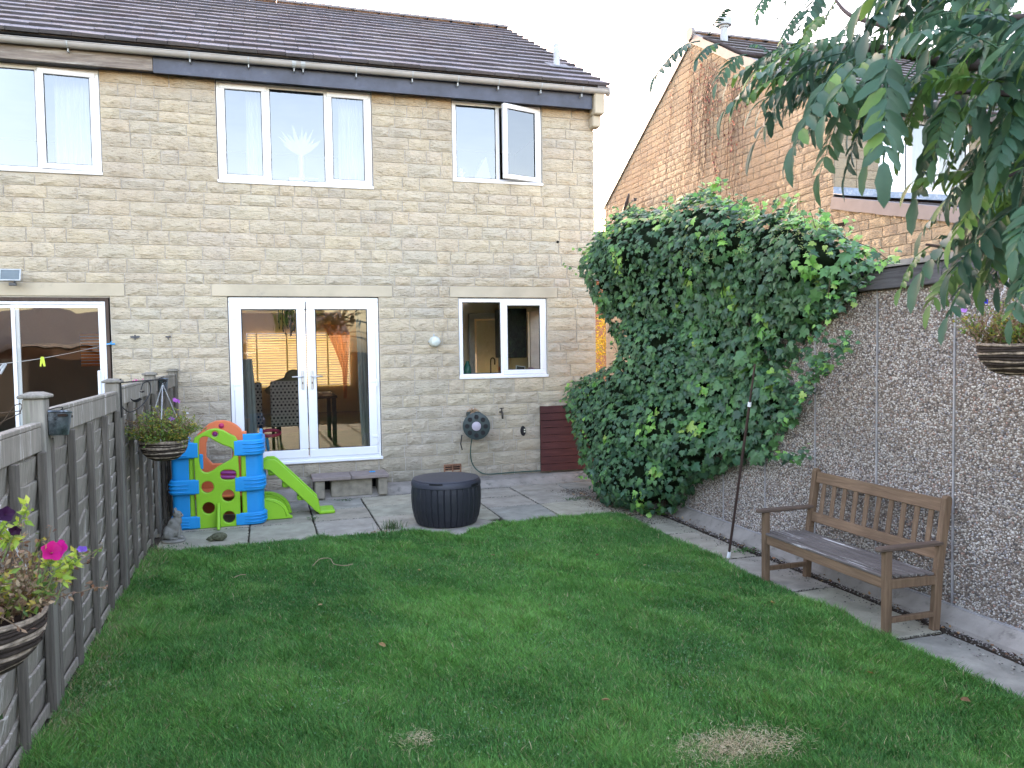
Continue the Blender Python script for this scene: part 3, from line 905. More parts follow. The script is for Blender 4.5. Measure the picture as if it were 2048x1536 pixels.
# blinds
def blind(name, label, x0, x1, y, z0, z1, mat, tilt=R(28), step=0.042, w=0.044, tapes=(), cat='blind', vert=False):
    t = thing(name, label, cat, ((x0 + x1) / 2, y, z0))
    z = z0
    while z < z1:
        MB().box(x0, x1, -w / 2, w / 2, -0.0012, 0.0012, mat=Matrix.Translation((0, y, z)) @ Matrix.Rotation(tilt, 4, 'X')).build('slat', mat, t)
        z += step
    for x in tapes:
        MB().box(x - 0.018, x + 0.018, y - 0.03, y - 0.028, z0, z1).build('tape', mat, t)
    return t
blind('venetian_blind', 'cream slatted blind at the far window behind the left french door', -0.40, 1.83, 18.42, 1.06, 2.27, M['slat_wood'], tilt=R(-38), step=0.056, w=0.052, tapes=(-0.2, 0.45, 0.72, 1.35))
bx0, bx1 = at(160, 668, 1, 14.5)[0], at(199, 668, 1, 14.5)[0]
blind('louvre_blind', 'orange glowing blind deep inside the left sliding door', bx0, bx1, 14.5, at(180, 730, 1, 14.5)[2], at(180, 668, 1, 14.5)[2], M['slat_orange'], tilt=R(50), step=0.05, w=0.05)
def curtain(name, label, x0, x1, y, z0, z1, mat, waves=5, amp=0.03, taper=None):
    mb_ = MB(); n = waves * 8; rows_ = 10
    vs = []
    for j in range(rows_ + 1):
        t = j / rows_; z = z1 + (z0 - z1) * t
        a, b = x0, x1
        if taper: a, b = taper(t, x0, x1)
        for i in range(n + 1):
            s_ = i / n
            vs.append((a + (b - a) * s_ + 0.006 * math.sin(7 * t + i), y + amp * math.sin(s_ * waves * 2 * math.pi + 0.6 * math.sin(3 * t)), z))
    fs = [(j * (n + 1) + i, j * (n + 1) + i + 1, (j + 1) * (n + 1) + i + 1, (j + 1) * (n + 1) + i) for j in range(rows_) for i in range(n)]
    mb_.add(vs, fs)
    return tag(mb_.build(name, mat, None, smooth=True, fixn=False), label, 'curtain')
curtain('curtain', 'grey curtain hanging at the right edge of the french doors', 1.13, 1.36, 10.50, 0.48, 2.55, M['curtain_grey'], 3, 0.025, lambda t, a, b: (a + 0.06 * t, b))
curtain('curtain', 'short grey curtain at the left edge of the french doors', -0.36, -0.17, 10.50, 0.48, 1.76, M['curtain_grey'], 3, 0.022, lambda t, a, b: (a, b + 0.05 * t))
curtain('curtain', 'apricot tied back curtain beside the far blind', 1.22, 1.86, 18.30, 0.75, 2.45, M['apricot'], 4, 0.03, lambda t, a, b: (a + 0.45 * min(1, t * 1.6) ** 0.8, b - 0.12 * t))
curtain('curtain', 'white curtain in the left light of the middle upstairs window', -0.16, 0.06, 10.50, 3.95, 5.14, M['net'], 4, 0.022, lambda t, a, b: (a - 0.0 * t, b + 0.06 * t))
curtain('curtain', 'white curtain in the right light of the middle upstairs window', 0.98, 1.30, 10.50, 3.95, 5.14, M['net'], 5, 0.022)
curtain('curtain', 'white curtain in the top left upstairs window', -2.30, -1.85, 10.50, 3.97, 5.14, M['net'], 7, 0.022)

def on_col(x, z):
    return 0
# ================================================================== THE HOUSE NEXT DOOR
NX = 8.55
nh = thing('gabled_neighbour_house', 'warm tinted stone house on the right with creeper stained gable and rear extension', 'house', (NX, WY, 0))
NRID, NZR, NZE = 14.46, 8.22, 5.55
nsl = (NZR - NZE) / (NRID - 10.0)
ext_top = lambda y: 4.05 - 0.248 * (WY - y)
gm = MB()
pts = [(5.4, 0), (18.9, 0), (18.9, NZE - 0.02), (NRID, NZR - 0.08), (10.24, NZE + 0.24 * nsl - 0.08), (10.24, ext_top(10.24) - 0.02), (5.4, ext_top(5.4) - 0.02)]
gm.prism(pts, 0.010, 0.2, (Vector((NX, 0, 0)), Vector((0, 1, 0)), Vector((0, 0, 1)), Vector((1, 0, 0))))
nwx0, nwx1 = at(1758, 380, 1, WY)[0], at(1938, 386, 1, WY)[0]
nwz0 = at(1758, 381, 1, WY)[2]; nwz1 = nwz0 + 1.2
wall_panel(gm, NX + 0.2, 16.0, 3.9, 5.6, [(nwx0 - .008, nwx1 + .008, nwz0 - .02, nwz1 + .01)], lambda m, a, b, p, q: m.box(a, b, WY + 0.012, WY + 0.2, p, q))
gm.box(NX + 0.2, 16, 5.4, 5.6, 0, ext_top(5.4) - 0.05)
gm.box(NX + 0.2, 16, 18.7, 18.9, 0, NZE)
M['nmortar'] = mat_plain('brown_grey_mortar', (0.25, 0.215, 0.165), 0.95, 0.1, 0.2, 6, 0.003)
gm.build('wall', M['nmortar'], nh)
ntints = [(0.33, 0.28, 0.205), (0.34, 0.29, 0.215), (0.32, 0.27, 0.20), (0.335, 0.28, 0.205), (0.31, 0.265, 0.195), (0.35, 0.295, 0.215)]
nvar = [stone_variant(jig(t, 0.04), 0.35) for t in ntints * 4]
P = Pieces('stone_block', M['stone'], nvar, 'other_stone_blocks')
def g0(z):   # near edge in local u = -Y
    return -18.88 if z < NZE - 0.05 else -(NRID + (NZR - z) / nsl)
def g1(z):
    if z < ext_top(5.4) - 0.05: return -5.41
    if z < ext_top(10.24) - 0.05: return -(WY - (4.05 - z) / 0.248)
    if z < NZE + 0.05: return -10.245
    return -(NRID - (NZR - z) / nsl)
lay_blocks(P, len(nvar), make_rows(0.2, 8.1, [], mean=0.135), g0, g1, [], Matrix.Translation((NX, 0, 0)) @ Matrix.Rotation(R(-90), 4, 'Z'))
lay_blocks(P, len(nvar), make_rows(4.1, 5.5, [nwz0 - .02]), lambda z: NX + 0.01, lambda z: 15.9, [(nwx0 - .01, nwx1 + .01, nwz0 - .02, 6.0)], Matrix.Translation((0, WY, 0)))
print('neighbour blocks', P.finish(nh))
window_unit(nh, nwx0, nwx1, nwz0, nwz1, (nwx0 + 0.58, nwx0 + 1.20), 'fsf', y0=WY + 0.01)
mb = MB(); mb.box(nwx0 - 0.1, nwx1 + 0.1, WY + 0.7, WY + 0.75, nwz0 - 0.3, nwz1 + 0.1); mb.box(nwx0 - 0.1, nwx0 - 0.06, WY + 0.2, WY + 0.7, nwz0 - 0.3, nwz1 + 0.1); mb.box(nwx1 + .06, nwx1 + 0.1, WY + 0.2, WY + 0.7, nwz0 - 0.3, nwz1 + 0.1)
mb.build('interior_wall', M['ceiling'], nh)
for i, (a, b) in enumerate(((0.03, 0.56), (0.62, 1.18), (1.24, nwx1 - nwx0 - 0.03))):
    curtain('curtain', ('white vertical blind in the left light of the right hand neighbour window', 'white vertical blind in the middle light of the right hand neighbour window', 'white vertical blind in the right light of the right hand neighbour window')[i],
            nwx0 + a, nwx0 + b, WY + 0.14, nwz0, nwz1, M['net'], 4, 0.012)
# neighbour main roof
nang = math.atan(nsl)
SLn = (NRID - 9.95) / math.cos(nang)
NFR = slope_frame(Vector((0, 9.95, NZE - 0.02)), Vector((1, 0, 0)), Vector((0, math.cos(nang), math.sin(nang))), Vector((0, -math.sin(nang), math.cos(nang))))
NFR2 = slope_frame(Vector((0, 2 * NRID - 9.95, NZE - 0.02)), Vector((-1, 0, 0)), Vector((0, -math.cos(nang), math.sin(nang))), Vector((0, math.sin(nang), math.cos(nang))))
mb = MB(); mb.box(NX, 16, 0.0, SLn, -0.10, 0.0, mat=NFR); mb.box(-16, -NX, 0.0, SLn, -0.10, 0.02, mat=NFR2); mb.build('roof', M['ridge'], nh)
P = Pieces('roof_tile', M['tile'], [tile_variant(jig((0.11, 0.10, 0.10), 0.12)) for _ in range(10)], 'other_roof_tiles', limit=200)
for r_ in range(15):
    x = NX + (0.165 if r_ % 2 else 0.0)
    while x < 15.5:
        P.add(random.randrange(10), NFR @ Matrix.Translation((x, r_ * SLn / 15, 0.004)) @ Matrix.Diagonal((0.325, SLn / 15 + 0.05, 1, 1)))
        x += 0.33
P.finish(nh)
ridge_run(nh, NX - 0.05, 15.5, NRID, NZR + 0.03, M['ridge'])
M['verge'] = mat_plain('pale_grey_verge_tile', (0.24, 0.23, 0.23), 0.7, 0.3, 0.10, 6)
def verge_run(parent, frame, L, x0, x1, step, mat, drop=0.14, top=0.03):
    n = max(1, round(L / step)); s = L / n
    for i in range(n):
        m_ = MB(); d = 0.006 * (i % 2)
        m_.box(x0, x0 + 0.02, i * s + 0.004, (i + 1) * s + 0.012, -drop - 0.004 + d, top + 0.012, mat=frame, bev=0.004)
        m_.box(x0 + 0.021, x1, i * s + 0.004, (i + 1) * s + 0.012, top, top + 0.014, mat=frame, bev=0.004)
        m_.build('verge_tile', mat, parent)
verge_run(nh, NFR, SLn, NX - 0.045, NX + 0.10, 0.36, M['verge'])
NF2 = slope_frame(Vector((0, 2 * NRID - 9.95, NZE - 0.02)), Vector((1, 0, 0)), Vector((0, -math.cos(nang), math.sin(nang))), Vector((0, math.sin(nang), math.cos(nang))))
verge_run(nh, NF2, SLn, NX - 0.045, NX + 0.10, SLn / 3, M['gutter'], drop=0.12)
m_ = MB(); m_.lathe([(0, -0.06), (0.13, -0.06), (0.13, 0.02), (0.0, 0.02)], (NX - 0.02, NRID, NZR + 0.03), 14, (1, 0, 0)); m_.build('ridge_end', M['verge'], nh)
# extension roof
eang = math.atan(0.248)
EFR = slope_frame(Vector((0, 5.1, ext_top(5.1) + 0.03)), Vector((1, 0, 0)), Vector((0, math.cos(eang), math.sin(eang))), Vector((0, -math.sin(eang), math.cos(eang))))
SLe = (WY - 5.1) / math.cos(eang)
mb = MB(); mb.box(NX, 16, 0, SLe - 0.02, -0.08, 0.0, mat=EFR); mb.build('extension_roof', M['ridge'], nh)
P = Pieces('roof_tile', M['tile'], [tile_variant(jig((0.07, 0.065, 0.07), 0.12)) for _ in range(8)], 'extension_roof_tiles', limit=60)
for r_ in range(15):
    x = NX + 0.08 + (0.165 if r_ % 2 else 0.0)
    while x < 15.5:
        P.add(random.randrange(8), EFR @ Matrix.Translation((x, r_ * SLe / 15, 0.004)) @ Matrix.Diagonal((0.325, SLe / 15 + 0.05, 1, 1)))
        x += 0.33
P.finish(nh)
M['lilac'] = mat_plain('lilac_grey_verge_tile', (0.20, 0.195, 0.205), 0.65, 0.3, 0.08, 6)
verge_run(nh, EFR, SLe - 0.01, NX - 0.05, NX + 0.10, 0.335, M['lilac'], drop=0.13, top=0.045)
mb = MB(); mb.box(NX - 0.03, 16, WY - 0.03, WY - 0.022, 4.15, 4.29, bev=0.002)
mb.add([(NX - 0.04, WY - 0.03, 4.19), (16, WY - 0.03, 4.19), (16, WY - 0.24, 4.135), (NX - 0.04, WY - 0.24, 4.135), (NX - 0.04, WY - 0.03, 4.175), (16, WY - 0.03, 4.175), (16, WY - 0.24, 4.12), (NX - 0.04, WY - 0.24, 4.12)],
       [(0, 3, 2, 1), (4, 5, 6, 7), (0, 1, 5, 4), (2, 3, 7, 6), (0, 4, 7, 3)])
mb.build('lead_flashing', M['lead'], nh)
mb = MB(); p_ = at(1430, 552, 0, NX)
vz = at(1700, 440, 0, NX)
mb.box(NX - 0.022, NX - 0.012, at(1690, 449, 0, NX)[1], at(1690, 449, 0, NX)[1] + 0.25, at(1690, 452, 0, NX)[2], at(1690, 444, 0, NX)[2]); mb.build('wall_vent', M['black_void'], nh)
fl = MB(); fc = at(1448, 62, 1, 13.95); fl.lathe([(0.075, -0.5), (0.075, 0.05), (0.10, 0.06), (0.10, 0.10), (0.15, 0.10), (0.165, 0.17), (0.15, 0.24), (0.0, 0.25)], fc, 16)
fl.build('roof_flue', M['zinc'], nh, smooth='auto')

# things fixed to the neighbour's walls
M['darkmetal'] = mat_plain('dark_grey_metal', (0.06, 0.065, 0.075), 0.45, 0.5, 0.15, 12)
t = thing('satellite_dish', 'grey satellite dish at the far end of the neighbouring gable', 'satellite dish', (NX, 17.0, 5.2))
d = MB(); cdir = Vector((-0.55, -0.5, 0.45)).normalized()
oc = at(1258, 408, 0, 8.27)
d.lathe([(0.0, 0.03), (0.09, 0.035), (0.18, 0.055), (0.25, 0.085), (0.255, 0.08), (0.18, 0.04), (0.0, 0.015)], oc, 20, (-0.85, 0.42, 0.32)); d.build('dish', M['darkmetal'], t, smooth=True)
m_ = MB(); m_.tube([(NX, oc.y, oc.z - 0.25), (NX - 0.2, oc.y, oc.z - 0.25), oc], 0.018, 8); m_.build('arm', M['darkmetal'], t, smooth=True)
m_ = MB(); m_.tube([oc, oc + Vector((-0.05, -0.35, 0.02))], 0.012, 6); m_.box(-0.04, 0.04, -0.05, 0.05, -0.03, 0.03, mat=Matrix.Translation(oc + Vector((-0.05, -0.37, 0.03)))); m_.build('receiver', M['darkmetal'], t)
M['cream_plastic'] = mat_plain('cream_plastic', (0.70, 0.66, 0.52), 0.5, 0.4, 0.05, 5)
M['red_plastic'] = mat_plain('red_plastic', (0.42, 0.06, 0.04), 0.45, 0.4, 0.1, 5)
ac = at(2004, 258, 1, WY - 0.05)
t = thing('alarm_box', 'cream burglar alarm box lettered MACE high on the neighbouring rear wall', 'alarm box', (ac.x, WY, ac.z))
MB().box(ac.x - 0.14, ac.x + 0.14, WY - 0.09, WY - 0.02, ac.z - 0.11, ac.z + 0.11, bev=0.015).build('case', M['cream_plastic'], t)
def text_obj(body, name, size, loc, rot, mat, parent, ext=0.002, bold=False, offs=0.0):
    cu = bpy.data.curves.new(name, 'FONT'); cu.body = body; cu.size = size; cu.extrude = ext; cu.align_x = 'CENTER'; cu.align_y = 'CENTER'; cu.offset = offs
    ob = bpy.data.objects.new(name, cu); COL.objects.link(ob)
    dg = bpy.context.evaluated_depsgraph_get()
    me = bpy.data.meshes.new_from_object(ob.evaluated_get(dg))
    bpy.data.objects.remove(ob)
    me.materials.clear(); me.materials.append(mat)
    o_ = bpy.data.objects.new(name, me); COL.objects.link(o_)
    if parent is not None:
        o_.parent = parent
        o_.matrix_basis = abs_inv(parent) @ Matrix.Translation(loc) @ rot
    else:
        o_.matrix_basis = Matrix.Translation(loc) @ rot
    return o_
text_obj('MACE', 'lettering', 0.085, (ac.x, WY - 0.0915, ac.z + 0.03), Matrix.Rotation(R(90), 4, 'X'), M['gasket'], t)
MB().box(ac.x - 0.09, ac.x + 0.09, WY - 0.0925, WY - 0.0905, ac.z - 0.05, ac.z - 0.035).build('small_print_line', M['zinc'], t)
rc = at(2030, 226, 1, WY - 0.1)
m_ = MB(); m_.prism([(-0.22, 0.0), (0.22, 0.0), (0.24, 0.12), (-0.10, 0.12)], 0, 0.14, (rc, Vector((1, 0, 0)), Vector((0, 0, 1)), Vector((0, 1, 0))), bev=0.01)
tag(m_.build('wall_canopy', M['red_plastic'], None), 'small red canopy just above the cream alarm box', 'canopy')
# withered creeper on the gable
cr = thing('withered_creeper', 'thin reddish brown creeper stems clinging to the top of the neighbouring gable', 'climbing plant', (NX, 13.9, 5.5))
stem, dots = MB(), MB()
for k in range(58):
    cxp = random.choice([random.gauss(1412, 10), random.gauss(1440, 22), random.gauss(1480, 10), random.gauss(1400, 34)])
    p0 = at(cxp, random.uniform(95, 170) + max(0, (cxp - 1400) * 0.5), 0, NX - 0.03)
    y, z = p0.y, p0.z
    L = random.uniform(0.6, 2.7); n = int(L / 0.09)
    pts = []
    for i in range(n):
        pts.append((NX - 0.028 + random.uniform(-0.005, 0.004), y, z))
        y += random.gauss(0.008, 0.03); z -= 0.09
        if random.random() < 0.42 * (1 - i / n) + 0.06:
            s_ = random.uniform(0.012, 0.032)
            c_ = Vector((NX - 0.04, y + random.uniform(-.04, .04), z))
            a, b = Vector((random.uniform(-.3, .3), 1, random.uniform(-1, 1))).normalized() * s_, Vector((random.uniform(-.6, .6), random.uniform(-.5, .5), 1)).normalized() * s_
            dots.add([c_ - a, c_ - b, c_ + a, c_ + b], [(0, 1, 2, 3)], jig(random.choice([(0.16, 0.05, 0.05), (0.09, 0.04, 0.04), (0.25, 0.09, 0.07)]), 0.2))
    if len(pts) > 2: stem.tube(pts, 0.0033, 4, cap=False)
M['creeper'] = mat_tint('dry_creeper', 0.8, 0.2, 20, 0.2)
M['stemwood'] = mat_plain('creeper_stem', (0.13, 0.08, 0.06), 0.85, 0.2, 0.3, 20)
stem.build('stem', M['stemwood'], cr); o = dots.build('leaves', M['creeper'], cr, tint=True, fixn=False); o['kind'] = 'stuff'
# ================================================================== GARAGE OF PEBBLE DASHED PANELS
def inpoly(x, y, poly):
    c = False; n = len(poly); j = n - 1
    for i in range(n):
        xi, yi = poly[i]; xj, yj = poly[j]
        if (yi > y) != (yj > y) and x < (xj - xi) * (y - yi) / (yj - yi) + xi: c = not c
        j = i
    return c
IVY = [(1245, 1032), (1190, 990), (1172, 940), (1155, 885), (1140, 840), (1124, 800), (1130, 772), (1178, 748), (1225, 728), (1238, 710), (1236, 680), (1212, 640), (1190, 600),
       (1172, 560), (1152, 530), (1168, 495), (1205, 462), (1232, 428), (1270, 416), (1325, 424), (1368, 388), (1405, 392), (1436, 372), (1462, 408), (1525, 430), (1558, 404), (1600, 438),
       (1655, 452), (1698, 470), (1708, 492), (1745, 512), (1775, 528), (1735, 556), (1700, 590), (1650, 640), (1612, 675), (1585, 715), (1560, 745), (1590, 760), (1640, 700), (1690, 668), (1698, 690),
       (1655, 740), (1610, 790), (1590, 835), (1560, 865), (1535, 900), (1600, 900), (1608, 915), (1560, 925), (1500, 918), (1450, 930), (1405, 950), (1380, 985), (1355, 1015), (1300, 1030)]
GX = 4.25
gar = thing('prefab_garage', 'pebble dashed concrete garage with a grey weathered roof board along its side', 'garage', (5.6, 3.0, 0))
M['dash'] = mat_plain('dash_backing', (0.20, 0.17, 0.145), 0.95, 0.1, 0.3, 30, 0.004)
M['pebble'] = mat_tint('river_pebble', 0.6, 0.4, 1.6, 0.24)
M['jointpaint'] = mat_plain('pale_joint_filler', (0.36, 0.35, 0.35), 0.8, 0.2, 0.2, 12, 0.001)
JY = [4.638 + 0.673 * k for k in range(-11, 7)]
for a, b in zip(JY[:-1], JY[1:]):
    boxpart('wall_panel', M['dash'], gar, (GX + 0.012, GX + 0.07, a + 0.006, b - 0.006, 0.12, 2.32), 0.004)
    boxpart('panel_joint', M['jointpaint'], gar, (GX + 0.004, GX + 0.05, b - 0.0055, b + 0.0055, 0.12, 2.30))
GY1 = JY[-1]
mb = MB(); mb.box(GX + 0.07, 7.1, -2.7, GY1, 0.0, 2.32); mb.build('wall_core', M['dash'], gar)
mb = MB(); mb.box(GX - 0.06, 7.2, -2.9, GY1 + 0.1, 2.38, 2.42); mb.build('roof', M['concrete'], gar)
M['greywood'] = mat_wood('weathered_dark_board', (0.05, 0.047, 0.05), (0.15, 0.145, 0.15), 1, worn=((0.35, 0.34, 0.34), 0.66, 0.78))
MB().box(GX - 0.045, GX - 0.015, -2.8, 4.02, 2.225, 2.376, bev=0.004).build('roof_board', M['greywood'], gar)
MB().box(GX - 0.042, GX - 0.014, 4.025, GY1 + 0.05, 2.232, 2.372, bev=0.004).build('roof_board', M['greywood'], gar)
pl = MB()
yy = [-3 + 0.3 * i for i in range(42)]
for a, b in zip(yy[:-1], yy[1:]):
    if b > GY1: break
    pl.add([(4.135, a, -0.02), (4.15, a, 0.03), (4.235, a, 0.112), (4.27, a, 0.118), (4.135, b, -0.02), (4.15, b, 0.03), (4.235, b, 0.112), (4.27, b, 0.118)], [(0, 1, 5, 4), (1, 2, 6, 5), (2, 3, 7, 6)])
pl.build('plinth', M['concrete'], gar)
boxpart('paint_line', M['jointpaint'], gar, (GX - 0.002, GX + 0.02, -2.6, GY1, 0.113, 0.124))
# pebbles
sp = 0.0134
ny, nz = int(5.6 / sp), int(2.11 / sp)
V, F, Cc = [], [], []
pal = np.array([(0.52, 0.48, 0.43), (0.44, 0.395, 0.345), (0.58, 0.55, 0.51), (0.33, 0.28, 0.23), (0.36, 0.30, 0.26), (0.21, 0.155, 0.12), (0.14, 0.11, 0.095), (0.09, 0.08, 0.08), (0.30, 0.29, 0.30), (0.35, 0.22, 0.17)])
pw = np.array([.17, .13, .10, .12, .10, .12, .08, .07, .08, .03])
pj = set(JY)
hexa = [(math.cos(k * math.pi / 3), math.sin(k * math.pi / 3)) for k in range(6)]
nb = 0
IVYIN = inset(IVY, 34)
for iy in range(ny):
    for iz in range(nz):
        y = 2.35 + iy * sp + (sp / 2 if iz % 2 else 0) + random.uniform(-.4, .4) * sp
        z = 0.128 + iz * sp + random.uniform(-.4, .4) * sp
        if z > 2.235 or random.random() < 0.03: continue
        if min(abs(y - q) for q in JY[6:16]) < 0.011: continue
        px, py, _ = pxof((GX, y, z))
        if px > 2075 or py > 1560: continue
        if px < 1500 and y > 7.7: continue
        r1 = random.uniform(0.0056, 0.0094); r2 = r1 * random.uniform(0.6, 1.0); a = random.uniform(0, math.pi)
        ca, sa = math.cos(a), math.sin(a)
        h = random.uniform(0.004, 0.010)
        for (u, v) in hexa:
            u2, v2 = u * r1, v * r2
            V.append((GX + 0.0125, y + u2 * ca - v2 * sa, z + u2 * sa + v2 * ca))
        for (u, v) in hexa[::2]:
            u2, v2 = u * r1 * 0.55, v * r2 * 0.55
            V.append((GX + 0.0125 - h, y + u2 * ca - v2 * sa, z + u2 * sa + v2 * ca))
        b0 = nb * 9
        for t_ in ((0, 1, 6), (1, 2, 7), (1, 7, 6), (2, 3, 7), (3, 4, 8), (3, 8, 7), (4, 5, 8), (5, 0, 6), (5, 6, 8), (6, 7, 8)):
            F.extend((b0 + t_[0], b0 + t_[2], b0 + t_[1]))
        nb += 1
ci = rng.choice(len(pal), nb, p=pw / pw.sum())
cols = np.repeat(pal[ci] * rng.uniform(0.8, 1.15, (nb, 1)), 10, axis=0)
print('pebbles', nb)
big_mesh('pebble_dash', V, F, 3, M['pebble'], gar, cols, smooth=True, kind='stuff')

# ================================================================== TIMBER FENCE
M['fence'] = mat_wood('weathered_grey_slat', (0.17, 0.15, 0.12), (0.345, 0.312, 0.258), 2, worn=((0.60, 0.565, 0.51), 0.56, 0.64), sc=1.1)
M['fence_v'] = mat_wood('weathered_grey_post', (0.13, 0.118, 0.095), (0.29, 0.27, 0.23), 2, worn=((0.17, 0.185, 0.13), 0.55, 0.75))
M['fence_dark'] = mat_wood('shaded_batten', (0.075, 0.064, 0.052), (0.19, 0.168, 0.14), 2)  # battens darkened, the shade of their sides put into the colour
FX = -1.13
fence = thing('garden_fence', 'weathered grey waney lap fence panels between capped square posts on the left', 'fence', (FX, 5.0, 0))
POSTY = [-1.62, 0.42, 2.45, 4.52, 6.62, 8.62, 10.16]
PX = [FX] * 6 + [at(348, 740, 1, 10.12)[0] - 0.02]
def slat_mesh(L, waney):
    n = 9
    vs, fs = [], []
    for i in range(n + 1):
        y = L * i / n
        w = waney * (mnoise.noise(Vector((i * 0.9, waney * 100, L))) )
        vs += [(0.016, y, 0.146 + w), (0.004, y, 0.150 + w), (-0.003, y, 0.0), (-0.012, y, 0.0)]
    for i in range(n):
        a, b = i * 4, i * 4 + 4
        fs += [(a, b, b + 2, a + 2), (a + 2, b + 2, b + 3, a + 3), (a + 1, a + 3, b + 3, b + 1), (a, a + 1, b + 1, b)]
    return vs, fs
slats = []
for k in range(8):
    vs, fs = slat_mesh(1.0, random.choice([0.022, 0.045, 0.035, 0.05]) + k * 1e-4)
    me = bpy.data.meshes.new('slat'); me.from_pydata(vs, [], fs); me.materials.append(M['fence']); me.update(); slats.append(me)
def fence_panel(x0, y0, x1, y1, zt):
    L = math.hypot(x1 - x0, y1 - y0)
    base = Matrix.Translation((x0, y0, 0)) @ Matrix.Rotation(-math.atan2(x1 - x0, y1 - y0), 4, 'Z')
    p = MB()
    p.box(-0.012, 0.034, 0, L, zt - 0.012, zt + 0.012, mat=base, bev=0.004)
    p = p.build('fence_panel', M['fence'], fence)
    MB().box(0.018, 0.032, 0.0, L, zt - 0.135, zt - 0.014, mat=base, bev=0.003).build('top_rail', M['fence'], p)
    MB().box(0.016, 0.030, 0.0, L, 0.03, 0.085, mat=base, bev=0.003).build('bottom_rail', M['fence'], p)
    z = 0.05; k = 0
    while z < zt - 0.15:
        o_ = bpy.data.objects.new('slat', random.choice(slats)); COL.objects.link(o_); o_.parent = p
        h = 0.127
        flip = random.random() < 0.5
        m = base @ Matrix.Translation((random.uniform(-.002, .002), 0, z + random.uniform(-.006, .006))) @ Matrix.Rotation(random.uniform(-.004, .004), 4, 'X')
        m = m @ (Matrix.Translation((0, L, 0)) @ Matrix.Diagonal((1, -L, random.uniform(.95, 1.05), 1)) if flip else Matrix.Diagonal((1, L, random.uniform(.95, 1.05), 1)))
        o_.matrix_basis = abs_inv(p) @ m
        z += h; k += 1
    nb_ = 4
    for i in range(nb_ + 1):
        yb = min(max(L * i / nb_, 0.022), L - 0.022) + (random.uniform(-.01, .01) if 0 < i < nb_ else 0)
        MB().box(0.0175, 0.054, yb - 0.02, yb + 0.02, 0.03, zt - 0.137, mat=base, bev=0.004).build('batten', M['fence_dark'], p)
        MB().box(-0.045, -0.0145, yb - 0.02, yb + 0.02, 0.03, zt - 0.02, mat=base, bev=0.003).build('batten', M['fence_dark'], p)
    return p
zts = [1.47, 1.49, 1.50, 1.555, 1.585, 1.59]
for i in range(len(POSTY) - 1):
    fence_panel(PX[i], POSTY[i] + 0.055, PX[i + 1], POSTY[i + 1] - 0.055, zts[i])
for x, y in zip(PX, POSTY):
    p = MB(); p.box(x - 0.05, x + 0.05, y - 0.05, y + 0.05, -0.02, 1.63, bev=0.006)
    post = p.build('fence_post', M['fence_v'], fence)
    c = MB(); c.box(x - 0.068, x + 0.068, y - 0.068, y + 0.068, 1.632, 1.65, bev=0.005)
    c.add([(x - .06, y - .06, 1.651), (x + .06, y - .06, 1.651), (x + .06, y + .06, 1.651), (x - .06, y + .06, 1.651), (x - .03, y - .03, 1.664), (x + .03, y - .03, 1.664), (x + .03, y + .03, 1.664), (x - .03, y + .03, 1.664)],
          [(0, 1, 5, 4), (1, 2, 6, 5), (2, 3, 7, 6), (3, 0, 4, 7), (4, 5, 6, 7)])
    c.build('post_cap', M['fence_v'], post)

# ================================================================== BENCH
M['bench'] = mat_wood('weathered_teak_upright', (0.118, 0.075, 0.045), (0.24, 0.158, 0.098), 2, worn=((0.27, 0.235, 0.195), 0.6, 0.82), sc=1.3)
M['bench_y'] = mat_wood('weathered_teak_rail', (0.138, 0.087, 0.052), (0.27, 0.177, 0.110), 1, worn=((0.27, 0.22, 0.17), 0.6, 0.82), sc=1.3)
M['bench_seat'] = mat_wood('worn_seat_slat', (0.10, 0.085, 0.078), (0.19, 0.168, 0.152), 1, worn=((0.55, 0.53, 0.50), 0.56, 0.62), sc=1.2)
M['bench_arm'] = mat_wood('dark_worn_arm', (0.07, 0.05, 0.038), (0.17, 0.12, 0.09), 0, worn=((0.3, 0.28, 0.25), 0.66, 0.8), sc=1.3)
bench = thing('garden_bench', 'weathered brown slatted garden bench with arms against the pebble dashed garage wall', 'bench', (3.86, 4.5, 0))
BY0, BY1 = 3.90, 5.14
def beam(name, mat, parent, p0, p1, w, d, up=Vector((0, 0, 1)), bev=0.004):
    p0, p1 = Vector(p0), Vector(p1); a = (p1 - p0); L = a.length; a.normalize()
    s = a.cross(up).normalized(); u = s.cross(a)
    m = Matrix(((a.x, s.x, u.x, p0.x), (a.y, s.y, u.y, p0.y), (a.z, s.z, u.z, p0.z), (0, 0, 0, 1)))
    return MB().box(0, L, -w / 2, w / 2, -d / 2, d / 2, mat=m, bev=bev).build(name, mat, parent)
YV = Vector((0, 1, 0))
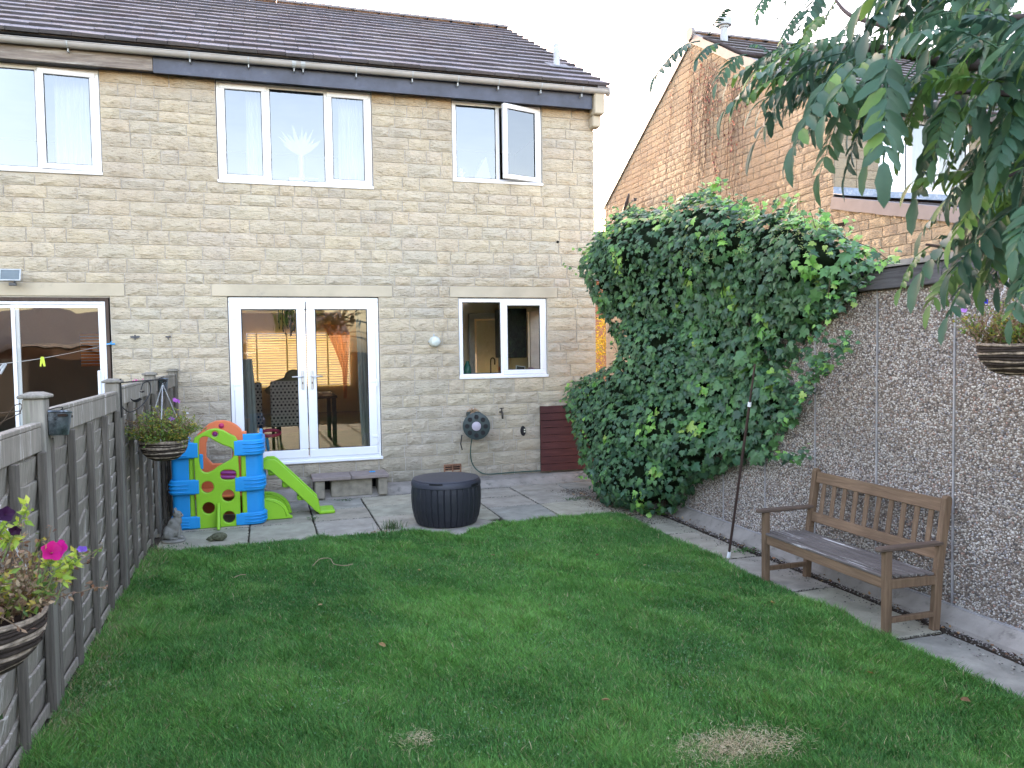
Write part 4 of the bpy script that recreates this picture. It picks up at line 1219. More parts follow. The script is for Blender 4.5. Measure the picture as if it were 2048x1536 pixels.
for y in (BY0, BY1):
    beam('leg', M['bench'], bench, (3.665, y, 0.0), (3.665, y, 0.548), 0.05, 0.045, YV)
    beam('leg', M['bench'], bench, (4.045, y, 0.0), (4.072, y, 0.40), 0.055, 0.042, YV)
    pt = MB(); pr = [(4.045, 0.40), (4.10, 0.40), (4.165, 0.82), (4.165, 0.845), (4.150, 0.862), (4.125, 0.862), (4.11, 0.845)]
    pt.prism(pr, y - 0.021, y + 0.021, (Vector((0, 0, 0)), Vector((1, 0, 0)), Vector((0, 0, 1)), Vector((0, 1, 0))), bev=0.004)
    pt.build('back_post', M['bench'], bench)
    ar = MB(); pr = [(3.575, 0.0), (3.60, -0.028), (3.70, -0.036), (4.09, -0.026), (4.09, 0.026), (3.70, 0.036), (3.60, 0.028)]
    ar.prism(pr, 0.549, 0.573, (Vector((0, y, 0)), Vector((1, 0, 0)), Vector((0, 1, 0)), Vector((0, 0, 1))), bev=0.005)
    ar.build('arm', M['bench_arm'], bench)
    beam('side_rail', M['bench'], bench, (3.69, y, 0.335), (4.05, y, 0.325), 0.028, 0.06)
    beam('stretcher', M['bench'], bench, (3.69, y, 0.105), (4.03, y, 0.105), 0.03, 0.035)
beam('front_rail', M['bench_y'], bench, (3.668, BY0 + 0.026, 0.335), (3.668, BY1 - 0.026, 0.335), 0.028, 0.068)
beam('back_seat_rail', M['bench_y'], bench, (4.06, BY0 + 0.022, 0.33), (4.06, BY1 - 0.022, 0.33), 0.025, 0.055)
up_ = Vector((0.152, 0, 0.988))
beam('back_rail', M['bench_y'], bench, (4.132, BY0 + 0.022, 0.795), (4.132, BY1 - 0.022, 0.795), 0.03, 0.085, up_)
beam('back_rail', M['bench_y'], bench, (4.085, BY0 + 0.022, 0.485), (4.085, BY1 - 0.022, 0.485), 0.03, 0.075, up_)
for i in range(10):
    y = BY0 + 0.022 + (BY1 - BY0 - 0.044) * (i + 0.75) / 10.5
    beam('back_slat', M['bench'], bench, (4.090, y, 0.515), (4.128, y, 0.76), 0.042, 0.014, Vector((1, 0, -0.15)))
for i in range(6):
    x = 3.672 + i * 0.067
    beam('seat_slat', M['bench_seat'], bench, (x, BY0 - 0.012, 0.384 - 0.004 * abs(i - 1) + random.uniform(-.001, .001)), (x, BY1 + 0.012, 0.384 - 0.004 * abs(i - 1)), 0.046, 0.018)

# ================================================================== STORAGE TUB
M['tub'] = mat_plain('charcoal_plastic', (0.022, 0.023, 0.029), 0.55, 0.4, 0.08, 10, 0.0005, bscale=200)
M['tub_lid'] = mat_plain('charcoal_lid', (0.040, 0.041, 0.053), 0.5, 0.4, 0.08, 8, 0.0005, bscale=200)
tub = thing('storage_tub', 'round charcoal plastic barrel shaped storage tub with flat lid on the patio', 'storage tub', (1.775, 8.03, 0.02))
tb = MB(); NS = 34
prof = [(0.30, 0.0), (0.318, 0.01), (0.345, 0.08), (0.362, 0.17), (0.369, 0.27), (0.367, 0.35), (0.360, 0.405)]
vs, n = [], NS * 8
for (r_, h) in prof:
    for k in range(n):
        gk = 0.010 if k % 8 == 0 else 0.0
        a = 2 * math.pi * k / n
        vs.append((1.775 + (r_ - gk) * math.cos(a), 8.03 + (r_ - gk) * math.sin(a), 0.022 + h))
fs = [(i * n + k, i * n + (k + 1) % n, (i + 1) * n + (k + 1) % n, (i + 1) * n + k) for i in range(len(prof) - 1) for k in range(n)]
tb.add(vs, fs); tb.build('body', M['tub'], tub)
l = MB(); l.lathe([(0.362, 0.402), (0.367, 0.408), (0.366, 0.445), (0.356, 0.462), (0.345, 0.464)], (1.775, 8.03, 0.02), 72); l.build('rim', M['tub_lid'], tub, smooth='auto')
l = MB(); l.lathe([(0.350, 0.462), (0.352, 0.468), (0.345, 0.478), (0.30, 0.485), (0.15, 0.492), (0.0, 0.494)], (1.775, 8.03, 0.02), 72); l.build('lid', M['tub_lid'], tub, smooth='auto')
for a0, a1, z0, z1 in ((R(-58), R(-38), 0.412, 0.438), (R(-130), R(-108), 0.450, 0.466)):
    hnd = MB(); vv = []
    for i in range(7):
        a = a0 + (a1 - a0) * i / 6
        for r_, z in ((0.3685, z0), (0.3685, z1)): vv.append((1.775 + r_ * math.cos(a), 8.03 + r_ * math.sin(a), 0.02 + z))
    hnd.add(vv, [(2 * i, 2 * i + 2, 2 * i + 3, 2 * i + 1) for i in range(6)]); hnd.build('hand_grip', M['gasket'], tub)

# ================================================================== PLAY TOWER WITH SLIDE
def plastic(name, col):
    m, nt, b = new_mat(name)
    n = world_tex(nt, scale=5, detail=5)
    c = ramp(nt, n, [(0.3, tuple(x * 0.9 for x in col)), (0.7, col)])
    d_ = world_tex(nt, scale=24, detail=8, rough=0.7)
    c = mixc(nt, ramp(nt, d_, [(0.62, (0, 0, 0)), (0.85, (0.35, 0.35, 0.35))]), c, (0.25, 0.26, 0.22))
    nt.links.new(c, b.inputs['Base Color']); gloss(b, 0.42, 0.45)
    b.inputs['Subsurface Weight'].default_value = 0.0
    bump(nt, b, world_tex(nt, scale=120, detail=3), 0.3, 0.0006)
    return m
M['lime'] = plastic('lime_plastic', (0.27, 0.56, 0.022))
M['blue'] = plastic('bright_blue_plastic', (0.012, 0.30, 0.72))
M['orange'] = plastic('orange_plastic', (0.80, 0.20, 0.07))
M['purple'] = plastic('purple_plastic', (0.22, 0.02, 0.17))
M['magenta'] = plastic('magenta_plastic', (0.50, 0.03, 0.12))
M['cream_p'] = plastic('pale_yellow_plastic', (0.78, 0.66, 0.38))
tower = thing('play_tower', 'toddler climbing tower of lime, blue and orange plastic with a small slide', 'play tower', (-0.5, 9.05, 0))
def zp(x, y): return (330 + x * 0.18227, 830 + y * 0.18227)
def smooth_loop(pts, it=2):
    for _ in range(it):
        o_ = []
        for i in range(len(pts)):
            a, b = pts[i], pts[(i + 1) % len(pts)]
            o_.append((a[0] * .75 + b[0] * .25, a[1] * .75 + b[1] * .25)); o_.append((a[0] * .25 + b[0] * .75, a[1] * .25 + b[1] * .75))
        pts = o_
    return pts
def panel2d(name, outer, holes, thick, bev, y, mat, parent, axis='XZ', off=0.0):
    cu = bpy.data.curves.new(name, 'CURVE'); cu.dimensions = '2D'; cu.fill_mode = 'BOTH'; cu.extrude = thick / 2 - bev; cu.bevel_depth = bev; cu.bevel_resolution = 1; cu.offset = -bev
    for loop in [outer] + holes:
        s_ = cu.splines.new('POLY'); s_.points.add(len(loop) - 1); s_.use_cyclic_u = True
        for p_, (a, b) in zip(s_.points, loop): p_.co = (a, b, 0, 1)
    ob = bpy.data.objects.new(name, cu); COL.objects.link(ob)
    me = bpy.data.meshes.new_from_object(ob.evaluated_get(bpy.context.evaluated_depsgraph_get()))
    bpy.data.objects.remove(ob)
    rot = Matrix.Translation((0, y, 0)) @ Matrix.Rotation(R(90), 4, 'X')
    if axis == 'YZ': rot = Matrix.Translation((off, 0, 0)) @ Matrix.Rotation(R(90), 4, 'Z') @ Matrix.Rotation(R(90), 4, 'X')
    me.transform(rot)
    me.materials.clear(); me.materials.append(mat)
    me.polygons.foreach_set('use_smooth', [True] * len(me.polygons)); me.set_sharp_from_angle(angle=R(40))
    o_ = bpy.data.objects.new(name, me); COL.objects.link(o_); o_.parent = parent; o_.matrix_basis = abs_inv(parent)
    return o_
def tr(pts, y): return [(lambda v: (v.x, v.z))(at(*zp(*p), 1, y)) for p in pts]
def circ(cx, cy, r, y, n=20):
    c = at(*zp(cx, cy), 1, y); e = at(*zp(cx + r, cy), 1, y); rr = abs(e.x - c.x)
    return [(c.x + rr * math.cos(2 * math.pi * k / n), c.z + rr * math.sin(2 * math.pi * k / n)) for k in range(n)]
TY = 8.75
outer = tr([(355, 1250), (345, 1000), (330, 700), (315, 420), (310, 290), (325, 245), (420, 190), (490, 155), (560, 145), (640, 165), (700, 200), (770, 232), (797, 275), (800, 420), (815, 620), (822, 800), (835, 1215)], TY)
outer[0] = (outer[0][0], 0.004); outer[-1] = (outer[-1][0], 0.004)
win = smooth_loop(tr([(372, 300), (385, 250), (430, 232), (470, 236), (560, 290), (640, 330), (725, 355), (756, 400), (748, 465), (690, 505), (590, 555), (520, 612), (450, 636), (395, 605), (378, 520), (370, 400)], TY), 1)
slot = smooth_loop(tr([(606, 600), (782, 596), (784, 704), (610, 712)], TY), 2)
panel2d('front_panel', outer, [win, slot, circ(548, 208, 36, TY), circ(468, 788, 68, TY), circ(694, 882, 68, TY), circ(480, 1018, 68, TY), circ(705, 1116, 68, TY)], 0.05, 0.011, TY, M['lime'], tower)
a = at(*zp(262, 600), 1, TY + .03).x; b = at(*zp(890, 600), 1, TY + .03).x
for x0, x1 in ((a, a + 0.05), (b - 0.05, b)):
    MB().box(x0, x1, TY + 0.02, TY + 0.055, 0.03, 0.80, bev=0.01).build('panel_flange', M['lime'], tower, smooth='auto')
fin = panel2d('stabiliser_fin', smooth_loop([(TY - 0.20, 0.002), (TY - 0.02, 0.002), (TY - 0.02, 0.27), (TY - 0.06, 0.26), (TY - 0.17, 0.06)], 1), [], 0.03, 0.008, 0, M['lime'], tower, 'YZ', at(*zp(590, 1150), 1, TY - 0.1).x)
sm = lambda o_: o_
l = MB(); c = at(*zp(548, 208), 1, TY); l.lathe([(0.0, -0.02), (0.020, -0.012), (0.026, 0.0), (0.020, 0.012), (0.0, 0.02)], c, 16, (0, 1, 0)); l.build('spinning_ball', M['purple'], tower, smooth=True)
for zz in (632, 682):
    p0, p1 = at(*zp(612, zz), 1, TY), at(*zp(778, zz), 1, TY)
    l = MB(); l.tube([p0, p0.lerp(p1, .08), p0.lerp(p1, .92), p1], [0.018, 0.023, 0.023, 0.018], 12); l.build('spinning_roller', M['purple'], tower, smooth='auto')
# embossed bar under the rollers (raised frame with worn raised lettering)
e0, e1 = at(*zp(570, 742), 1, TY), at(*zp(780, 792), 1, TY)
mb = MB(); ring(mb, e0.x, e1.x, e1.z, e0.z, 0.004, TY - 0.0275, TY - 0.0245, 0.001)
xx = e0.x + 0.02
while xx < e1.x - 0.02:
    mb.box(xx, xx + 0.010, TY - 0.0272, TY - 0.0245, e1.z + 0.010, e0.z - 0.010); xx += 0.017
mb.build('embossed_plate', M['lime'], tower)
# blue corner walls
def sweep_wall(name, plan, z0, z1, th, mat, bulge=0.0, bev=0.012):
    n = len(plan); mb_ = MB(); out = []
    for i in range(n):
        a_ = Vector(plan[max(0, i - 1)]); b_ = Vector(plan[min(n - 1, i + 1)]); t = (b_ - a_).normalized(); out.append(Vector((t.y, -t.x)))
    zs = [z0, z0 + bev, (z0 + z1) / 2, z1 - bev, z1]; of = [-bev * 0.8, bulge * 0.6, bulge, bulge * 0.6, -bev * 0.8]
    vs = []
    for z, o2 in zip(zs, of):
        for i in range(n):
            p = Vector(plan[i]) + out[i] * o2; vs.append((p.x, p.y, z))
    for z in (z1, z0):
        for i in range(n):
            p = Vector(plan[i]) - out[i] * th; vs.append((p.x, p.y, z))
    L_ = 7; fs = []
    for j in range(L_):
        j2 = (j + 1) % L_
        for i in range(n - 1): fs.append((j * n + i, j * n + i + 1, j2 * n + i + 1, j2 * n + i))
    fs.append(tuple(j * n for j in range(L_))); fs.append(tuple(j * n + n - 1 for j in range(L_))[::-1])
    mb_.add(vs, fs)
    return mb_.build(name, mat, tower, smooth='auto')
def arcplan(pts, r=0.09, n=6):
    out = [pts[0]]
    for i in range(1, len(pts) - 1):
        a_, b_, c_ = Vector(pts[i - 1]), Vector(pts[i]), Vector(pts[i + 1])
        d1, d2 = (a_ - b_).normalized(), (c_ - b_).normalized()
        for k in range(n + 1):
            t = k / n; q = (b_ + d1 * r) * (1 - t) ** 2 + b_ * 2 * t * (1 - t) + (b_ + d2 * r) * t * t
            out.append((q.x, q.y))
    out.append(pts[-1]); return out
XR, XL = -0.065, -0.985
plan_r = arcplan([(-0.265, TY + 0.03), (XR, TY + 0.03), (XR, 9.36)], 0.10)
plan_l = arcplan([(XL, 9.36), (XL, TY + 0.03), (-0.785, TY + 0.03)], 0.07)
sweep_wall('corner_wall', plan_r, 0.004, 0.975, 0.03, M['blue'])
sweep_wall('corner_wall', plan_l, 0.004, 0.965, 0.03, M['blue'])
claw_r = arcplan([(-0.352, TY - 0.028), (XR + 0.012, TY - 0.028), (XR + 0.02, 9.34)], 0.13)
claw_l = arcplan([(XL - 0.012, 9.34), (XL - 0.012, TY - 0.028), (-0.712, TY - 0.028)], 0.07)
zc = [(at(*zp(900, v0), 1, TY).z, at(*zp(900, v1), 1, TY).z) for v0, v1 in ((272, 442), (672, 832), (1068, 1212))]
for z1, z0 in zc:
    z0 = max(z0, 0.006)
    for pn in (claw_r, claw_l):
        sweep_wall('clip_band', pn, z0, z1, 0.02, M['blue'], 0.006)
        seg = ([((pn[0][0] * .55 + pn[1][0] * .45), pn[0][1])] + pn[1:-1] + [((pn[-2][0]), 9.2)]) if pn is claw_r else ([(pn[0][0], 9.2)] + pn[1:-1] + [((pn[-1][0] * .55 + pn[-2][0] * .45), pn[-1][1])])
        for k in range(3):
            zz = z0 + (z1 - z0) * (0.25 + 0.25 * k)
            o3 = [Vector((x, y, zz + 0.012 * (i / len(seg)) * (1 if pn is claw_r else -1))) for i, (x, y) in enumerate(seg)]
            rb = MB(); rb.tube([p + Vector((0.008 if pn is claw_r else -0.008, -0.007, 0)) for p in o3], [0.003] + [0.0085] * (len(o3) - 2) + [0.004], 6); rb.build('rib', M['blue'], tower, smooth=True)
BYk = 9.38
ob_ = tr([(360, 1000), (352, 215), (395, 180), (420, 150), (480, 95), (560, 62), (640, 55), (720, 72), (790, 108), (838, 155), (846, 178), (895, 175), (897, 1000)], BYk)
ob_[0] = (ob_[0][0], 0.01); ob_[-1] = (ob_[-1][0], 0.01)
ow = smooth_loop(tr([(455, 235), (560, 205), (640, 190), (745, 215), (775, 300), (740, 420), (730, 528), (455, 532)], BYk), 1)
panel2d('back_panel', ob_, [ow], 0.05, 0.011, BYk, M['orange'], tower)
l = MB(); c = at(*zp(618, 118), 1, BYk - 0.02); l.lathe([(0.0, -0.025), (0.025, -0.018), (0.033, 0.0), (0.025, 0.018), (0.0, 0.025)], c, 16, (0.3, 1, 0)); l.build('spinning_ball', M['magenta'], tower, smooth=True)
MB().box(-0.95, -0.10, TY + 0.06, 9.33, 0.30, 0.33, bev=0.01).build('platform', M['orange'], tower)
c = at(*zp(1045, 215), 1, 9.0); MB().box(c.x - .022, c.x + .022, 8.98, 9.03, 0.93, c.z + 0.025, bev=0.012).build('corner_peg', M['cream_p'], tower, smooth='auto')
MB().box(-0.71, -0.67, 8.80, 8.84, 0.62, 0.78, bev=0.008).build('inner_clip', M['blue'], tower)
# slide
SY = 9.0
sp_ = tr([(1070, 520), (1120, 490), (1200, 488), (1240, 512), (1640, 880), (1685, 925), (1692, 965), (1712, 1060), (1700, 1080), (1660, 1062), (1450, 860), (1150, 610), (1070, 590)], SY)
sp_ = [(x, max(z, 0.006)) for x, z in sp_]
for y in (SY + 0.02, SY + 0.30):
    panel2d('slide_side', sp_, [], 0.035, 0.009, y, M['lime'], tower)
bed_top = tr([(1070, 545), (1200, 540), (1650, 960), (1710, 1066)], SY); bed_top[-1] = (bed_top[-1][0], 0.03)
mb = MB(); pr = bed_top + [(x, max(0.01, z - 0.02)) for x, z in bed_top[::-1]]
mb.prism(pr, SY + 0.038, SY + 0.282, (Vector((0, 0, 0)), Vector((1, 0, 0)), Vector((0, 0, 1)), Vector((0, 1, 0)))); mb.build('slide_bed', M['lime'], tower)
lx0, lx1 = bed_top[-1][0] - 0.02, at(*zp(1868, 1070), 1, SY).x
MB().box(lx0, lx1, SY + 0.005, SY + 0.318, 0.004, 0.040, bev=0.010).build('slide_lip', M['lime'], tower, smooth='auto')
for q in ((1165, 640), (1320, 772), (1485, 912)):
    c = at(*zp(*q), 1, SY + 0.1); MB().box(c.x - 0.035, c.x + 0.045, SY + 0.06, SY + 0.26, c.z - 0.02, c.z + 0.05, bev=0.014).build('slide_foot', M['lime'], tower)
for y, k in ((8.93, 1.0), (9.22, 1.12)):
    c0 = at(*zp(1110, 1130), 1, 8.93).x
    arc = [(c0 - 0.03, 0.004), (c0 + 0.28, 0.004), (c0 + 0.28, 0.03)] + [(c0 + 0.245 * k * math.cos(t), 0.03 + 0.215 * k * math.sin(t)) for t in [R(6 + 84 * i / 9) for i in range(10)]] + [(c0 - 0.03, 0.03 + 0.215 * k)]
    panel2d('step_arch', arc, [], 0.04, 0.010, y, M['lime'], tower)
    arc2 = [(c0 + 0.215 * k * math.cos(t), 0.03 + 0.19 * k * math.sin(t), y - 0.022) for t in [R(3 + 84 * i / 9) for i in range(10)]]
    rb = MB(); rb.tube([(x, yy_, z) for x, z, yy_ in arc2], 0.006, 6); rb.build('arch_rib', M['lime'], tower, smooth=True)

# ================================================================== SMALL THINGS BY THE HOUSE
st = thing('slab_step', 'low step of two pinkish grey slabs on stone blocks under the french doors', 'step', (0.97, 10.0, 0.02))
M['stepstone'] = mat_plain('step_block_stone', (0.27, 0.24, 0.19), 0.9, 0.2, 0.25, 12, 0.008, bscale=30)
M['slab_pink'] = mat_plain('pinkish_slab', (0.26, 0.215, 0.195), 0.85, 0.25, 0.12, 8, 0.003, dirt=((0.17, 0.15, 0.14), 12, 0.55, 0.75))
for a, b in ((0.495, 0.968), (0.974, 1.435)):
    MB().box(a, b, 9.80, 10.19, 0.246, 0.290, bev=0.006).build('tread_slab', M['slab_pink'], st)
for a, b, y in ((0.525, 0.645, 9.83), (0.725, 1.235, 9.90), (1.305, 1.42, 9.84)):
    MB().box(a, b, y, 10.18, 0.02, 0.245, bev=0.010).build('support_block', M['stepstone'], st)
MB().box(0.52, 1.41, 10.12, 10.19, 0.03, 0.24).build('gap_shade_sheet', M['black_void'], st)  # black sheet standing in for the shade in the gaps between supports
tag(MB().box(1.215, 1.29, 10.0, 10.03, 0.291, 0.303, bev=0.004).build('blue_peg', M['blue'], None), 'small blue clothes peg lying on the slab step', 'clothes peg')
# hose reel
M['reel'] = mat_plain('dark_green_grey_plastic', (0.030, 0.045, 0.045), 0.5, 0.4, 0.12, 12)
M['hose'] = mat_plain('green_hose', (0.018, 0.062, 0.05), 0.45, 0.5, 0.1, 12)
M['lilac_p'] = mat_plain('lilac_grey_plastic', (0.40, 0.36, 0.42), 0.5, 0.4, 0.05, 12)
reel = thing('hose_reel', 'dark round wall mounted hose reel with a pale hub right of the french doors', 'hose reel', (2.70, WY, 0.82))
rc_ = at(953, 852, 1, 9.98); ax = Vector((-0.28, -0.96, 0.0)).normalized()
import bmesh
def disc_with_holes(c, ax, r, rh, rp, n, th):
    """flange disc with n round recessed cups"""
    mb_ = MB(); mb_.lathe([(0.05, 0.0), (r - 0.012, 0.0), (r, 0.006), (r, th - 0.004), (r - 0.008, th), (0.0, th)], c, 40, ax)
    return mb_
disc_with_holes(rc_, ax, 0.182, 0, 0, 8, 0.03).build('front_flange', M['reel'], reel, smooth='auto')
disc_with_holes(rc_ - ax * 0.17, ax, 0.165, 0, 0, 8, 0.02).build('rear_flange', M['reel'], reel, smooth='auto')
u_, w_ = ax.orthogonal().normalized(), None
w_ = ax.cross(u_)
for k in range(8):
    a = 2 * math.pi * k / 8
    c = rc_ + ax * 0.0315 + (u_ * math.cos(a) + w_ * math.sin(a)) * 0.122
    l = MB(); l.lathe([(0.030, -0.001), (0.031, 0.004), (0.026, 0.005), (0.023, -0.0005), (0.0, -0.0008)], c, 14, ax); l.build('flange_cup', M['gasket'], reel, smooth='auto')
l = MB(); l.lathe([(0.060, 0.0), (0.060, 0.018), (0.052, 0.024), (0.0, 0.026)], rc_ + ax * 0.030, 24, ax); l.build('hub', M['lilac_p'], reel, smooth='auto')
l = MB()
for k in range(7):
    for rr in (0.09, 0.112, 0.134):
        cc = rc_ - ax * (0.015 + 0.020 * k)
        l.tube([cc + (u_ * math.cos(t) + w_ * math.sin(t)) * rr for t in [2 * math.pi * i / 20 for i in range(21)]], 0.0085, 5, cap=False)
l.build('wound_hose', M['hose'], reel, smooth=True)
l = MB(); l.box(rc_.x - 0.03, rc_.x + 0.03, rc_.y + 0.02, WY, rc_.z - 0.12, rc_.z + 0.16, bev=0.006); l.box(rc_.x - 0.10, rc_.x + 0.08, rc_.y + 0.05, rc_.y + 0.16, rc_.z + 0.12, rc_.z + 0.18, bev=0.01); l.build('wall_bracket', M['reel'], reel)
M['tan'] = mat_plain('tan_leather', (0.38, 0.27, 0.18), 0.8, 0.2, 0.15, 30)
gl_ = thing('gardening_glove', 'tan gardening glove tucked on top of the hose reel', 'glove', (rc_.x - .05, rc_.y + .1, rc_.z + .19))
for dx, dz, rot_ in ((-0.09, 0.02, 0.5), (-0.03, 0.035, 0.2), (0.04, 0.035, -0.3), (0.08, 0.015, -0.6), (-0.12, -0.09, 1.0)):
    l = MB(); p0 = Vector((rc_.x - 0.03, rc_.y + 0.06, rc_.z + 0.185)); l.tube([p0, p0 + Vector((dx * .6, -.02, dz + .01)), p0 + Vector((dx, -0.035, dz - 0.01))], [0.02, 0.015, 0.008], 7); l.build('finger', M['tan'], gl_, smooth=True)
l = MB(); l.lathe([(0, -.03), (.025, -.02), (.032, 0.0), (.024, .03), (0, .036)], (rc_.x - 0.03, rc_.y + 0.07, rc_.z + 0.20), 12); l.build('palm', M['zinc'], gl_, smooth=True)
hp = [at(x, y, 1, yy_) for x, y, yy_ in ((944, 876, 10.02), (941, 900, 10.08), (943, 922, 10.12), (951, 937, 10.12), (966, 947, 10.10), (985, 948, 10.12), (1010, 946, 10.14), (1045, 943.5, 10.16), (1080, 941.5, 10.17), (1110, 939, 10.17))]
for p in hp[4:]: p.z = max(0.105, p.z)
def catmull(pts, n=6):
    out = []
    for i in range(len(pts) - 1):
        p0, p1, p2, p3 = pts[max(0, i - 1)], pts[i], pts[i + 1], pts[min(len(pts) - 1, i + 2)]
        for k in range(n):
            t = k / n
            out.append(0.5 * ((2 * p1) + (p2 - p0) * t + (2 * p0 - 5 * p1 + 4 * p2 - p3) * t * t + (3 * p1 - p0 - 3 * p2 + p3) * t ** 3))
    out.append(pts[-1]); return out
l = MB(); l.tube(catmull(hp), 0.008, 7); l.build('trailing_hose', M['hose'], reel, smooth=True)
l = MB(); q0 = at(924, 870, 1, 10.05); l.tube([q0, q0 + Vector((-0.02, 0, -0.12)), q0 + Vector((0, 0, -0.2))], 0.008, 6); l.build('hose_nozzle', M['gasket'], reel, smooth=True)
# tap
tc = at(1003, 826, 1, 10.17)
tp = thing('garden_tap', 'small dark brass garden tap on the wall right of the hose reel', 'tap', (tc.x, WY, tc.z))
M['brass'] = mat_plain('tarnished_brass', (0.07, 0.06, 0.05), 0.45, 0.5, 0.2, 30, metal=0.6)
l = MB(); l.tube([(tc.x, WY, tc.z + 0.01), (tc.x, 10.15, tc.z + 0.01), (tc.x, 10.125, tc.z - 0.01), (tc.x, 10.12, tc.z - 0.075)], [0.014, 0.016, 0.014, 0.013], 10); l.build('spout', M['brass'], tp, smooth=True)
l = MB(); l.tube([(tc.x, 10.16, tc.z + 0.01), (tc.x, 10.155, tc.z + 0.06)], 0.010, 8); l.tube([(tc.x - 0.03, 10.155, tc.z + 0.063), (tc.x + 0.03, 10.155, tc.z + 0.068)], 0.007, 8); l.build('handle', M['brass'], tp, smooth=True)
# oval key safe
kc = at(1047, 862, 1, 10.2)
ks = thing('key_safe', 'small black oval box with two pale buttons between the tap and the red board', 'key safe', (kc.x, WY, kc.z))
mb = MB(); mb.prism([(0.036 * math.cos(t), 0.068 * math.sin(t)) for t in [2 * math.pi * i / 20 for i in range(20)]], 0, 0.045, (Vector((kc.x, WY, kc.z)), Vector((1, 0, 0)), Vector((0, 0, 1)), Vector((0, -1, 0))), bev=0.008); mb.build('case', M['gasket'], ks, smooth='auto')
for dz in (0.012, -0.018): MB().box(kc.x + 0.004, kc.x + 0.024, WY - 0.05, WY - 0.0455, kc.z + dz, kc.z + dz + 0.018, bev=0.002).build('button', M['cream_plastic'], ks)
# round wall lamp
lc = at(871, 683, 1, 10.16)
lp = thing('wall_lamp', 'small round pale bulkhead lamp between the french doors and the kitchen window', 'wall lamp', (lc.x, WY, lc.z))
M['opal'] = mat_plain('pale_green_white_plastic', (0.55, 0.60, 0.56), 0.4, 0.5, 0.05, 20)
l = MB(); l.lathe([(0.0, 0.07), (0.03, 0.066), (0.055, 0.05), (0.066, 0.02), (0.072, 0.0), (0.072, -0.05), (0.0, -0.05)], (lc.x, WY - 0.055, lc.z), 24, (0, -1, 0)); l.build('lens', M['opal'], lp, smooth='auto')
l = MB(); l.box(lc.x - 0.085, lc.x + 0.085, WY - 0.03, WY - 0.005, lc.z - 0.012, lc.z + 0.012, bev=0.004); l.tube([(lc.x - .01, WY - .02, lc.z + .06), (lc.x - .01, WY - .03, lc.z + .10)], 0.010, 8); l.build('bracket', M['zinc'], lp)
# floodlight on the neighbour's side
fc_ = at(22, 552, 1, 10.10)
fl_ = thing('floodlight', 'grey tilted halogen floodlight above the sliding door at far left', 'floodlight', (fc_.x, WY, fc_.z))
Tm = Matrix.Translation(fc_) @ Matrix.Rotation(R(-18), 4, 'X')
mb = MB(); mb.add([Tm @ Vector(p) for p in ((-.10, -.03, -.065), (.10, -.03, -.065), (.10, -.03, .065), (-.10, -.03, .065), (-.06, .05, -.04), (.06, .05, -.04), (.06, .05, .04), (-.06, .05, .04))], [(0, 1, 2, 3), (4, 7, 6, 5), (0, 4, 5, 1), (1, 5, 6, 2), (2, 6, 7, 3), (3, 7, 4, 0)])
mb.build('housing', M['darkmetal'], fl_)
m2 = MB(); 
for d in ((-.105, .105, -.04, -.028, .058, .07), (-.105, .105, -.04, -.028, -.07, -.058), (-.105, -.093, -.04, -.028, -.058, .058), (.093, .105, -.04, -.028, -.058, .058)): m2.box(*d, mat=Tm)
m2.build('bezel', M['zinc'], fl_)
M['lampglass'] = mat_plain('lamp_glass', (0.12, 0.15, 0.16), 0.12, 0.6, 0.1, 10)
MB().box(-.092, .092, -.036, -.031, -.057, .057, mat=Tm).build('lens', M['lampglass'], fl_)
l = MB(); l.tube([(fc_.x, WY, fc_.z - 0.05), (fc_.x, WY - 0.06, fc_.z - 0.09), (fc_.x, fc_.y - .01, fc_.z - 0.085)], 0.010, 8); l.box(fc_.x - .02, fc_.x + .05, fc_.y - .03, fc_.y + .02, fc_.z - .11, fc_.z - .075, bev=.005); l.build('bracket', M['darkmetal'], fl_)
# hooks and wall ornaments
hk = at(270, 675, 1, 10.2); t = thing('butterfly_ornament', 'small dark winged ornament on the wall above the fence', 'wall ornament', (hk.x, WY, hk.z))
for sx in (-1, 1):
    mb = MB(); mb.prism([(0, -0.012), (sx * 0.045, -0.004), (sx * 0.055, 0.018), (sx * 0.02, 0.022), (0, 0.008)], 0, 0.006, (Vector((hk.x, WY - 0.03, hk.z)), Vector((1, 0, 0)), Vector((0, 0, 1)), Vector((0, -1, 0)))); mb.build('wing', M['darkmetal'], t)
l = MB(); l.tube([(hk.x, WY - .034, hk.z - .028), (hk.x, WY - .034, hk.z + .03)], [0.006, 0.011], 7); l.build('body', M['darkmetal'], t)
hk2 = at(336, 674, 1, 10.2); l = MB(); l.tube([(hk2.x, WY, hk2.z), (hk2.x, WY - .03, hk2.z), (hk2.x, WY - .035, hk2.z - .02), (hk2.x + .01, WY - .03, hk2.z - .03)], 0.006, 6); l.tube([(hk2.x - .03, WY - .015, hk2.z + .003), (hk2.x + .03, WY - .015, hk2.z + .003)], 0.008, 6)
tag(l.build('wall_hook', M['darkmetal'], None, smooth=True), 'tiny dark wall hook just left of the french doors', 'hook')
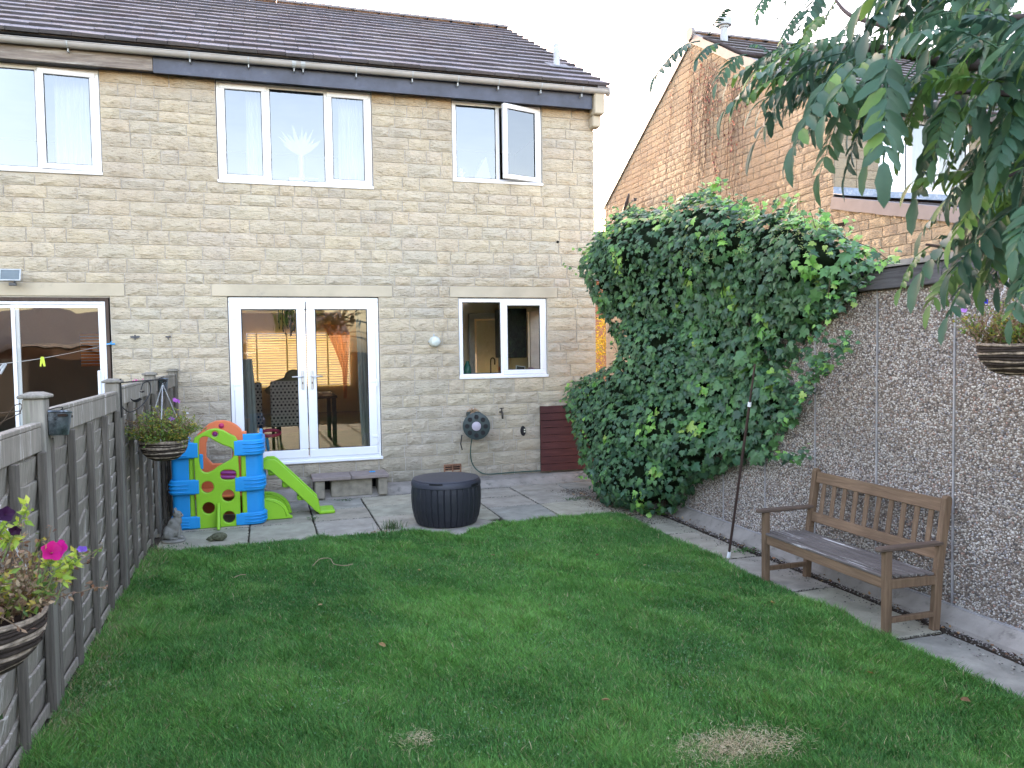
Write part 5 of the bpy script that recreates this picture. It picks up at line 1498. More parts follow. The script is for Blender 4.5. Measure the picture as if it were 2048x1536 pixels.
# washing line with pegs
la = at(222, 688, 1, 10.19)
lpts = [la, depth_at(150, 704, 8.3), depth_at(85, 716.5, 6.4), depth_at(0, 728, 5.2), depth_at(-180, 745, 4.0)]
wl_ = thing('washing_line', 'thin pale washing line running from the house wall over the neighbouring garden', 'washing line', tuple(la))
M['cord'] = mat_plain('pale_cord', (0.55, 0.55, 0.5), 0.7, 0.3, 0.1, 10)
l = MB(); l.tube(catmull(lpts, 5), 0.0022, 5); l.build('cord', M['cord'], wl_)
l = MB(); l.box(la.x - .05, la.x + .04, WY - .04, WY - .02, la.z - .008, la.z + .008, bev=.003); l.tube([(la.x - .02, WY - .03, la.z), (la.x + .01, WY - .05, la.z + .03)], .006, 6); l.build('blue_hook', M['blue'], wl_)
M['peg_yellow'] = mat_plain('yellow_green_plastic', (0.55, 0.66, 0.06), 0.4, 0.4, 0.03, 10)
def peg(c, mat, label, roll=0.0):
    T = Matrix.Translation(c) @ Matrix.Rotation(-_ya, 4, 'Z') @ Matrix.Rotation(roll, 4, 'Y')
    t_ = thing('clothes_peg', label, 'clothes peg', tuple(c), 'pegs on the washing line')
    for s_ in (-1, 1):
        mb_ = MB(); mb_.prism([(s_ * .002, .034), (s_ * .010, .030), (s_ * .016, -.010), (s_ * .020, -.042), (s_ * .011, -.044), (s_ * .004, -.018), (s_ * .002, -.015)], -.006, .006, (Vector(c), (T.to_3x3() @ Vector((1, 0, 0))), (T.to_3x3() @ Vector((0, 0, 1))), (T.to_3x3() @ Vector((0, 1, 0)))))
        mb_.build('jaw', mat, t_)
peg(depth_at(85, 722, 6.2), M['peg_yellow'], 'yellow green clothes peg on the washing line in front of the sliding door')
peg(depth_at(5, 735, 5.2), M['zinc'], 'grey clothes peg on the washing line at the left edge', 0.7)
# red board leaning on the wall
rb_ = thing('red_board_panel', 'old dark red painted board panel standing against the house beside the ivy', 'board panel', (4.0, 10.17, 0.1))
M['redwood'] = mat_wood('peeling_oxblood_boards', (0.060, 0.022, 0.022), (0.115, 0.040, 0.038), 0, worn=((0.16, 0.13, 0.12), 0.68, 0.82))
z = 0.13
for i in range(9):
    h = 0.1015; m_ = MB()
    n = 8; poly = [(3.60 + 0.85 * k / n, z + random.uniform(-.003, .003)) for k in range(n + 1)] + [(4.45 - 0.85 * k / n, z + h - 0.006 + random.uniform(-.004, .003)) for k in range(n + 1)]
    y_ = 10.165 + random.uniform(-.004, .004)
    m_.prism(poly, 0, 0.018, (Vector((0, y_, 0)), Vector((1, 0, 0)), Vector((0, 0, 1)), Vector((0, 1, 0)))); m_.build('board', M['redwood'], rb_)
    z += h
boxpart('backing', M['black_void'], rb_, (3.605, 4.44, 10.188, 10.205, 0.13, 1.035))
# clothes prop pole
po = thing('clothes_prop', 'thin dark brown pole leaning from the path into the ivy left of the bench', 'pole', (3.788, 5.843, 0))
M['brownpole'] = mat_plain('dark_brown_pole', (0.05, 0.030, 0.026), 0.4, 0.4, 0.2, 20)
A, B = Vector((3.788, 5.843, 0.0)), at(1510, 728, 0, 3.82)
B2 = A + (B - A) * 1.0
l = MB(); l.tube([A + (B - A) * 0.03, A + (B - A) * 0.80], 0.0115, 10); l.build('lower_tube', M['brownpole'], po, smooth='auto')
l = MB(); l.tube([A + (B - A) * 0.80, B2], 0.0085, 10); l.build('upper_tube', M['brownpole'], po, smooth='auto')
l = MB(); l.tube([A, A + (B - A) * 0.032], [0.016, 0.014], 10); l.build('foot', M['upvc'], po)
l = MB(); l.tube([A + (B - A) * 0.79, A + (B - A) * 0.812], 0.0155, 10); l.build('clamp', M['upvc'], po)

# fused lumps into one continuous body
def fuse(name, lumps, mat, parent=None, voxel=0.006, smooth_it=6):
    """lumps: (centre, radii, rotation euler)"""
    bm = bmesh.new()
    for c, r_, e in lumps:
        m = Matrix.Translation(c) @ (Matrix.Rotation(e[2], 4, 'Z') @ Matrix.Rotation(e[1], 4, 'Y') @ Matrix.Rotation(e[0], 4, 'X')) @ Matrix.Diagonal((*r_, 1))
        bmesh.ops.create_icosphere(bm, subdivisions=3, radius=1.0, matrix=m)
    me = bpy.data.meshes.new(name); bm.to_mesh(me); bm.free()
    ob = bpy.data.objects.new(name, me); COL.objects.link(ob)
    r1 = ob.modifiers.new('r', 'REMESH'); r1.mode = 'VOXEL'; r1.voxel_size = voxel
    s1 = ob.modifiers.new('s', 'SMOOTH'); s1.iterations = smooth_it; s1.factor = 0.5
    me2 = bpy.data.meshes.new_from_object(ob.evaluated_get(bpy.context.evaluated_depsgraph_get()))
    bpy.data.objects.remove(ob)
    me2.materials.clear(); me2.materials.append(mat); me2.polygons.foreach_set('use_smooth', [True] * len(me2.polygons))
    o_ = bpy.data.objects.new(name, me2); COL.objects.link(o_)
    if parent is not None: o_.parent = parent; o_.matrix_basis = abs_inv(parent)
    return o_
M['caststone'] = mat_plain('mossy_cast_stone', (0.24, 0.235, 0.21), 0.95, 0.1, 0.2, 14, 0.003, bscale=80, dirt=((0.10, 0.11, 0.075), 18, 0.52, 0.72))
K = Vector((-0.915, 8.26, 0.0))
def k_(x, y, z): return (K.x + x, K.y + y, z)
catt = thing('cat_statue', 'grey cast stone sitting cat statue beside the fence and play tower', 'statue', tuple(K))
fuse('body', [(k_(0.0, 0.0, 0.155), (0.062, 0.06, 0.085), (0, R(12), 0)), (k_(-0.03, 0.0, 0.10), (0.072, 0.068, 0.07), (0, 0, 0)), (k_(0.03, 0, 0.20), (0.045, 0.045, 0.06), (0, 0, 0)),
              (k_(0.035, 0, 0.262), (0.042, 0.040, 0.040), (0, 0, 0)), (k_(0.072, -0.004, 0.252), (0.018, 0.020, 0.016), (0, 0, 0)), (k_(0.05, -0.02, 0.247), (0.02, 0.018, 0.018), (0, 0, 0)),
              (k_(0.015, -0.022, 0.308), (0.011, 0.013, 0.026), (0, R(-12), 0)), (k_(0.02, 0.024, 0.306), (0.011, 0.013, 0.026), (0, R(-12), 0)),
              (k_(0.045, -0.022, 0.09), (0.018, 0.018, 0.075), (0, R(4), 0)), (k_(0.048, 0.022, 0.09), (0.018, 0.018, 0.075), (0, R(4), 0)),
              (k_(0.065, -0.022, 0.037), (0.027, 0.017, 0.014), (0, 0, 0)), (k_(0.065, 0.022, 0.037), (0.027, 0.017, 0.014), (0, 0, 0)),
              (k_(-0.045, -0.045, 0.075), (0.052, 0.030, 0.048), (0, 0, 0)), (k_(-0.045, 0.045, 0.075), (0.052, 0.030, 0.048), (0, 0, 0)), (k_(0.0, -0.062, 0.036), (0.04, 0.017, 0.014), (0, 0, 0)),
              (k_(-0.085, 0.0, 0.05), (0.03, 0.05, 0.022), (0, 0, 0))], M['caststone'], catt, 0.0045, 3)
l = MB(); l.lathe([(0.0, 0.0), (0.105, 0.0), (0.115, 0.012), (0.108, 0.026), (0.0, 0.028)], (K.x - 0.005, K.y, 0.0), 24, wob=0.04); l.build('base', M['caststone'], catt, smooth='auto')
for dy in (-0.017, 0.014):
    l = MB(); l.lathe([(0.0, 0.005), (0.005, 0.002), (0.006, -0.002), (0, -0.004)], k_(0.074, dy - 0.003, 0.268), 8, (1, -0.4, 0)); l.build('eye', M['seal'], catt, smooth=True)
Hh = Vector((-0.515, 8.13, 0.0))
M['moss'] = mat_plain('mossy_hedgehog_stone', (0.105, 0.11, 0.07), 0.95, 0.1, 0.4, 40, 0.006, bscale=90)
hh = thing('hedgehog_ornament', 'small mossy stone hedgehog ornament on the patio edge below the tower', 'ornament', tuple(Hh))
fuse('body', [((Hh.x + 0.02, Hh.y, 0.04), (0.078, 0.052, 0.042), (0, 0, 0)), ((Hh.x - 0.062, Hh.y - 0.006, 0.028), (0.032, 0.024, 0.022), (0, R(-12), 0)), ((Hh.x - 0.09, Hh.y - 0.008, 0.022), (0.012, 0.01, 0.009), (0, 0, 0)),
              ((Hh.x - 0.05, Hh.y - 0.025, 0.012), (0.016, 0.010, 0.010), (0, 0, 0)), ((Hh.x + 0.05, Hh.y - 0.03, 0.012), (0.018, 0.012, 0.010), (0, 0, 0)), ((Hh.x - 0.052, Hh.y - 0.018, 0.052), (0.009, 0.006, 0.010), (0, 0, 0))], M['moss'], hh, 0.004, 2)

# ---- things indoors
M['dots'] = None
m, nt, b = new_mat('spotted_chair_cover')
tcn = nt.nodes.new('ShaderNodeTexCoord'); sx = nt.nodes.new('ShaderNodeSeparateXYZ'); nt.links.new(tcn.outputs['Object'], sx.inputs[0])
def mth(op, a, b_=None):
    n_ = nt.nodes.new('ShaderNodeMath'); n_.operation = op
    for i, v in enumerate((a, b_)):
        if v is None: continue
        if isinstance(v, (int, float)): n_.inputs[i].default_value = v
        else: nt.links.new(v, n_.inputs[i])
    return n_.outputs[0]
PS = 0.052
def dotmask(ox, oz, rad):
    fx_ = mth('SUBTRACT', mth('FRACT', mth('ADD', mth('DIVIDE', sx.outputs[0], PS), ox + 50)), 0.5)
    fz_ = mth('SUBTRACT', mth('FRACT', mth('ADD', mth('DIVIDE', sx.outputs[2], PS * 1.7), oz + 50)), 0.5)
    fz_ = mth('MULTIPLY', fz_, 1.7)
    d2 = mth('ADD', mth('MULTIPLY', fx_, fx_), mth('MULTIPLY', fz_, fz_))
    return mth('LESS_THAN', d2, rad * rad)
c1 = mixc(nt, dotmask(0, 0, 0.30), (0.30, 0.28, 0.26), (0.012, 0.012, 0.014))
c2 = mixc(nt, dotmask(0.5, 0.5, 0.26), c1, (0.09, 0.085, 0.08))
nt.links.new(c2, b.inputs['Base Color']); gloss(b, 0.9, 0.1); M['dots'] = m
M['darkwood'] = mat_plain('dark_chair_wood', (0.03, 0.02, 0.015), 0.85, 0.1, 0.2, 10)
def chair(x0, x1, y, zt, label):
    t_ = thing('dining_chair', label, 'chair', ((x0 + x1) / 2, y + 0.2, 0.44), 'spotted dining chairs')
    MB().box(x0, x1, y, y + 0.05, 0.80, zt, bev=0.02).build('backrest', M['dots'], t_, smooth='auto')
    MB().box(x0 + 0.01, x1 - 0.01, y + 0.05, y + 0.45, 0.84, 0.90, bev=0.02).build('seat', M['dots'], t_)
    for xx in (x0 + 0.03, x1 - 0.03):
        for yy_ in (y + 0.03, y + 0.42):
            MB().box(xx - 0.02, xx + 0.02, yy_ - 0.02, yy_ + 0.02, 0.44, 0.85 if yy_ > y + 0.1 else 0.82).build('leg', M['darkwood'], t_)
chair(0.035, 0.50, 11.30, 1.44, 'spotted high backed dining chair in the middle of the left french door pane')
chair(-0.33, -0.075, 11.60, 1.42, 'spotted dining chair half hidden by the short curtain')
M['olive'] = mat_plain('olive_cushion_cloth', (0.10, 0.10, 0.06), 0.9, 0.1, 0.2, 10)
tag(fuse('cushion', [((0.28, 12.0, 1.36), (0.24, 0.12, 0.10), (0, 0, 0)), ((0.38, 12.0, 1.46), (0.14, 0.10, 0.13), (0, 0, 0)), ((0.10, 12.0, 1.28), (0.14, 0.1, 0.08), (0, 0, 0))], M['olive'], None, 0.02), 'olive cushion heaped behind the spotted dining chair', 'cushion')
table = thing('dining_table', 'dark dining table behind the spotted chairs', 'table', (0.6, 12.3, 0.44))
MB().box(0.1, 1.0, 11.9, 13.1, 1.14, 1.18, bev=0.01).build('tabletop', M['darkwood'], table)
for xx in (0.15, 0.95):
    for yy_ in (11.95, 13.05): MB().box(xx - .03, xx + .03, yy_ - .03, yy_ + .03, 0.44, 1.14).build('leg', M['darkwood'], table)
ch = thing('chandelier', 'black drop chandelier hanging in the left french door pane', 'chandelier', (0.36, 12.3, 2.72))
l = MB(); l.tube([(0.36, 12.3, 2.72), (0.36, 12.3, 2.50)], 0.006, 6); l.build('rod', M['gasket'], ch)
l = MB()
for k in range(60):
    a = random.uniform(0, 2 * math.pi); rr = random.choice([0.06, 0.11, 0.17]); z0 = 2.50 + random.uniform(-.03, .03); z1 = z0 - random.uniform(0.12, 0.34) * (1.2 - rr * 2)
    x, y = 0.36 + rr * math.cos(a), 12.3 + rr * math.sin(a)
    l.tube([(x, y, z0), (x, y, z1)], 0.004, 4, cap=False); l.tube([(x, y, z1), (x, y, z1 - 0.02), (x, y, z1 - 0.05)], [0.003, 0.012, 0.002], 5)
l.build('drops', M['gasket'], ch)
for zz, rr in ((2.52, 0.17), (2.48, 0.11)):
    l = MB(); l.tube([(0.36 + rr * math.cos(t), 12.3 + rr * math.sin(t), zz) for t in [2 * math.pi * i / 20 for i in range(21)]], 0.008, 6, cap=False); l.build('ring', M['gasket'], ch)
# toy seat inside
ty_ = thing('toy_walker', 'small toy seat with red hoop, yellow frame and blue leg inside the left french door', 'toy', (-0.02, 10.9, 0.44))
l = MB(); c = at(541, 866, 1, 10.75); l.tube([c + Vector((0.12 * math.cos(t), 0.08 * math.sin(t), 0.03 * math.sin(t))) for t in [2 * math.pi * i / 20 for i in range(21)]], 0.022, 8, cap=False); l.build('hoop', M['magenta'], ty_, smooth=True)
l = MB(); c2_ = at(540, 900, 1, 10.75); l.tube([c + Vector((-.05, 0, -.03)), c2_ + Vector((-.01, 0, -.1))], 0.018, 8); l.build('leg', M['blue'], ty_, smooth=True)
l = MB(); l.tube([c + Vector((-.09, 0, -.04)), c + Vector((.10, 0, -.05)), c2_ + Vector((.13, 0, -.1))], 0.014, 8); l.build('frame', M['cream_p'], ty_, smooth=True)
# kitchen
kd = thing('glazed_inner_door', 'dark framed inner door with patterned glass seen through the kitchen window', 'door', (3.78, 13.56, 0.44))
mb = MB(); ring(mb, 3.46, 4.10, 0.45, 2.48, 0.10, 13.50, 13.56, 0.005); mb.build('frame', M['zinc'], kd)
mb = MB(); mb.box(3.60, 3.97, 13.52, 13.525, 0.6, 2.35); 
pgm = cloth_mat('patterned_glass', (0.75, 0.78, 0.72), 0.85); mb.build('pane', pgm, kd)
cb = thing('wall_cupboard', 'dark tall kitchen cupboard seen behind the kitchen window mullion', 'cupboard', (3.6, 11.4, 1.6))
M['slate'] = mat_plain('dark_cupboard_paint', (0.045, 0.042, 0.045), 0.4, 0.4, 0.1, 6)
MB().box(3.47, 3.80, 11.30, 11.9, 1.70, 2.45, bev=0.006).build('carcass', M['slate'], cb); MB().box(3.475, 3.79, 11.28, 11.298, 1.71, 2.44, bev=0.004).build('cupboard_door', M['slate'], cb)
M['jug'] = mat_plain('teal_glass', (0.04, 0.22, 0.18), 0.2, 0.5, 0.1, 10)
v1 = at(935, 738, 1, 10.42)
l = MB(); l.lathe([(0.0, 0), (0.05, 0), (0.055, 0.03), (0.048, 0.10), (0.03, 0.14), (0.022, 0.17), (0.026, 0.18)], (v1.x, v1.y, 1.50), 16, wob=0.06); tag(l.build('vase', M['jug'], None, smooth=True), 'small green glass vase on the kitchen window sill', 'vase')
MB().box(2.5, 3.73, 10.36, 10.52, 1.475, 1.497).build('window_board', M['ceiling'], house)
tpk = thing('kitchen_mixer_tap', 'black arched mixer tap behind the left kitchen pane', 'tap', (3.02, 10.60, 1.45))
l = MB(); pts = [Vector((3.02, 10.60, 1.42)), Vector((3.02, 10.60, 1.68))] + [Vector((3.02 + 0.03 * (1 - math.cos(t)), 10.60, 1.68 + 0.035 * math.sin(t))) for t in [R(30 * i) for i in range(1, 7)]] + [Vector((3.08, 10.60, 1.62))]
l.tube(pts, 0.010, 8); l.build('spout', M['gasket'], tpk, smooth=True)
fr_ = thing('photo_frame', 'white photo frame leaning on the right hand kitchen window sill', 'photo frame', (3.40, 10.40, 1.50))
Tf = Matrix.Translation((3.40, 10.42, 1.498)) @ Matrix.Rotation(R(-12), 4, 'X') @ Matrix.Rotation(R(8), 4, 'Y')
mb = MB()
for d in ((-.07, .07, 0, .012, 0, .012), (-.07, .07, 0, .012, .093, .105), (-.07, -.058, 0, .012, .012, .093), (.058, .07, 0, .012, .012, .093)): mb.box(*d, mat=Tf)
mb.build('frame', M['upvc'], fr_); MB().box(-.058, .058, .004, .008, .012, .093, mat=Tf).build('picture', M['slate'], fr_)
M['pinkc'] = mat_plain('pink_ceramic', (0.6, 0.30, 0.42), 0.3, 0.5, 0.05, 10)
l = MB(); l.lathe([(0, 0), (.04, 0), (.042, .07), (.04, .075)], (3.56, 10.42, 1.498), 18); tag(l.build('mug', M['pinkc'], None, smooth='auto'), 'pink pot on the kitchen window sill beside the photo frame', 'pot')
l = MB(); l.lathe([(0, 0), (.035, .01), (.05, .05), (.045, .09), (0, .11)], (3.14, 10.44, 1.50), 16); tag(l.build('red_canister', M['red_plastic'], None, smooth=True), 'round red ornament behind the kitchen window mullion', 'ornament')
MB().box(2.45, 4.19, 10.50, 10.95, 1.36, 1.40).build('worktop', M['slate'], house)
# upstairs sill ornaments
M['whitecer'] = mat_plain('white_ceramic', (0.7, 0.72, 0.72), 0.4, 0.5, 0.03, 5)
pv = thing('feather_arrangement', 'pale feathery dried arrangement in a vase in the middle upstairs window', 'vase', (0.50, 10.46, 3.99))
l = MB(); l.lathe([(0, 0), (.045, 0), (.05, .06), (.03, .18), (.035, .36), (.03, .40)], (0.50, 10.50, 3.97), 14); l.build('vase', M['whitecer'], pv, smooth=True)
l = MB()
for k in range(44):
    a = random.uniform(-1.0, 1.0); L = random.uniform(0.18, 0.42); b0 = Vector((0.50, 10.50, 4.36)); e_ = b0 + Vector((math.sin(a) * L, random.uniform(-.04, .04), math.cos(a) * L)); mm = (b0 + e_) / 2
    s_ = Vector((math.cos(a), 0, -math.sin(a))) * 0.016
    l.add([b0, mm - s_, e_, mm + s_], [(0, 1, 2, 3)])
l.build('feathers', M['whitecer'], pv)
mb = MB(); mb.box(0.30, 0.72, 10.36, 10.40, 3.985, 4.01, bev=.003); mb.box(0.34, 0.48, 10.37, 10.40, 4.011, 4.05, bev=.003); mb.box(0.34, 0.70, 10.37, 10.41, 4.051, 4.06, bev=.003)
tag(mb.build('ornament_plinth', M['whitecer'], None), 'white block ornament on the sill of the middle upstairs window', 'ornament')
tag(fuse('figurine', [((2.60, 10.44, 4.20), (.035, .03, .06), (0, 0, 0)), ((2.60, 10.44, 4.28), (.028, .028, .03), (0, 0, 0)), ((2.64, 10.44, 4.24), (.03, .02, .012), (0, R(-40), 0)), ((2.61, 10.44, 4.15), (.05, .035, .02), (0, 0, 0))], M['whitecer'], None, 0.008), 'white figurine behind the right upstairs window', 'figurine')
mb = MB(); mb.add([(2.78, 10.52, 4.14), (3.05, 10.50, 4.14), (2.98, 10.52, 4.50), (2.93, 10.56, 4.46)], [(0, 1, 2), (0, 2, 3)]); mb.box(2.80, 3.04, 10.51, 10.55, 4.12, 4.14)
tag(mb.build('folded_cloth', M['net'], None), 'white triangular cloth behind the right upstairs window', 'cloth')
# ================================================================== PLANTS
M['leaf'] = mat_tint('ivy_leaf', 0.42, 0.4, 30, 0.18, ((40, 0.25, 0.002, (1, 1, 1)),), trans=0.12)
M['leaf_soft'] = mat_tint('soft_leaf', 0.5, 0.35, 30, 0.18, (), trans=0.35)
M['petal'] = mat_tint('petal', 0.6, 0.2, 30, 0.12, (), trans=0.3)
M['woody'] = mat_plain('ivy_stem', (0.075, 0.055, 0.038), 0.9, 0.2, 0.3, 20, 0.002)
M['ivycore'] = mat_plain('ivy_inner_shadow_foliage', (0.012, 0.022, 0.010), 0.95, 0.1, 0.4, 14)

def ivy_leaf_variant(tint, fold):
    out = [(0.0, 0.02), (0.20, -0.10), (0.36, -0.02), (0.55, 0.20), (0.33, 0.32), (0.40, 0.62), (0.17, 0.60), (0.0, 1.0)]
    out = [(x * random.uniform(.88, 1.12), y + random.uniform(-.03, .03)) for x, y in out]
    L = [(-x, y) for x, y in out[1:-1]][::-1]
    loop = out + L
    vs = [(0.0, 0.34, 0.0)] + [(x, y, -abs(x) * fold - (y - 0.3) ** 2 * 0.22) for x, y in loop]
    n = len(loop)
    return (vs, [(0, 1 + k, 1 + (k + 1) % n) for k in range(n)], tint)
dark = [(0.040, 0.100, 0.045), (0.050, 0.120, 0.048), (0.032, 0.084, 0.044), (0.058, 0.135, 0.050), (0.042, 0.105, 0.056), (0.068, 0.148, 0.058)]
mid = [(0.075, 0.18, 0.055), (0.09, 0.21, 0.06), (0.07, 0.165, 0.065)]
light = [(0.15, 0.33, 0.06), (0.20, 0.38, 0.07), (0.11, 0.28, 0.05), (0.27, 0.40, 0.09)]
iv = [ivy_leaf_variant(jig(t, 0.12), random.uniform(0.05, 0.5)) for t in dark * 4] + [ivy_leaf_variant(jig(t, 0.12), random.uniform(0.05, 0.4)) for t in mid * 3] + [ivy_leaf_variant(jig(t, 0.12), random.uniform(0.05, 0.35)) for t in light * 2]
nD, nM, nL = len(dark) * 4, len(mid) * 3, len(light) * 2

def seg_dist(px, py, poly):
    best = 1e9
    for i in range(len(poly)):
        ax, ay = poly[i - 1]; bx, by = poly[i]
        dx, dy = bx - ax, by - ay
        t = max(0, min(1, ((px - ax) * dx + (py - ay) * dy) / (dx * dx + dy * dy + 1e-9)))
        best = min(best, math.hypot(px - ax - t * dx, py - ay - t * dy))
    return best
ivy = thing('ivy', 'huge dark green ivy mound smothering the far end of the pebble dashed garage', 'ivy', (4.0, 7.6, 0))
sph = []
step = 19
for yy_ in range(360, 1045, step):
    for xx in range(1110, 1800, step):
        x = xx + random.uniform(-6, 6); y = yy_ + random.uniform(-6, 6)
        if not inpoly(x, y, IVY): continue
        d = seg_dist(x, y, IVY)
        if d < 5: continue
        w0 = pxof(at(x, y, 0, 3.95))[2]
        r = min(0.36, max(0.035, (d - 3) * w0 / FPX))
        low = max(0.0, min(1.0, (y - 560) / 300.0)); left = max(0.0, min(1.0, (1500 - x) / 220.0))
        top = max(0.0, min(1.0, (640 - y) / 160.0))
        pmax = 0.14 + 0.48 * left * (0.55 + 0.45 * low) + 0.26 * top
        p = min(pmax, 0.07 + 1.35 * d * w0 / FPX)
        p *= 1 + 0.28 * mnoise.noise(Vector((x * 0.012, y * 0.012, 3.1)))
        xc = GX - p + r
        c = at(x, y, 0, xc)
        sph.append((c.x, c.y, c.z, r * (1 + 0.12 * mnoise.noise(Vector((x * .03, y * .03, 0))))))
S_ = np.array(sph)
print('ivy spheres', len(S_))
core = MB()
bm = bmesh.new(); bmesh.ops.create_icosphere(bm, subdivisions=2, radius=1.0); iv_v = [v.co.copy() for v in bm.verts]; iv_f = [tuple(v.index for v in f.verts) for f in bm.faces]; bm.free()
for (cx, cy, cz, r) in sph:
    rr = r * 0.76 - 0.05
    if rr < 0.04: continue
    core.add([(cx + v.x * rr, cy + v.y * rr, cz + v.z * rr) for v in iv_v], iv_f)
o = core.build('inner_shade_core', M['ivycore'], ivy, smooth=True, fixn=False); o['kind'] = 'stuff'  # dark hull inside the leaves, interior shade put into its colour
NPT = 150000
si = rng.choice(len(S_), NPT, p=(S_[:, 3] ** 2) / (S_[:, 3] ** 2).sum())
dr = rng.normal(size=(NPT, 3)); dr /= np.linalg.norm(dr, axis=1)[:, None]
C = S_[si]
tocam = np.array(CAM) - C[:, :3]; tocam /= np.linalg.norm(tocam, axis=1)[:, None]
keep = ((dr * tocam).sum(1) > -0.45) & ~((C[:, 0] + dr[:, 0] * C[:, 3] > GX + 0.01) & (C[:, 2] < 2.3))
C, dr = C[keep], dr[keep]
Pn = C[:, :3] + dr * C[:, 3:4] * 1.0
inside = np.zeros(len(Pn), bool)
for k in range(len(S_)):
    inside |= ((Pn - S_[k, :3]) ** 2).sum(1) < (S_[k, 3] - 0.022) ** 2
Pn, dr = Pn[~inside], dr[~inside]
print('ivy leaf spots', len(Pn))
sel = rng.permutation(len(Pn))[:23000]
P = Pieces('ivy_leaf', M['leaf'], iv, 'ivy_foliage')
def leaf_matrix(p, nrm_, size, droop=0.7, spin=0.7):
    n = nrm_.normalized()
    tip = Vector((random.uniform(-spin, spin), random.uniform(-spin, spin), -droop + random.uniform(-.35, .35)))
    tip = tip - n * tip.dot(n)
    if tip.length < 1e-3: tip = n.orthogonal()
    tip.normalize(); s = tip.cross(n)
    return Matrix(((s.x * size, tip.x * size, n.x * size, p.x), (s.y * size, tip.y * size, n.y * size, p.y), (s.z * size, tip.z * size, n.z * size, p.z), (0, 0, 0, 1)))
for i in sel:
    p = Vector(Pn[i]); n = Vector(dr[i])
    n = (n + Vector((-0.15, -0.25, 0.55)) * random.uniform(0.3, 1.1) + Vector((random.gauss(0, .35), random.gauss(0, .35), random.gauss(0, .3)))).normalized()
    px, py, w = pxof(p)
    if p.z < 0.02: continue
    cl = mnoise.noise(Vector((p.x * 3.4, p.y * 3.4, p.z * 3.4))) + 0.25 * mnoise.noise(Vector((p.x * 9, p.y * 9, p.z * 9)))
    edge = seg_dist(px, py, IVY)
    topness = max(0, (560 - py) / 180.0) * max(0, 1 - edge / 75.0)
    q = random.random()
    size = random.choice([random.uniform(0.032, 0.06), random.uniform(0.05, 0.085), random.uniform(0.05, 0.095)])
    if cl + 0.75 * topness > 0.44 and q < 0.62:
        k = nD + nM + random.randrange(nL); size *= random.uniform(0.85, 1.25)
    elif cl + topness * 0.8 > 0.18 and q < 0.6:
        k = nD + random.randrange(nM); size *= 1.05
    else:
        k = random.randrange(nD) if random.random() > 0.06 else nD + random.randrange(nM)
    if px > 1380 and 560 < py < 960: size *= 1.28
    off = random.uniform(-0.03, 0.045)
    p = p + Vector(dr[i]) * off
    if random.random() < 0.02: size *= 1.5
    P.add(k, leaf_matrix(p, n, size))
# shoots standing off the outline
shoots = MB()
for (sx_, sy_), (ex, ey), n in (((1380, 400), (1445, 362), 26), ((1545, 415), (1560, 388), 12), ((1180, 550), (1125, 530), 16), ((1190, 500), (1150, 498), 9), ((1180, 760), (1112, 775), 18), ((1185, 800), (1115, 800), 14),
                           ((1240, 720), (1222, 685), 10), ((1690, 690), (1702, 665), 8), ((1592, 775), (1700, 672), 46), ((1575, 830), (1665, 715), 40), ((1545, 880), (1620, 770), 36), ((1525, 905), (1612, 908), 34), ((1560, 760), (1650, 650), 34), ((1640, 650), (1740, 545), 30), ((1700, 480), (1790, 530), 24), ((1330, 420), (1338, 392), 10), ((1215, 640), (1190, 625), 8), ((1760, 525), (1800, 520), 12), ((1225, 1000), (1165, 985), 14), ((1190, 940), (1150, 955), 8),
                           ((1660, 560), (1655, 622), 14), ((1600, 906), (1622, 898), 5), ((1260, 430), (1258, 405), 10), ((1480, 430), (1490, 405), 12), ((1440, 420), (1400, 380), 12)):
    a, b = at(sx_, sy_, 0, 3.95), at(ex, ey, 0, 3.92)
    mpt = (a + b) / 2 + Vector((0, 0, 0.03))
    MB().tube([a, mpt, b], [0.004, 0.003, 0.002], 4, cap=False).build('shoot', M['woody'], ivy)
    for k in range(n):
        t = k / n; p = a.lerp(b, t) + Vector((random.gauss(0, .03), random.gauss(0, .03), random.gauss(0, .028)))
        P.add(nD + nM + random.randrange(nL) if random.random() < (.55 if n < 30 else .16) else (nD + random.randrange(nM) if random.random() < .5 else random.randrange(nD)), leaf_matrix(p, Vector((random.uniform(-1, .2), random.uniform(-1, .2), random.uniform(0, 1.2))), random.uniform(.035, .065)))
for k in range(46):
    x = random.uniform(1200, 1690); ytop = 360
    while not inpoly(x, ytop, IVY) and ytop < 700: ytop += 4
    a = at(x, ytop + 8, 0, GX - random.uniform(.1, .45)); b = a + Vector((random.gauss(0, .05), random.gauss(0, .07), random.uniform(.05, .19)))
    MB().tube([a, (a + b) / 2 + Vector((.01, .01, 0)), b], [0.003, 0.0025, 0.0015], 4, cap=False).build('shoot', M['woody'], ivy)
    for j in range(random.randint(4, 9)):
        p = a.lerp(b, random.random() ** .7) + Vector((random.gauss(0, .022), random.gauss(0, .022), random.gauss(0, .015)))
        P.add(nD + nM + random.randrange(nL) if random.random() < .65 else nD + random.randrange(nM), leaf_matrix(p, Vector((random.uniform(-1, .2), random.uniform(-1, .2), random.uniform(0, 1.2))), random.uniform(.03, .062)))
print('ivy leaves', P.finish(ivy))
umb = MB()
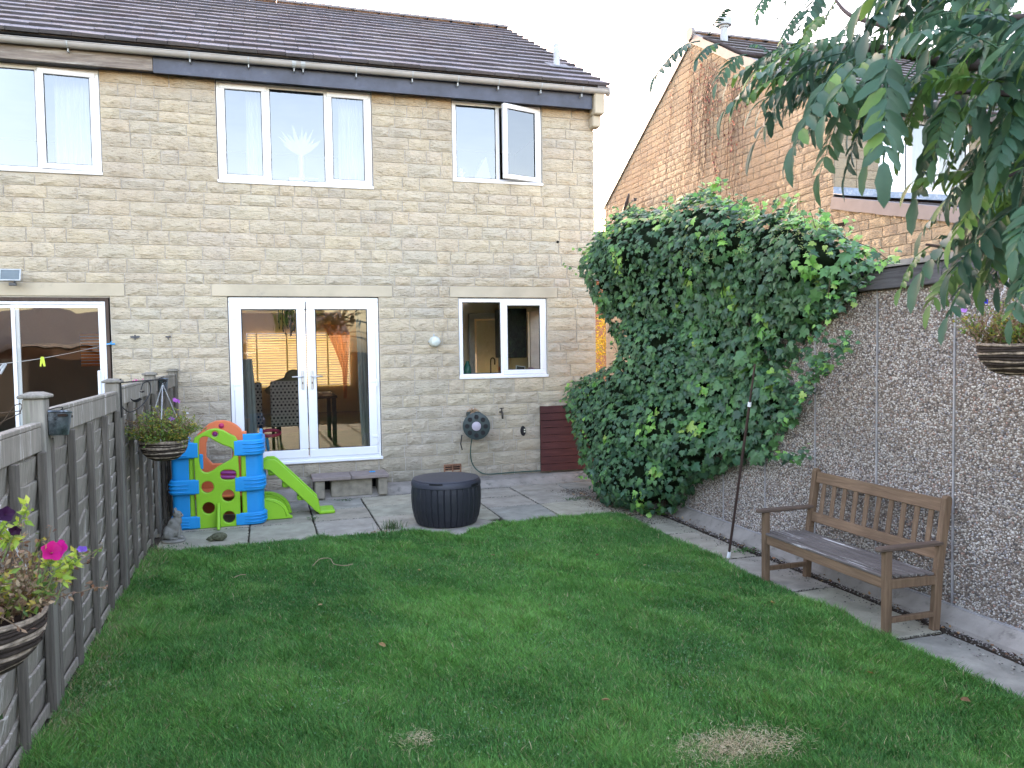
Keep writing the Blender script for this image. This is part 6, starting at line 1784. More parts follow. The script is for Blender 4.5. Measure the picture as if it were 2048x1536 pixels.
for k in range(26):
    x, y = random.uniform(1330, 1620), random.uniform(440, 520)
    c = at(x, y, 0, GX - 0.50)
    for j in range(16):
        q = Vector((random.gauss(0, 1), random.gauss(0, 1), random.gauss(0, 1))).normalized() * 0.026 + c
        s_ = 0.005
        umb.add([q + Vector(v) * s_ for v in ((1, 0, 0), (0, 1, 0), (-1, 0, 0), (0, -1, 0), (0, 0, 1.3), (0, 0, -1))], [(0, 1, 4), (1, 2, 4), (2, 3, 4), (3, 0, 4), (1, 0, 5), (2, 1, 5), (3, 2, 5), (0, 3, 5)], jig((0.24, 0.30, 0.11), 0.15))
o = umb.build('flower_heads', M['leaf_soft'], ivy, tint=True, fixn=False); o['kind'] = 'stuff'
trunk = MB()
for k in range(9):
    y0 = 7.75 + 0.1 * k; pts = [Vector((GX - 0.05, y0, 0.0))]
    for j in range(9): pts.append(pts[-1] + Vector((random.uniform(-.02, .01), random.uniform(-.10, .08), 0.24)))
    trunk.tube(pts, [0.028 - 0.002 * i for i in range(len(pts))], 6)
trunk.build('stems', M['woody'], ivy, smooth=True)

# ------------------------------------------------------------------ rowan tree, its trunk just outside the right edge
M['bark'] = mat_plain('rowan_bark', (0.075, 0.058, 0.055), 0.85, 0.2, 0.3, 24, 0.002, bscale=60)
M['rowan'] = mat_tint('rowan_leaflet', 0.48, 0.4, 26, 0.16, ((60, 0.25, 0.001, (1, 1, 1)),), trans=0.30)
TB = depth_at(2420, 768, 2.5)
rowan = thing('rowan_tree', 'rowan tree whose leafy branches hang in from the upper right close to the camera', 'tree', (TB.x, TB.y, 0))
tk = MB(); tk.tube([(TB.x, TB.y, -0.02), (TB.x + .02, TB.y, 0.8), (TB.x - .02, TB.y + .03, 1.7), (TB.x + .03, TB.y, 2.6), (TB.x, TB.y - .05, 3.6), (TB.x + .05, TB.y, 4.4)], [0.075, 0.062, 0.056, 0.048, 0.034, 0.015], 12); tk.build('trunk', M['bark'], rowan, smooth=True)
trk = lambda z: Vector((TB.x + 0.01, TB.y, z))
branches = [
    [trk(2.35), depth_at(2220, 100, 2.0), depth_at(2100, 128, 1.85), depth_at(2004, 127, 1.8), depth_at(1912, 131, 1.78), depth_at(1843, 115, 1.80), depth_at(1746, 96, 1.85), depth_at(1660, 100, 2.0), depth_at(1587, 115, 2.15), depth_at(1495, 109, 2.25), depth_at(1441, 88, 2.3), depth_at(1407, 75, 2.35)],
    [depth_at(1912, 132, 1.79), depth_at(1975, 105, 1.9), depth_at(2031, 78, 1.95), depth_at(2140, 20, 2.0), trk(2.9)],
    [trk(1.85), depth_at(2220, 440, 2.0), depth_at(2100, 480, 1.9), depth_at(2020, 499, 1.85), depth_at(1960, 499, 1.85), depth_at(1900, 496, 1.9), depth_at(1852, 489, 1.95)],
    [trk(2.2), depth_at(2160, 210, 1.7), depth_at(2040, 190, 1.6), depth_at(1950, 184, 1.55), depth_at(1912, 186, 1.5)],
    [trk(2.0), depth_at(2180, 330, 1.7), depth_at(2080, 330, 1.65), depth_at(1990, 365, 1.65), depth_at(1945, 420, 1.7)],
    [trk(3.0), depth_at(2150, -80, 2.2), depth_at(1950, -60, 2.3), depth_at(1780, -40, 2.4), depth_at(1640, -20, 2.5), depth_at(1560, -25, 2.6)],
    [trk(3.3), depth_at(2100, 10, 1.9), depth_at(1950, 20, 1.9), depth_at(1850, 30, 2.0), depth_at(1790, 10, 2.1)],
    [depth_at(1843, 115, 1.80), depth_at(1790, 60, 1.9), depth_at(1700, 30, 2.0), depth_at(1665, -10, 2.1)],
]
for b_ in branches:
    n = len(catmull(b_, 5)); l = MB()
    flip = b_[0] is branches[1][0]
    r0 = 0.016 if len(b_) > 8 else 0.010
    rad = [r0 * (1 - 0.82 * i / (n - 1)) + 0.0012 for i in range(n)]
    if b_ is branches[1]: rad = [0.005] * n
    l.tube(catmull(b_, 5), rad, 7); l.build('branch', M['bark'], rowan, smooth=True)
rl_dark = [(0.052, 0.120, 0.070), (0.060, 0.132, 0.072), (0.046, 0.105, 0.066), (0.064, 0.142, 0.062)]
rl_lite = [(0.11, 0.21, 0.05), (0.15, 0.26, 0.06)]
leafn = [0]
def frond(p0, p1, arch=0.12, lite=0.15, pairs=None):
    p0, p1 = Vector(p0), Vector(p1)
    ax_ = (p1 - p0); L = ax_.length; a = ax_.normalized()
    view = ((p0 + p1) / 2 - CAM).normalized()
    updir = Vector((0, 0, 1)); updir = (updir - a * updir.dot(a)); updir = updir.normalized() if updir.length > .2 else a.orthogonal().normalized()
    side = a.cross(updir).normalized()
    roll = random.uniform(-0.7, 0.7); side = (side * math.cos(roll) + updir * math.sin(roll)).normalized()
    mb_ = MB(); rc = []
    for i in range(9):
        t = i / 8; rc.append(p0 + ax_ * t + Vector((0, 0, arch * L * math.sin(math.pi * t) )))
    tnt = jig(random.choice(rl_lite if random.random() < lite else rl_dark), 0.15)
    mb_.tube(rc, [0.0016 * (1.3 - t / 9) for t in range(9)], 4, cap=False, col=tuple(c * 1.25 for c in tnt))
    def leaflet(base, d, nrm_, ln, wd, col):
        d = d.normalized(); s_ = d.cross(nrm_).normalized(); nn_ = s_.cross(d)
        prof_ = [(0.0, 0.05), (0.10, 0.55), (0.25, 0.90), (0.45, 1.0), (0.65, 0.92), (0.82, 0.66), (0.93, 0.34), (1.0, 0.0)]
        curl = random.uniform(0.05, 0.30); fold = random.uniform(0.15, 0.5)
        c_, l_, r_ = [], [], []
        for j, (t, w_) in enumerate(prof_):
            q = base + d * (ln * t) - nn_ * (curl * ln * t * t)
            ser = (1.10 if j % 2 else 0.88)
            c_.append(q); l_.append(q + s_ * wd * w_ * ser + nn_ * wd * w_ * fold); r_.append(q - s_ * wd * w_ * ser + nn_ * wd * w_ * fold)
        n_ = len(prof_)
        fs_ = []
        for j in range(n_ - 1):
            fs_ += [(j, j + 1, n_ + j + 1, n_ + j), (j + 1, j, 2 * n_ + j, 2 * n_ + j + 1)]
        mb_.add(c_ + l_ + r_, fs_, col)
    npr = pairs or random.choice([8, 9, 9])
    for i in range(npr):
        t = 0.26 + 0.68 * i / (npr - 0.5)
        k = t * 8; j = min(7, int(k)); base = rc[j].lerp(rc[j + 1], k - j)
        dl = (rc[j + 1] - rc[j]).normalized()
        env = 0.75 + 0.35 * math.sin(math.pi * min(1, t * 0.95))
        for sgn in (-1, 1):
            d = dl * random.uniform(0.35, 0.6) + side * sgn * random.uniform(0.45, 0.8) + Vector((0, 0, -1)) * random.uniform(0.12, 0.5)
            nr = (updir + Vector((random.gauss(0, .3), random.gauss(0, .3), random.gauss(0, .2)))).normalized()
            col = jig(tnt, 0.12) if random.random() > 0.08 else jig(random.choice(rl_lite), 0.15)
            leaflet(base, d, nr, L * 0.225 * env * random.uniform(.88, 1.1), L * 0.040 * env * random.uniform(.85, 1.15), col)
    leaflet(rc[-1], (rc[-1] - rc[-2]) + Vector((0, 0, -0.1 * L)), updir, L * 0.30, L * 0.052, tnt)
    mb_.build('leaf', M['rowan'], rowan, tint=True, fixn=False, smooth=True)
    leafn[0] += 1
E_ = [((1400, 82), (1312, 150), 2.35), ((1418, 68), (1455, 14), 2.35), ((1500, 110), (1434, 166), 2.25), ((1440, 88), (1395, 120), 2.3), ((1585, 112), (1522, 178), 2.15), ((1545, 112), (1500, 90), 2.2),
      ((1612, 8), (1562, 88), 2.5), ((1548, -20), (1516, 26), 2.6), ((1590, -22), (1552, 40), 2.6), ((1655, -15), (1600, 75), 2.4), ((1690, -20), (1640, 55), 2.35), ((1660, 30), (1590, 110), 2.2), ((1690, 60), (1640, 110), 2.1),
      ((1690, 105), (1512, 282), 1.75), ((1725, 110), (1588, 292), 1.70), ((1650, 100), (1540, 235), 2.0), ((1740, 150), (1640, 345), 1.65), ((1770, 170), (1690, 350), 1.7), ((1790, 110), (1650, 230), 1.6),
      ((1835, 120), (1735, 322), 1.6), ((1860, 130), (1775, 290), 1.55), ((1905, 190), (1832, 398), 1.75), ((1880, 140), (1800, 300), 1.6), ((1912, 186), (1868, 320), 1.6), ((1945, 190), (1890, 345), 1.7), ((1640, 240), (1570, 328), 1.9),
      ((2045, 335), (1905, 478), 1.6), ((2010, 360), (1842, 545), 1.75), ((2080, 320), (1960, 450), 1.5), ((2050, 380), (1960, 560), 1.7), ((1990, 230), (1900, 330), 1.6), ((2070, 200), (1990, 330), 1.5), ((2060, 120), (1930, 240), 1.5),
      ((1862, 492), (1800, 578), 1.95), ((1905, 497), (1830, 560), 1.9), ((1960, 500), (1860, 610), 1.8), ((2005, 503), (1895, 635), 1.75), ((2048, 500), (1960, 600), 1.7), ((2075, 490), (2020, 640), 1.6), ((1940, 498), (1880, 470), 1.9),
      ((2090, 540), (2040, 600), 1.4), ((2100, 380), (2030, 500), 1.4), ((2060, 260), (1950, 310), 1.5)]
for (a_, b_, d_) in E_:
    frond(depth_at(*a_, d_), depth_at(*b_, d_ + random.uniform(-.08, .05)), random.uniform(.06, .2), 0.28 if a_[1] > 300 else 0.05)
MASS = [(1700, -30), (2120, -30), (2120, 300), (2010, 280), (1930, 235), (1830, 205), (1740, 215), (1660, 190), (1650, 140), (1760, 90), (1730, 40)]
cnt = 0
while cnt < 92:
    x, y = random.uniform(1640, 2120), random.uniform(-30, 300)
    if not inpoly(x, y, MASS): continue
    if y < 150 and random.random() < 0.35: continue
    d = random.uniform(1.45, 2.3); L = random.uniform(0.17, 0.26) * FPX / d
    a = random.gauss(2.45, 0.5)
    frond(depth_at(x - .5 * L * math.cos(a), y - .5 * L * math.sin(a), d), depth_at(x + .5 * L * math.cos(a), y + .5 * L * math.sin(a), d + random.uniform(-.1, .1)), random.uniform(.05, .2), 0.05)
    cnt += 1
for k in range(30):
    t = random.random(); x = 2110 - 130 * t + random.uniform(-30, 30); y = 270 + 150 * random.random(); d = random.uniform(1.6, 2.1)
    L = random.uniform(0.17, 0.26) * FPX / d; a = random.gauss(2.2, 0.4)
    frond(depth_at(x, y, d), depth_at(x + L * math.cos(a), y + L * math.sin(a), d), random.uniform(.05, .2), 0.22)
for k in range(22):
    x, y, d = random.uniform(1590, 1800), random.uniform(60, 165), random.uniform(1.75, 2.3)
    L = random.uniform(0.16, 0.23) * FPX / d; a = random.gauss(2.7, 0.22)
    frond(depth_at(x, y, d), depth_at(x + L * math.cos(a), y + L * math.sin(a), d), random.uniform(.03, .12), 0.1)
for k in range(60):     # the part of the crown above and beside the frame
    p = Vector((TB.x + random.gauss(0, .6), TB.y + random.gauss(0, .6), random.uniform(2.9, 4.6)))
    px, py, w = pxof(p)
    if w > 0 and px < 2060 and py > -60: continue
    frond(p, p + Vector((random.uniform(-.15, .15), random.uniform(-.15, .15), random.uniform(-.14, .02))), .1)
print('rowan leaves', leafn[0])
M['berry'] = mat_plain('rowan_berry', (0.35, 0.03, 0.02), 0.4, 0.5, 0.1, 20)
l = MB()
for k in range(9):
    c = depth_at(1938 + random.uniform(-4, 4), 360 + random.uniform(-5, 5), 1.9); l.add([c + v * 0.0045 for v in iv_v], iv_f)
l.build('berry_cluster', M['berry'], rowan, smooth=True)

# ------------------------------------------------------------------ hanging baskets
M['wicker_d'] = mat_plain('dark_wicker', (0.040, 0.030, 0.024), 0.8, 0.2, 0.4, 40, 0.001)
M['wicker_l'] = mat_plain('peeling_wicker', (0.30, 0.245, 0.19), 0.8, 0.2, 0.6, 45, 0.001)
M['chain'] = mat_plain('galvanised_chain', (0.62, 0.63, 0.65), 0.35, 0.5, 0.1, 40, metal=0.5)
M['iron'] = mat_plain('black_iron', (0.012, 0.012, 0.013), 0.5, 0.4, 0.2, 20)
M['compost'] = mat_plain('compost', (0.03, 0.02, 0.015), 0.95, 0.1, 0.4, 40, 0.004)
def leafy(mb_, c, s, col, n=None, el=1.5):
    n = (n or Vector((random.gauss(0, 1), random.gauss(0, 1), random.gauss(.5, 1)))).normalized()
    u = n.orthogonal().normalized(); a = random.uniform(0, 6.28); w_ = n.cross(u); u2 = u * math.cos(a) + w_ * math.sin(a); v2 = n.cross(u2)
    mb_.add([c, c + u2 * s * .4 * el + v2 * s * .42 + n * s * .1, c + u2 * s * 1.1 * el, c + u2 * s * .4 * el - v2 * s * .42 + n * s * .1], [(0, 1, 2), (0, 2, 3)], col)
def petunia(parent, c, s, col, face):
    f = MB(); face = Vector(face).normalized(); u = face.orthogonal().normalized(); w_ = face.cross(u)
    n = 20; vs = [c - face * s * .9]
    r1 = [c - face * s * .25 + (u * math.cos(2 * math.pi * k / n) + w_ * math.sin(2 * math.pi * k / n)) * s * .28 for k in range(n)]
    r2 = [c + face * s * .12 * math.sin(5 * 2 * math.pi * k / n) + (u * math.cos(2 * math.pi * k / n) + w_ * math.sin(2 * math.pi * k / n)) * s * (1 + .12 * math.cos(5 * 2 * math.pi * k / n) + random.uniform(-.04, .04)) for k in range(n)]
    vs += r1 + r2
    fs = [(0, 1 + k, 1 + (k + 1) % n) for k in range(n)] + [(1 + k, 1 + n + k, 1 + n + (k + 1) % n, 1 + (k + 1) % n) for k in range(n)]
    f.add(vs, fs, col); f.build('flower', M['petal'], parent, tint=True, fixn=False, smooth=True)
def basket(c, r, depth, label, hook, nleaf, stemh, dead, seed, squash=1.0):
    random.seed(seed)
    t_ = thing('hanging_basket', label, 'hanging basket', tuple(c), 'hanging baskets')
    inner = MB(); inner.lathe([(0.0, -depth * .97), (r * .45, -depth * .90), (r * .75, -depth * .62), (r * .92, -depth * .3), (r * .97, 0.0)], c, 28); inner.build('liner', M['wicker_d'], t_, smooth=True)
    inner = MB(); inner.lathe([(r * .95, -0.01), (r * .5, 0.008), (0.0, 0.02)], c, 20); inner.build('compost', M['compost'], t_)
    nr = 16
    for i in range(nr):
        a = (math.pi / 2) * (i / nr); rr, zz = r * math.cos(a) ** 0.8, -depth * math.sin(a)
        for q in range(2):
            l = MB(); pts = [c + Vector((rr * math.cos(th) * (1 + random.uniform(-.008, .008)), rr * math.sin(th) * (1 + random.uniform(-.008, .008)), zz + 0.0025 * math.sin(th * 3 + i) + q * depth * 0.045 + random.uniform(-.0015, .0015))) for th in [2 * math.pi * k / 30 for k in range(31)]]
            l.tube(pts, r * (0.036 if q == 0 else 0.022) * random.uniform(.8, 1.2), 6, cap=False)
            l.build('wicker_strand', M['wicker_l'] if (i % 3 == 0 or (q and random.random() < .45)) else M['wicker_d'], t_, smooth=True)
    for k in range(3):
        a = 2 * math.pi * k / 3 + 0.5; p0 = c + Vector((r * math.cos(a), r * math.sin(a), 0.0)); p1 = Vector(hook)
        nl = int((p1 - p0).length / 0.014); l = MB()
        sagd = Vector((0, 0, -0.0))
        dirn = (p1 - p0).normalized(); s_ = dirn.orthogonal().normalized(); w_ = dirn.cross(s_)
        for j in range(nl):
            q = p0.lerp(p1, (j + .5) / nl); e = s_ if j % 2 else w_
            l.tube([q + dirn * .0095 * math.cos(th) + e * .0042 * math.sin(th) for th in [2 * math.pi * i / 6 for i in range(7)]], 0.0014, 4, cap=False)
        l.build('chain', M['chain'], t_)
    ste, lv = MB(), MB()
    for k in range(nleaf):
        a = random.uniform(0, 2 * math.pi); rr = r * math.sqrt(random.random()) * .95
        b0 = c + Vector((rr * math.cos(a), rr * math.sin(a), 0.01)); out = Vector((math.cos(a), math.sin(a), 0)) * random.uniform(.1, .9)
        h = stemh * random.uniform(.35, 1.1)
        pts = [b0]; d_ = (Vector((0, 0, 1)) + out).normalized()
        m_ = 5
        for j in range(m_):
            d_ = (d_ + Vector((random.gauss(0, .3), random.gauss(0, .3), random.gauss(-.05, .2)))).normalized(); pts.append(pts[-1] + d_ * h / m_)
        isdead = random.random() < dead
        sc = jig((0.24, 0.17, 0.10), .25) if isdead else jig((0.16, 0.17, 0.07), .2)
        ste.tube(pts, 0.0016 if isdead else 0.0018, 4, cap=False, col=sc)
        for j in range(1, m_ + 1):
            for q in range(3 if isdead else 5):
                col = jig(random.choice([(0.20, 0.12, 0.07), (0.30, 0.20, 0.12), (0.13, 0.07, 0.04), (0.36, 0.27, 0.16)]), .2) if isdead else jig(random.choice([(0.20, 0.27, 0.045), (0.26, 0.29, 0.05), (0.12, 0.22, 0.05), (0.38, 0.30, 0.05), (0.16, 0.26, 0.06)]), .2)
                leafy(lv, pts[j] + Vector((random.gauss(0, .009), random.gauss(0, .009), random.gauss(0, .009))), random.uniform(.009, .019) * (0.8 if isdead else 1.0), col)
    ste.build('stems', M['leaf_soft'], t_, tint=True, fixn=False); o_ = lv.build('foliage', M['leaf_soft'], t_, tint=True, fixn=False); o_['kind'] = 'stuff'
    return t_
c1 = depth_at(-50, 1238, 2.13)
b1 = basket(c1, 0.168, 0.155, 'near hanging basket at the left edge with brown withered stems and a magenta petunia', c1 + Vector((0.0, 0, 0.46)), 230, 0.23, 0.80, 11)
petunia(b1, depth_at(105, 1102, 2.05), 0.027, (0.48, 0.010, 0.17), (0.35, -0.6, 0.5))
petunia(b1, depth_at(118, 1098, 2.06), 0.024, (0.45, 0.010, 0.20), (-0.4, -0.7, 0.4))
petunia(b1, depth_at(164, 1098, 2.1), 0.013, (0.16, 0.08, 0.40), (0.2, -0.4, 0.9))
petunia(b1, depth_at(12, 1028, 2.0), 0.019, (0.03, 0.008, 0.035), (0.3, -0.8, 0.3))
petunia(b1, depth_at(30, 1062, 2.03), 0.014, (0.03, 0.008, 0.03), (0.1, -0.8, -0.3))
ex = MB()
for (a_, b_) in (((20, 1085), (58, 1010)), ((0, 1085), (30, 1075)), ((110, 1140), (150, 1115)), ((125, 1170), (140, 1130)), ((10, 1160), (0, 1180)), ((95, 1130), (100, 1105)), ((-20, 1100), (10, 1050))):
    p0, p1 = depth_at(*a_, 2.05), depth_at(*b_, 2.07)
    ex.tube([p0 + Vector((-.02, 0, -.05)), p0, p1], 0.002, 4, cap=False, col=(0.22, 0.27, 0.10))
    for k in range(34):
        leafy(ex, p0.lerp(p1, random.random() ** .7) + Vector((random.gauss(0, .008), random.gauss(0, .008), random.gauss(0, .008))), random.uniform(.010, .020), jig(random.choice([(0.33, 0.44, 0.06), (0.26, 0.38, 0.05), (0.42, 0.46, 0.07)]), .15))
ex.build('fresh_shoots', M['leaf_soft'], b1, tint=True, fixn=False)
c2 = depth_at(328, 882, 6.5); 
hk_ = Vector((c2.x + 0.005, c2.y, 1.60))
b2 = basket(c2, 0.185, 0.16, 'hanging basket of yellowing trailing plants on the bird bracket before the play tower', hk_, 300, 0.27, 0.42, 12)
petunia(b2, depth_at(343, 838, 6.4), 0.022, (0.42, 0.16, 0.55), (0.2, -0.8, 0.5)); petunia(b2, depth_at(350, 800, 6.45), 0.022, (0.45, 0.14, 0.50), (0.6, -0.6, 0.5)); petunia(b2, depth_at(357, 802, 6.45), 0.018, (0.42, 0.14, 0.50), (0.8, -0.4, 0.3)); petunia(b2, depth_at(375, 826, 6.45), 0.010, (0.7, 0.7, 0.7), (0.2, -0.4, 0.8))
c3 = depth_at(2030, 690, 4.0)
b3 = basket(c3, 0.168, 0.15, 'hanging basket at the right edge with dry plants and a deep blue flower', c3 + Vector((0, 0, 0.42)), 190, 0.24, 0.62, 13)
petunia(b3, depth_at(1970, 602, 3.9), 0.016, (0.03, 0.03, 0.42), (-0.2, -0.8, 0.4)); petunia(b3, depth_at(1928, 620, 3.9), 0.014, (0.45, 0.22, 0.60), (-0.6, -0.6, 0.4))
random.seed(21)
def bracket(t_, a, b, mat=M['iron'], scroll=True):
    """arm from the support a to the hook b with a curled brace"""
    a, b = Vector(a), Vector(b); d = (b - a)
    l = MB(); l.tube([a, b], 0.005, 6); l.build('arm', mat, t_)
    l = MB(); l.tube([a + Vector((0, 0, 0.03)), a + Vector((0, 0, -0.27))], 0.006, 6); l.build('back_plate', mat, t_)
    l = MB(); l.tube(catmull([b, b + d * .07 + Vector((0, 0, -.01)), b + d * .07 + Vector((0, 0, -.035)), b + d * .0 + Vector((0, 0, -.042)), b + d * -.05 + Vector((0, 0, -.025))], 4), 0.0045, 6); l.build('hook', mat, t_, smooth=True)
    if scroll:
        l = MB(); l.tube(catmull([a + d * .02 + Vector((0, 0, -.19)), a + d * .18 + Vector((0, 0, -.235)), a + d * .45 + Vector((0, 0, -.20)), a + d * .68 + Vector((0, 0, -.10)), a + d * .66 + Vector((0, 0, -.015)), a + d * .52 + Vector((0, 0, -.02)), a + d * .46 + Vector((0, 0, -.07))], 5), 0.0042, 6); l.build('scroll', mat, t_, smooth=True)
br = thing('bird_bracket', 'black iron basket bracket with small bird silhouettes on the second fence post', 'bracket', (FX + .06, 6.62, 1.63))
ba = depth_at(246, 766, hk_.y * 0 + pxof((FX + .058, 6.58, 1.63))[2]); bb = Vector((hk_.x, hk_.y, 1.635))
bracket(br, (FX + 0.058, 6.60, 1.632), bb)
for (px, py, s_) in ((272, 802, 1.0), (284, 784, 0.45), (255, 809, 0.6)):
    c = depth_at(px, py, 6.5); e1 = (CR).normalized(); e2 = Vector((0, 0, 1))
    sh = [(-.060, .030), (-.045, .005), (-.02, -.012), (.015, -.014), (.040, .0), (.055, .012), (.072, .016), (.058, .026), (.045, .036), (.03, .028), (.0, .016), (-.03, .012)]
    mb = MB(); mb.prism([(x * s_ * .75, z * s_ * .75) for x, z in sh], -.003, .003, (c, e1, e2, _fw.cross(Vector((0, 0, 1))).cross(Vector((0, 0, 1))) * -1)); mb.build('bird', M['iron'], br)
br1 = thing('basket_bracket', 'black iron bracket on the nearest fence post holding the near basket', 'bracket', (FX + .06, 2.45, 1.6))
bracket(br1, (FX + 0.058, 2.46, 1.605), c1 + Vector((0, 0, 0.50)))
br3 = thing('basket_bracket', 'black iron bracket on the garage wall holding the right hand basket', 'bracket', (GX, c3.y, 2.2))
bracket(br3, (GX - 0.01, c3.y, c3.z + 0.46), c3 + Vector((0, 0, 0.46)))
# wall pots on the fence
M['tin'] = mat_plain('worn_galvanised_tin', (0.20, 0.23, 0.26), 0.30, 0.6, 0.45, 14, metal=0.75, dirt=((0.04, 0.045, 0.05), 9, 0.45, 0.6))
def halfpot(c, r, h, label, tilt):
    t_ = thing('tin_planter', label, 'planter', tuple(c))
    T = Matrix.Translation(c) @ Matrix.Rotation(tilt, 4, 'X')
    l = MB(); n = 14; vs = []
    for (rr, z) in ((r * .80, -h), (r * .84, -h * .95), (r, 0), (r * 1.05, 0.004), (r * 1.03, 0.012), (r * .95, 0.004)):
        for k in range(n + 1):
            a = -math.pi / 2 + math.pi * k / n; vs.append(T @ Vector((rr * math.cos(a), rr * math.sin(a), z)))
    fs = [(i * (n + 1) + k, i * (n + 1) + k + 1, (i + 1) * (n + 1) + k + 1, (i + 1) * (n + 1) + k) for i in range(5) for k in range(n)]
    fs += [tuple(range(n + 1)), (0, n, 2 * (n + 1) + n, 2 * (n + 1))]
    l.add(vs, fs); l.build('bucket', M['tin'], t_, smooth='auto')
    l = MB(); l.box(-.005, r * .9, -r * .85, r * .85, -.02, -.008, mat=T); l.build('compost', M['compost'], t_)
    l = MB(); l.tube([T @ Vector((r * .5 * math.cos(th) + 0.0, r * math.sin(th), 0.012 + 0.02 * math.cos(th))) for th in [math.pi * (i / 12 - .5) for i in range(13)]], 0.003, 5); l.build('wire_handle', M['iron'], t_)
halfpot(Vector((FX + 0.055, 4.60, 1.545)), 0.088, 0.115, 'dented dark tin half bucket hung on the near capped fence post', R(-7))
tp2 = at(324, 762, 0, FX + 0.05)
halfpot(Vector((FX + 0.05, 8.95, 1.575)), 0.085, 0.12, 'small blue grey tin planter near the house end of the fence', R(2))
pf = thing('pink_geranium', 'bright pink flower head peeping over the fence behind the bird bracket', 'flower', (-1.24, 7.6, 1.5))
fc3 = depth_at(274, 765, 7.4)
l = MB()
for k in range(46): leafy(l, fc3 + Vector((random.gauss(0, .034), random.gauss(0, .02), random.gauss(0, .014))), random.uniform(.012, .02), jig((0.60, 0.03, 0.28), .2), el=1.0)
l.build('petals', M['petal'], pf, tint=True, fixn=False)
l = MB(); l.tube([fc3, fc3 + Vector((0, 0.02, -.2))], .004, 5, col=(.1, .2, .05)); l.build('stem', M['leaf_soft'], pf, tint=True)
hw = thing('vine_wisp', 'thin bare vine tendrils hanging by the near fence post on the neighbour side', 'vine', (-1.4, 4.4, 1.4))
l = MB()
for pts in ([(42, 808), (28, 812), (12, 835), (-10, 862)], [(42, 826), (20, 836), (0, 846)], [(40, 825), (44, 812), (38, 806)], [(0, 826), (40, 822)]):
    l.tube(catmull([depth_at(x, y, 4.7) for x, y in pts], 4), 0.003, 5)
l.build('tendril', M['woody'], hw)

# ================================================================== LAWN
M['grass'] = mat_tint('grass_blade', 0.5, 0.35, 10, 0.15, (), trans=0.30)
def nfield(x, y, sc, seed):
    r_ = np.random.default_rng(seed); out = np.zeros_like(x)
    for k in range(7):
        a = r_.uniform(0, 2 * np.pi); f_ = sc * r_.uniform(.6, 1.7); ph = r_.uniform(0, 6.28)
        out += np.sin((x * np.cos(a) + y * np.sin(a)) * f_ + ph + 1.3 * np.sin((x * np.sin(a * 1.7) + y * np.cos(a * 1.3)) * f_ * .6 + ph * 2))
    return out / 3.2
NB = 1250000
gx = rng.uniform(-1.09, 3.70, NB); gy = rng.uniform(2.3, 7.86, NB)
dist = np.sqrt(gx ** 2 + gy ** 2 + 1.85 ** 2)
kp = rng.random(NB) < np.clip((4.2 / dist) ** 1.15, 0, 1)
q = np.stack([gx, gy, np.zeros(NB)], 1) - np.array(CAM)
w_ = q @ np.array(_fw); pxx = 1024 + FPX * (q @ np.array(CR)) / w_
kp &= (w_ > 0.3) & (pxx > -90) & (pxx < 2130)
edge_n = 0.035 * nfield(gx * 1, gy * 0, 9, 5) 
kp &= gy < 7.80 + edge_n + 0.02 * rng.normal(size=NB) - np.where((gx > 1.25) & (gx < 2.3), 0.0, 0)
kp &= gx < 3.655 + 0.022 * nfield(gy, gy * 0, 8, 6) + 0.015 * rng.normal(size=NB)
tx, tyy = gx - 1.78, gy - 7.92
rx_, ry_ = tx * math.cos(R(41)) + tyy * math.sin(R(41)), -tx * math.sin(R(41)) + tyy * math.cos(R(41))
kp &= ~((np.abs(rx_) < 0.37) & (np.abs(ry_) < 0.37))
bare = np.exp(-(((gx - 1.98) / .20) ** 2 + ((gy - 3.02) / .11) ** 2)) + 0.4 * np.exp(-(((gx + 1.0) / .09) ** 2)) * (nfield(gx * 0, gy, 3, 9) > -.2)
kp &= rng.random(NB) > bare * 0.6
gx, gy, dist, bare = gx[kp], gy[kp], dist[kp], bare[kp]
n = len(gx); print('blades', n)
f1, f2, f3 = nfield(gx, gy, 2.2, 1), nfield(gx, gy, 7, 2), nfield(gx, gy, 22, 3)
edge_f = np.clip(1 - (gx + 1.09) / 0.42, 0, 1)
h = 0.84 * (0.036 + 0.007 * f1 + 0.010 * f2 + 0.012 * f3).clip(0.014, 0.08) * rng.uniform(.6, 1.35, n)
h = h * (1 + 0.8 * np.clip(nfield(gx, gy, 6, 11) - .45, 0, 1)) * (1 + 1.1 * edge_f * rng.random(n)) + 0.018 * (rng.random(n) < 0.03)
near_edge = (gx > 3.56) | (gy > 7.70)
h = np.where(near_edge, h * 1.2, h)
wd = rng.uniform(.0010, .0019, n) * (0.75 + dist / 9.0)
la_ = 2 * np.pi * rng.random(n) * 0.75 + 1.6 * nfield(gx, gy, 3.0, 4) + 1.6 * f3
lean = rng.uniform(.25, 1.15, n) * h
face = rng.uniform(0, 2 * np.pi, n)
dx, dy = np.cos(la_) * lean, np.sin(la_) * lean
dx += edge_f * 0.03 * rng.random(n)
sx_, sy_ = np.cos(face) * wd, np.sin(face) * wd
z0 = np.full(n, -0.006)
Vt = np.zeros((n, 5, 3), dtype=np.float32)
Vt[:, 0] = np.stack([gx - sx_, gy - sy_, z0], 1); Vt[:, 1] = np.stack([gx + sx_, gy + sy_, z0], 1)
mz = h * .58
Vt[:, 2] = np.stack([gx - sx_ * .85 + dx * .38, gy - sy_ * .85 + dy * .38, mz], 1); Vt[:, 3] = np.stack([gx + sx_ * .85 + dx * .38, gy + sy_ * .85 + dy * .38, mz], 1)
Vt[:, 4] = np.stack([gx + dx, gy + dy, h], 1)
idx = (np.arange(n) * 5)[:, None] + np.array([0, 1, 3, 0, 3, 2, 2, 3, 4])[None, :]
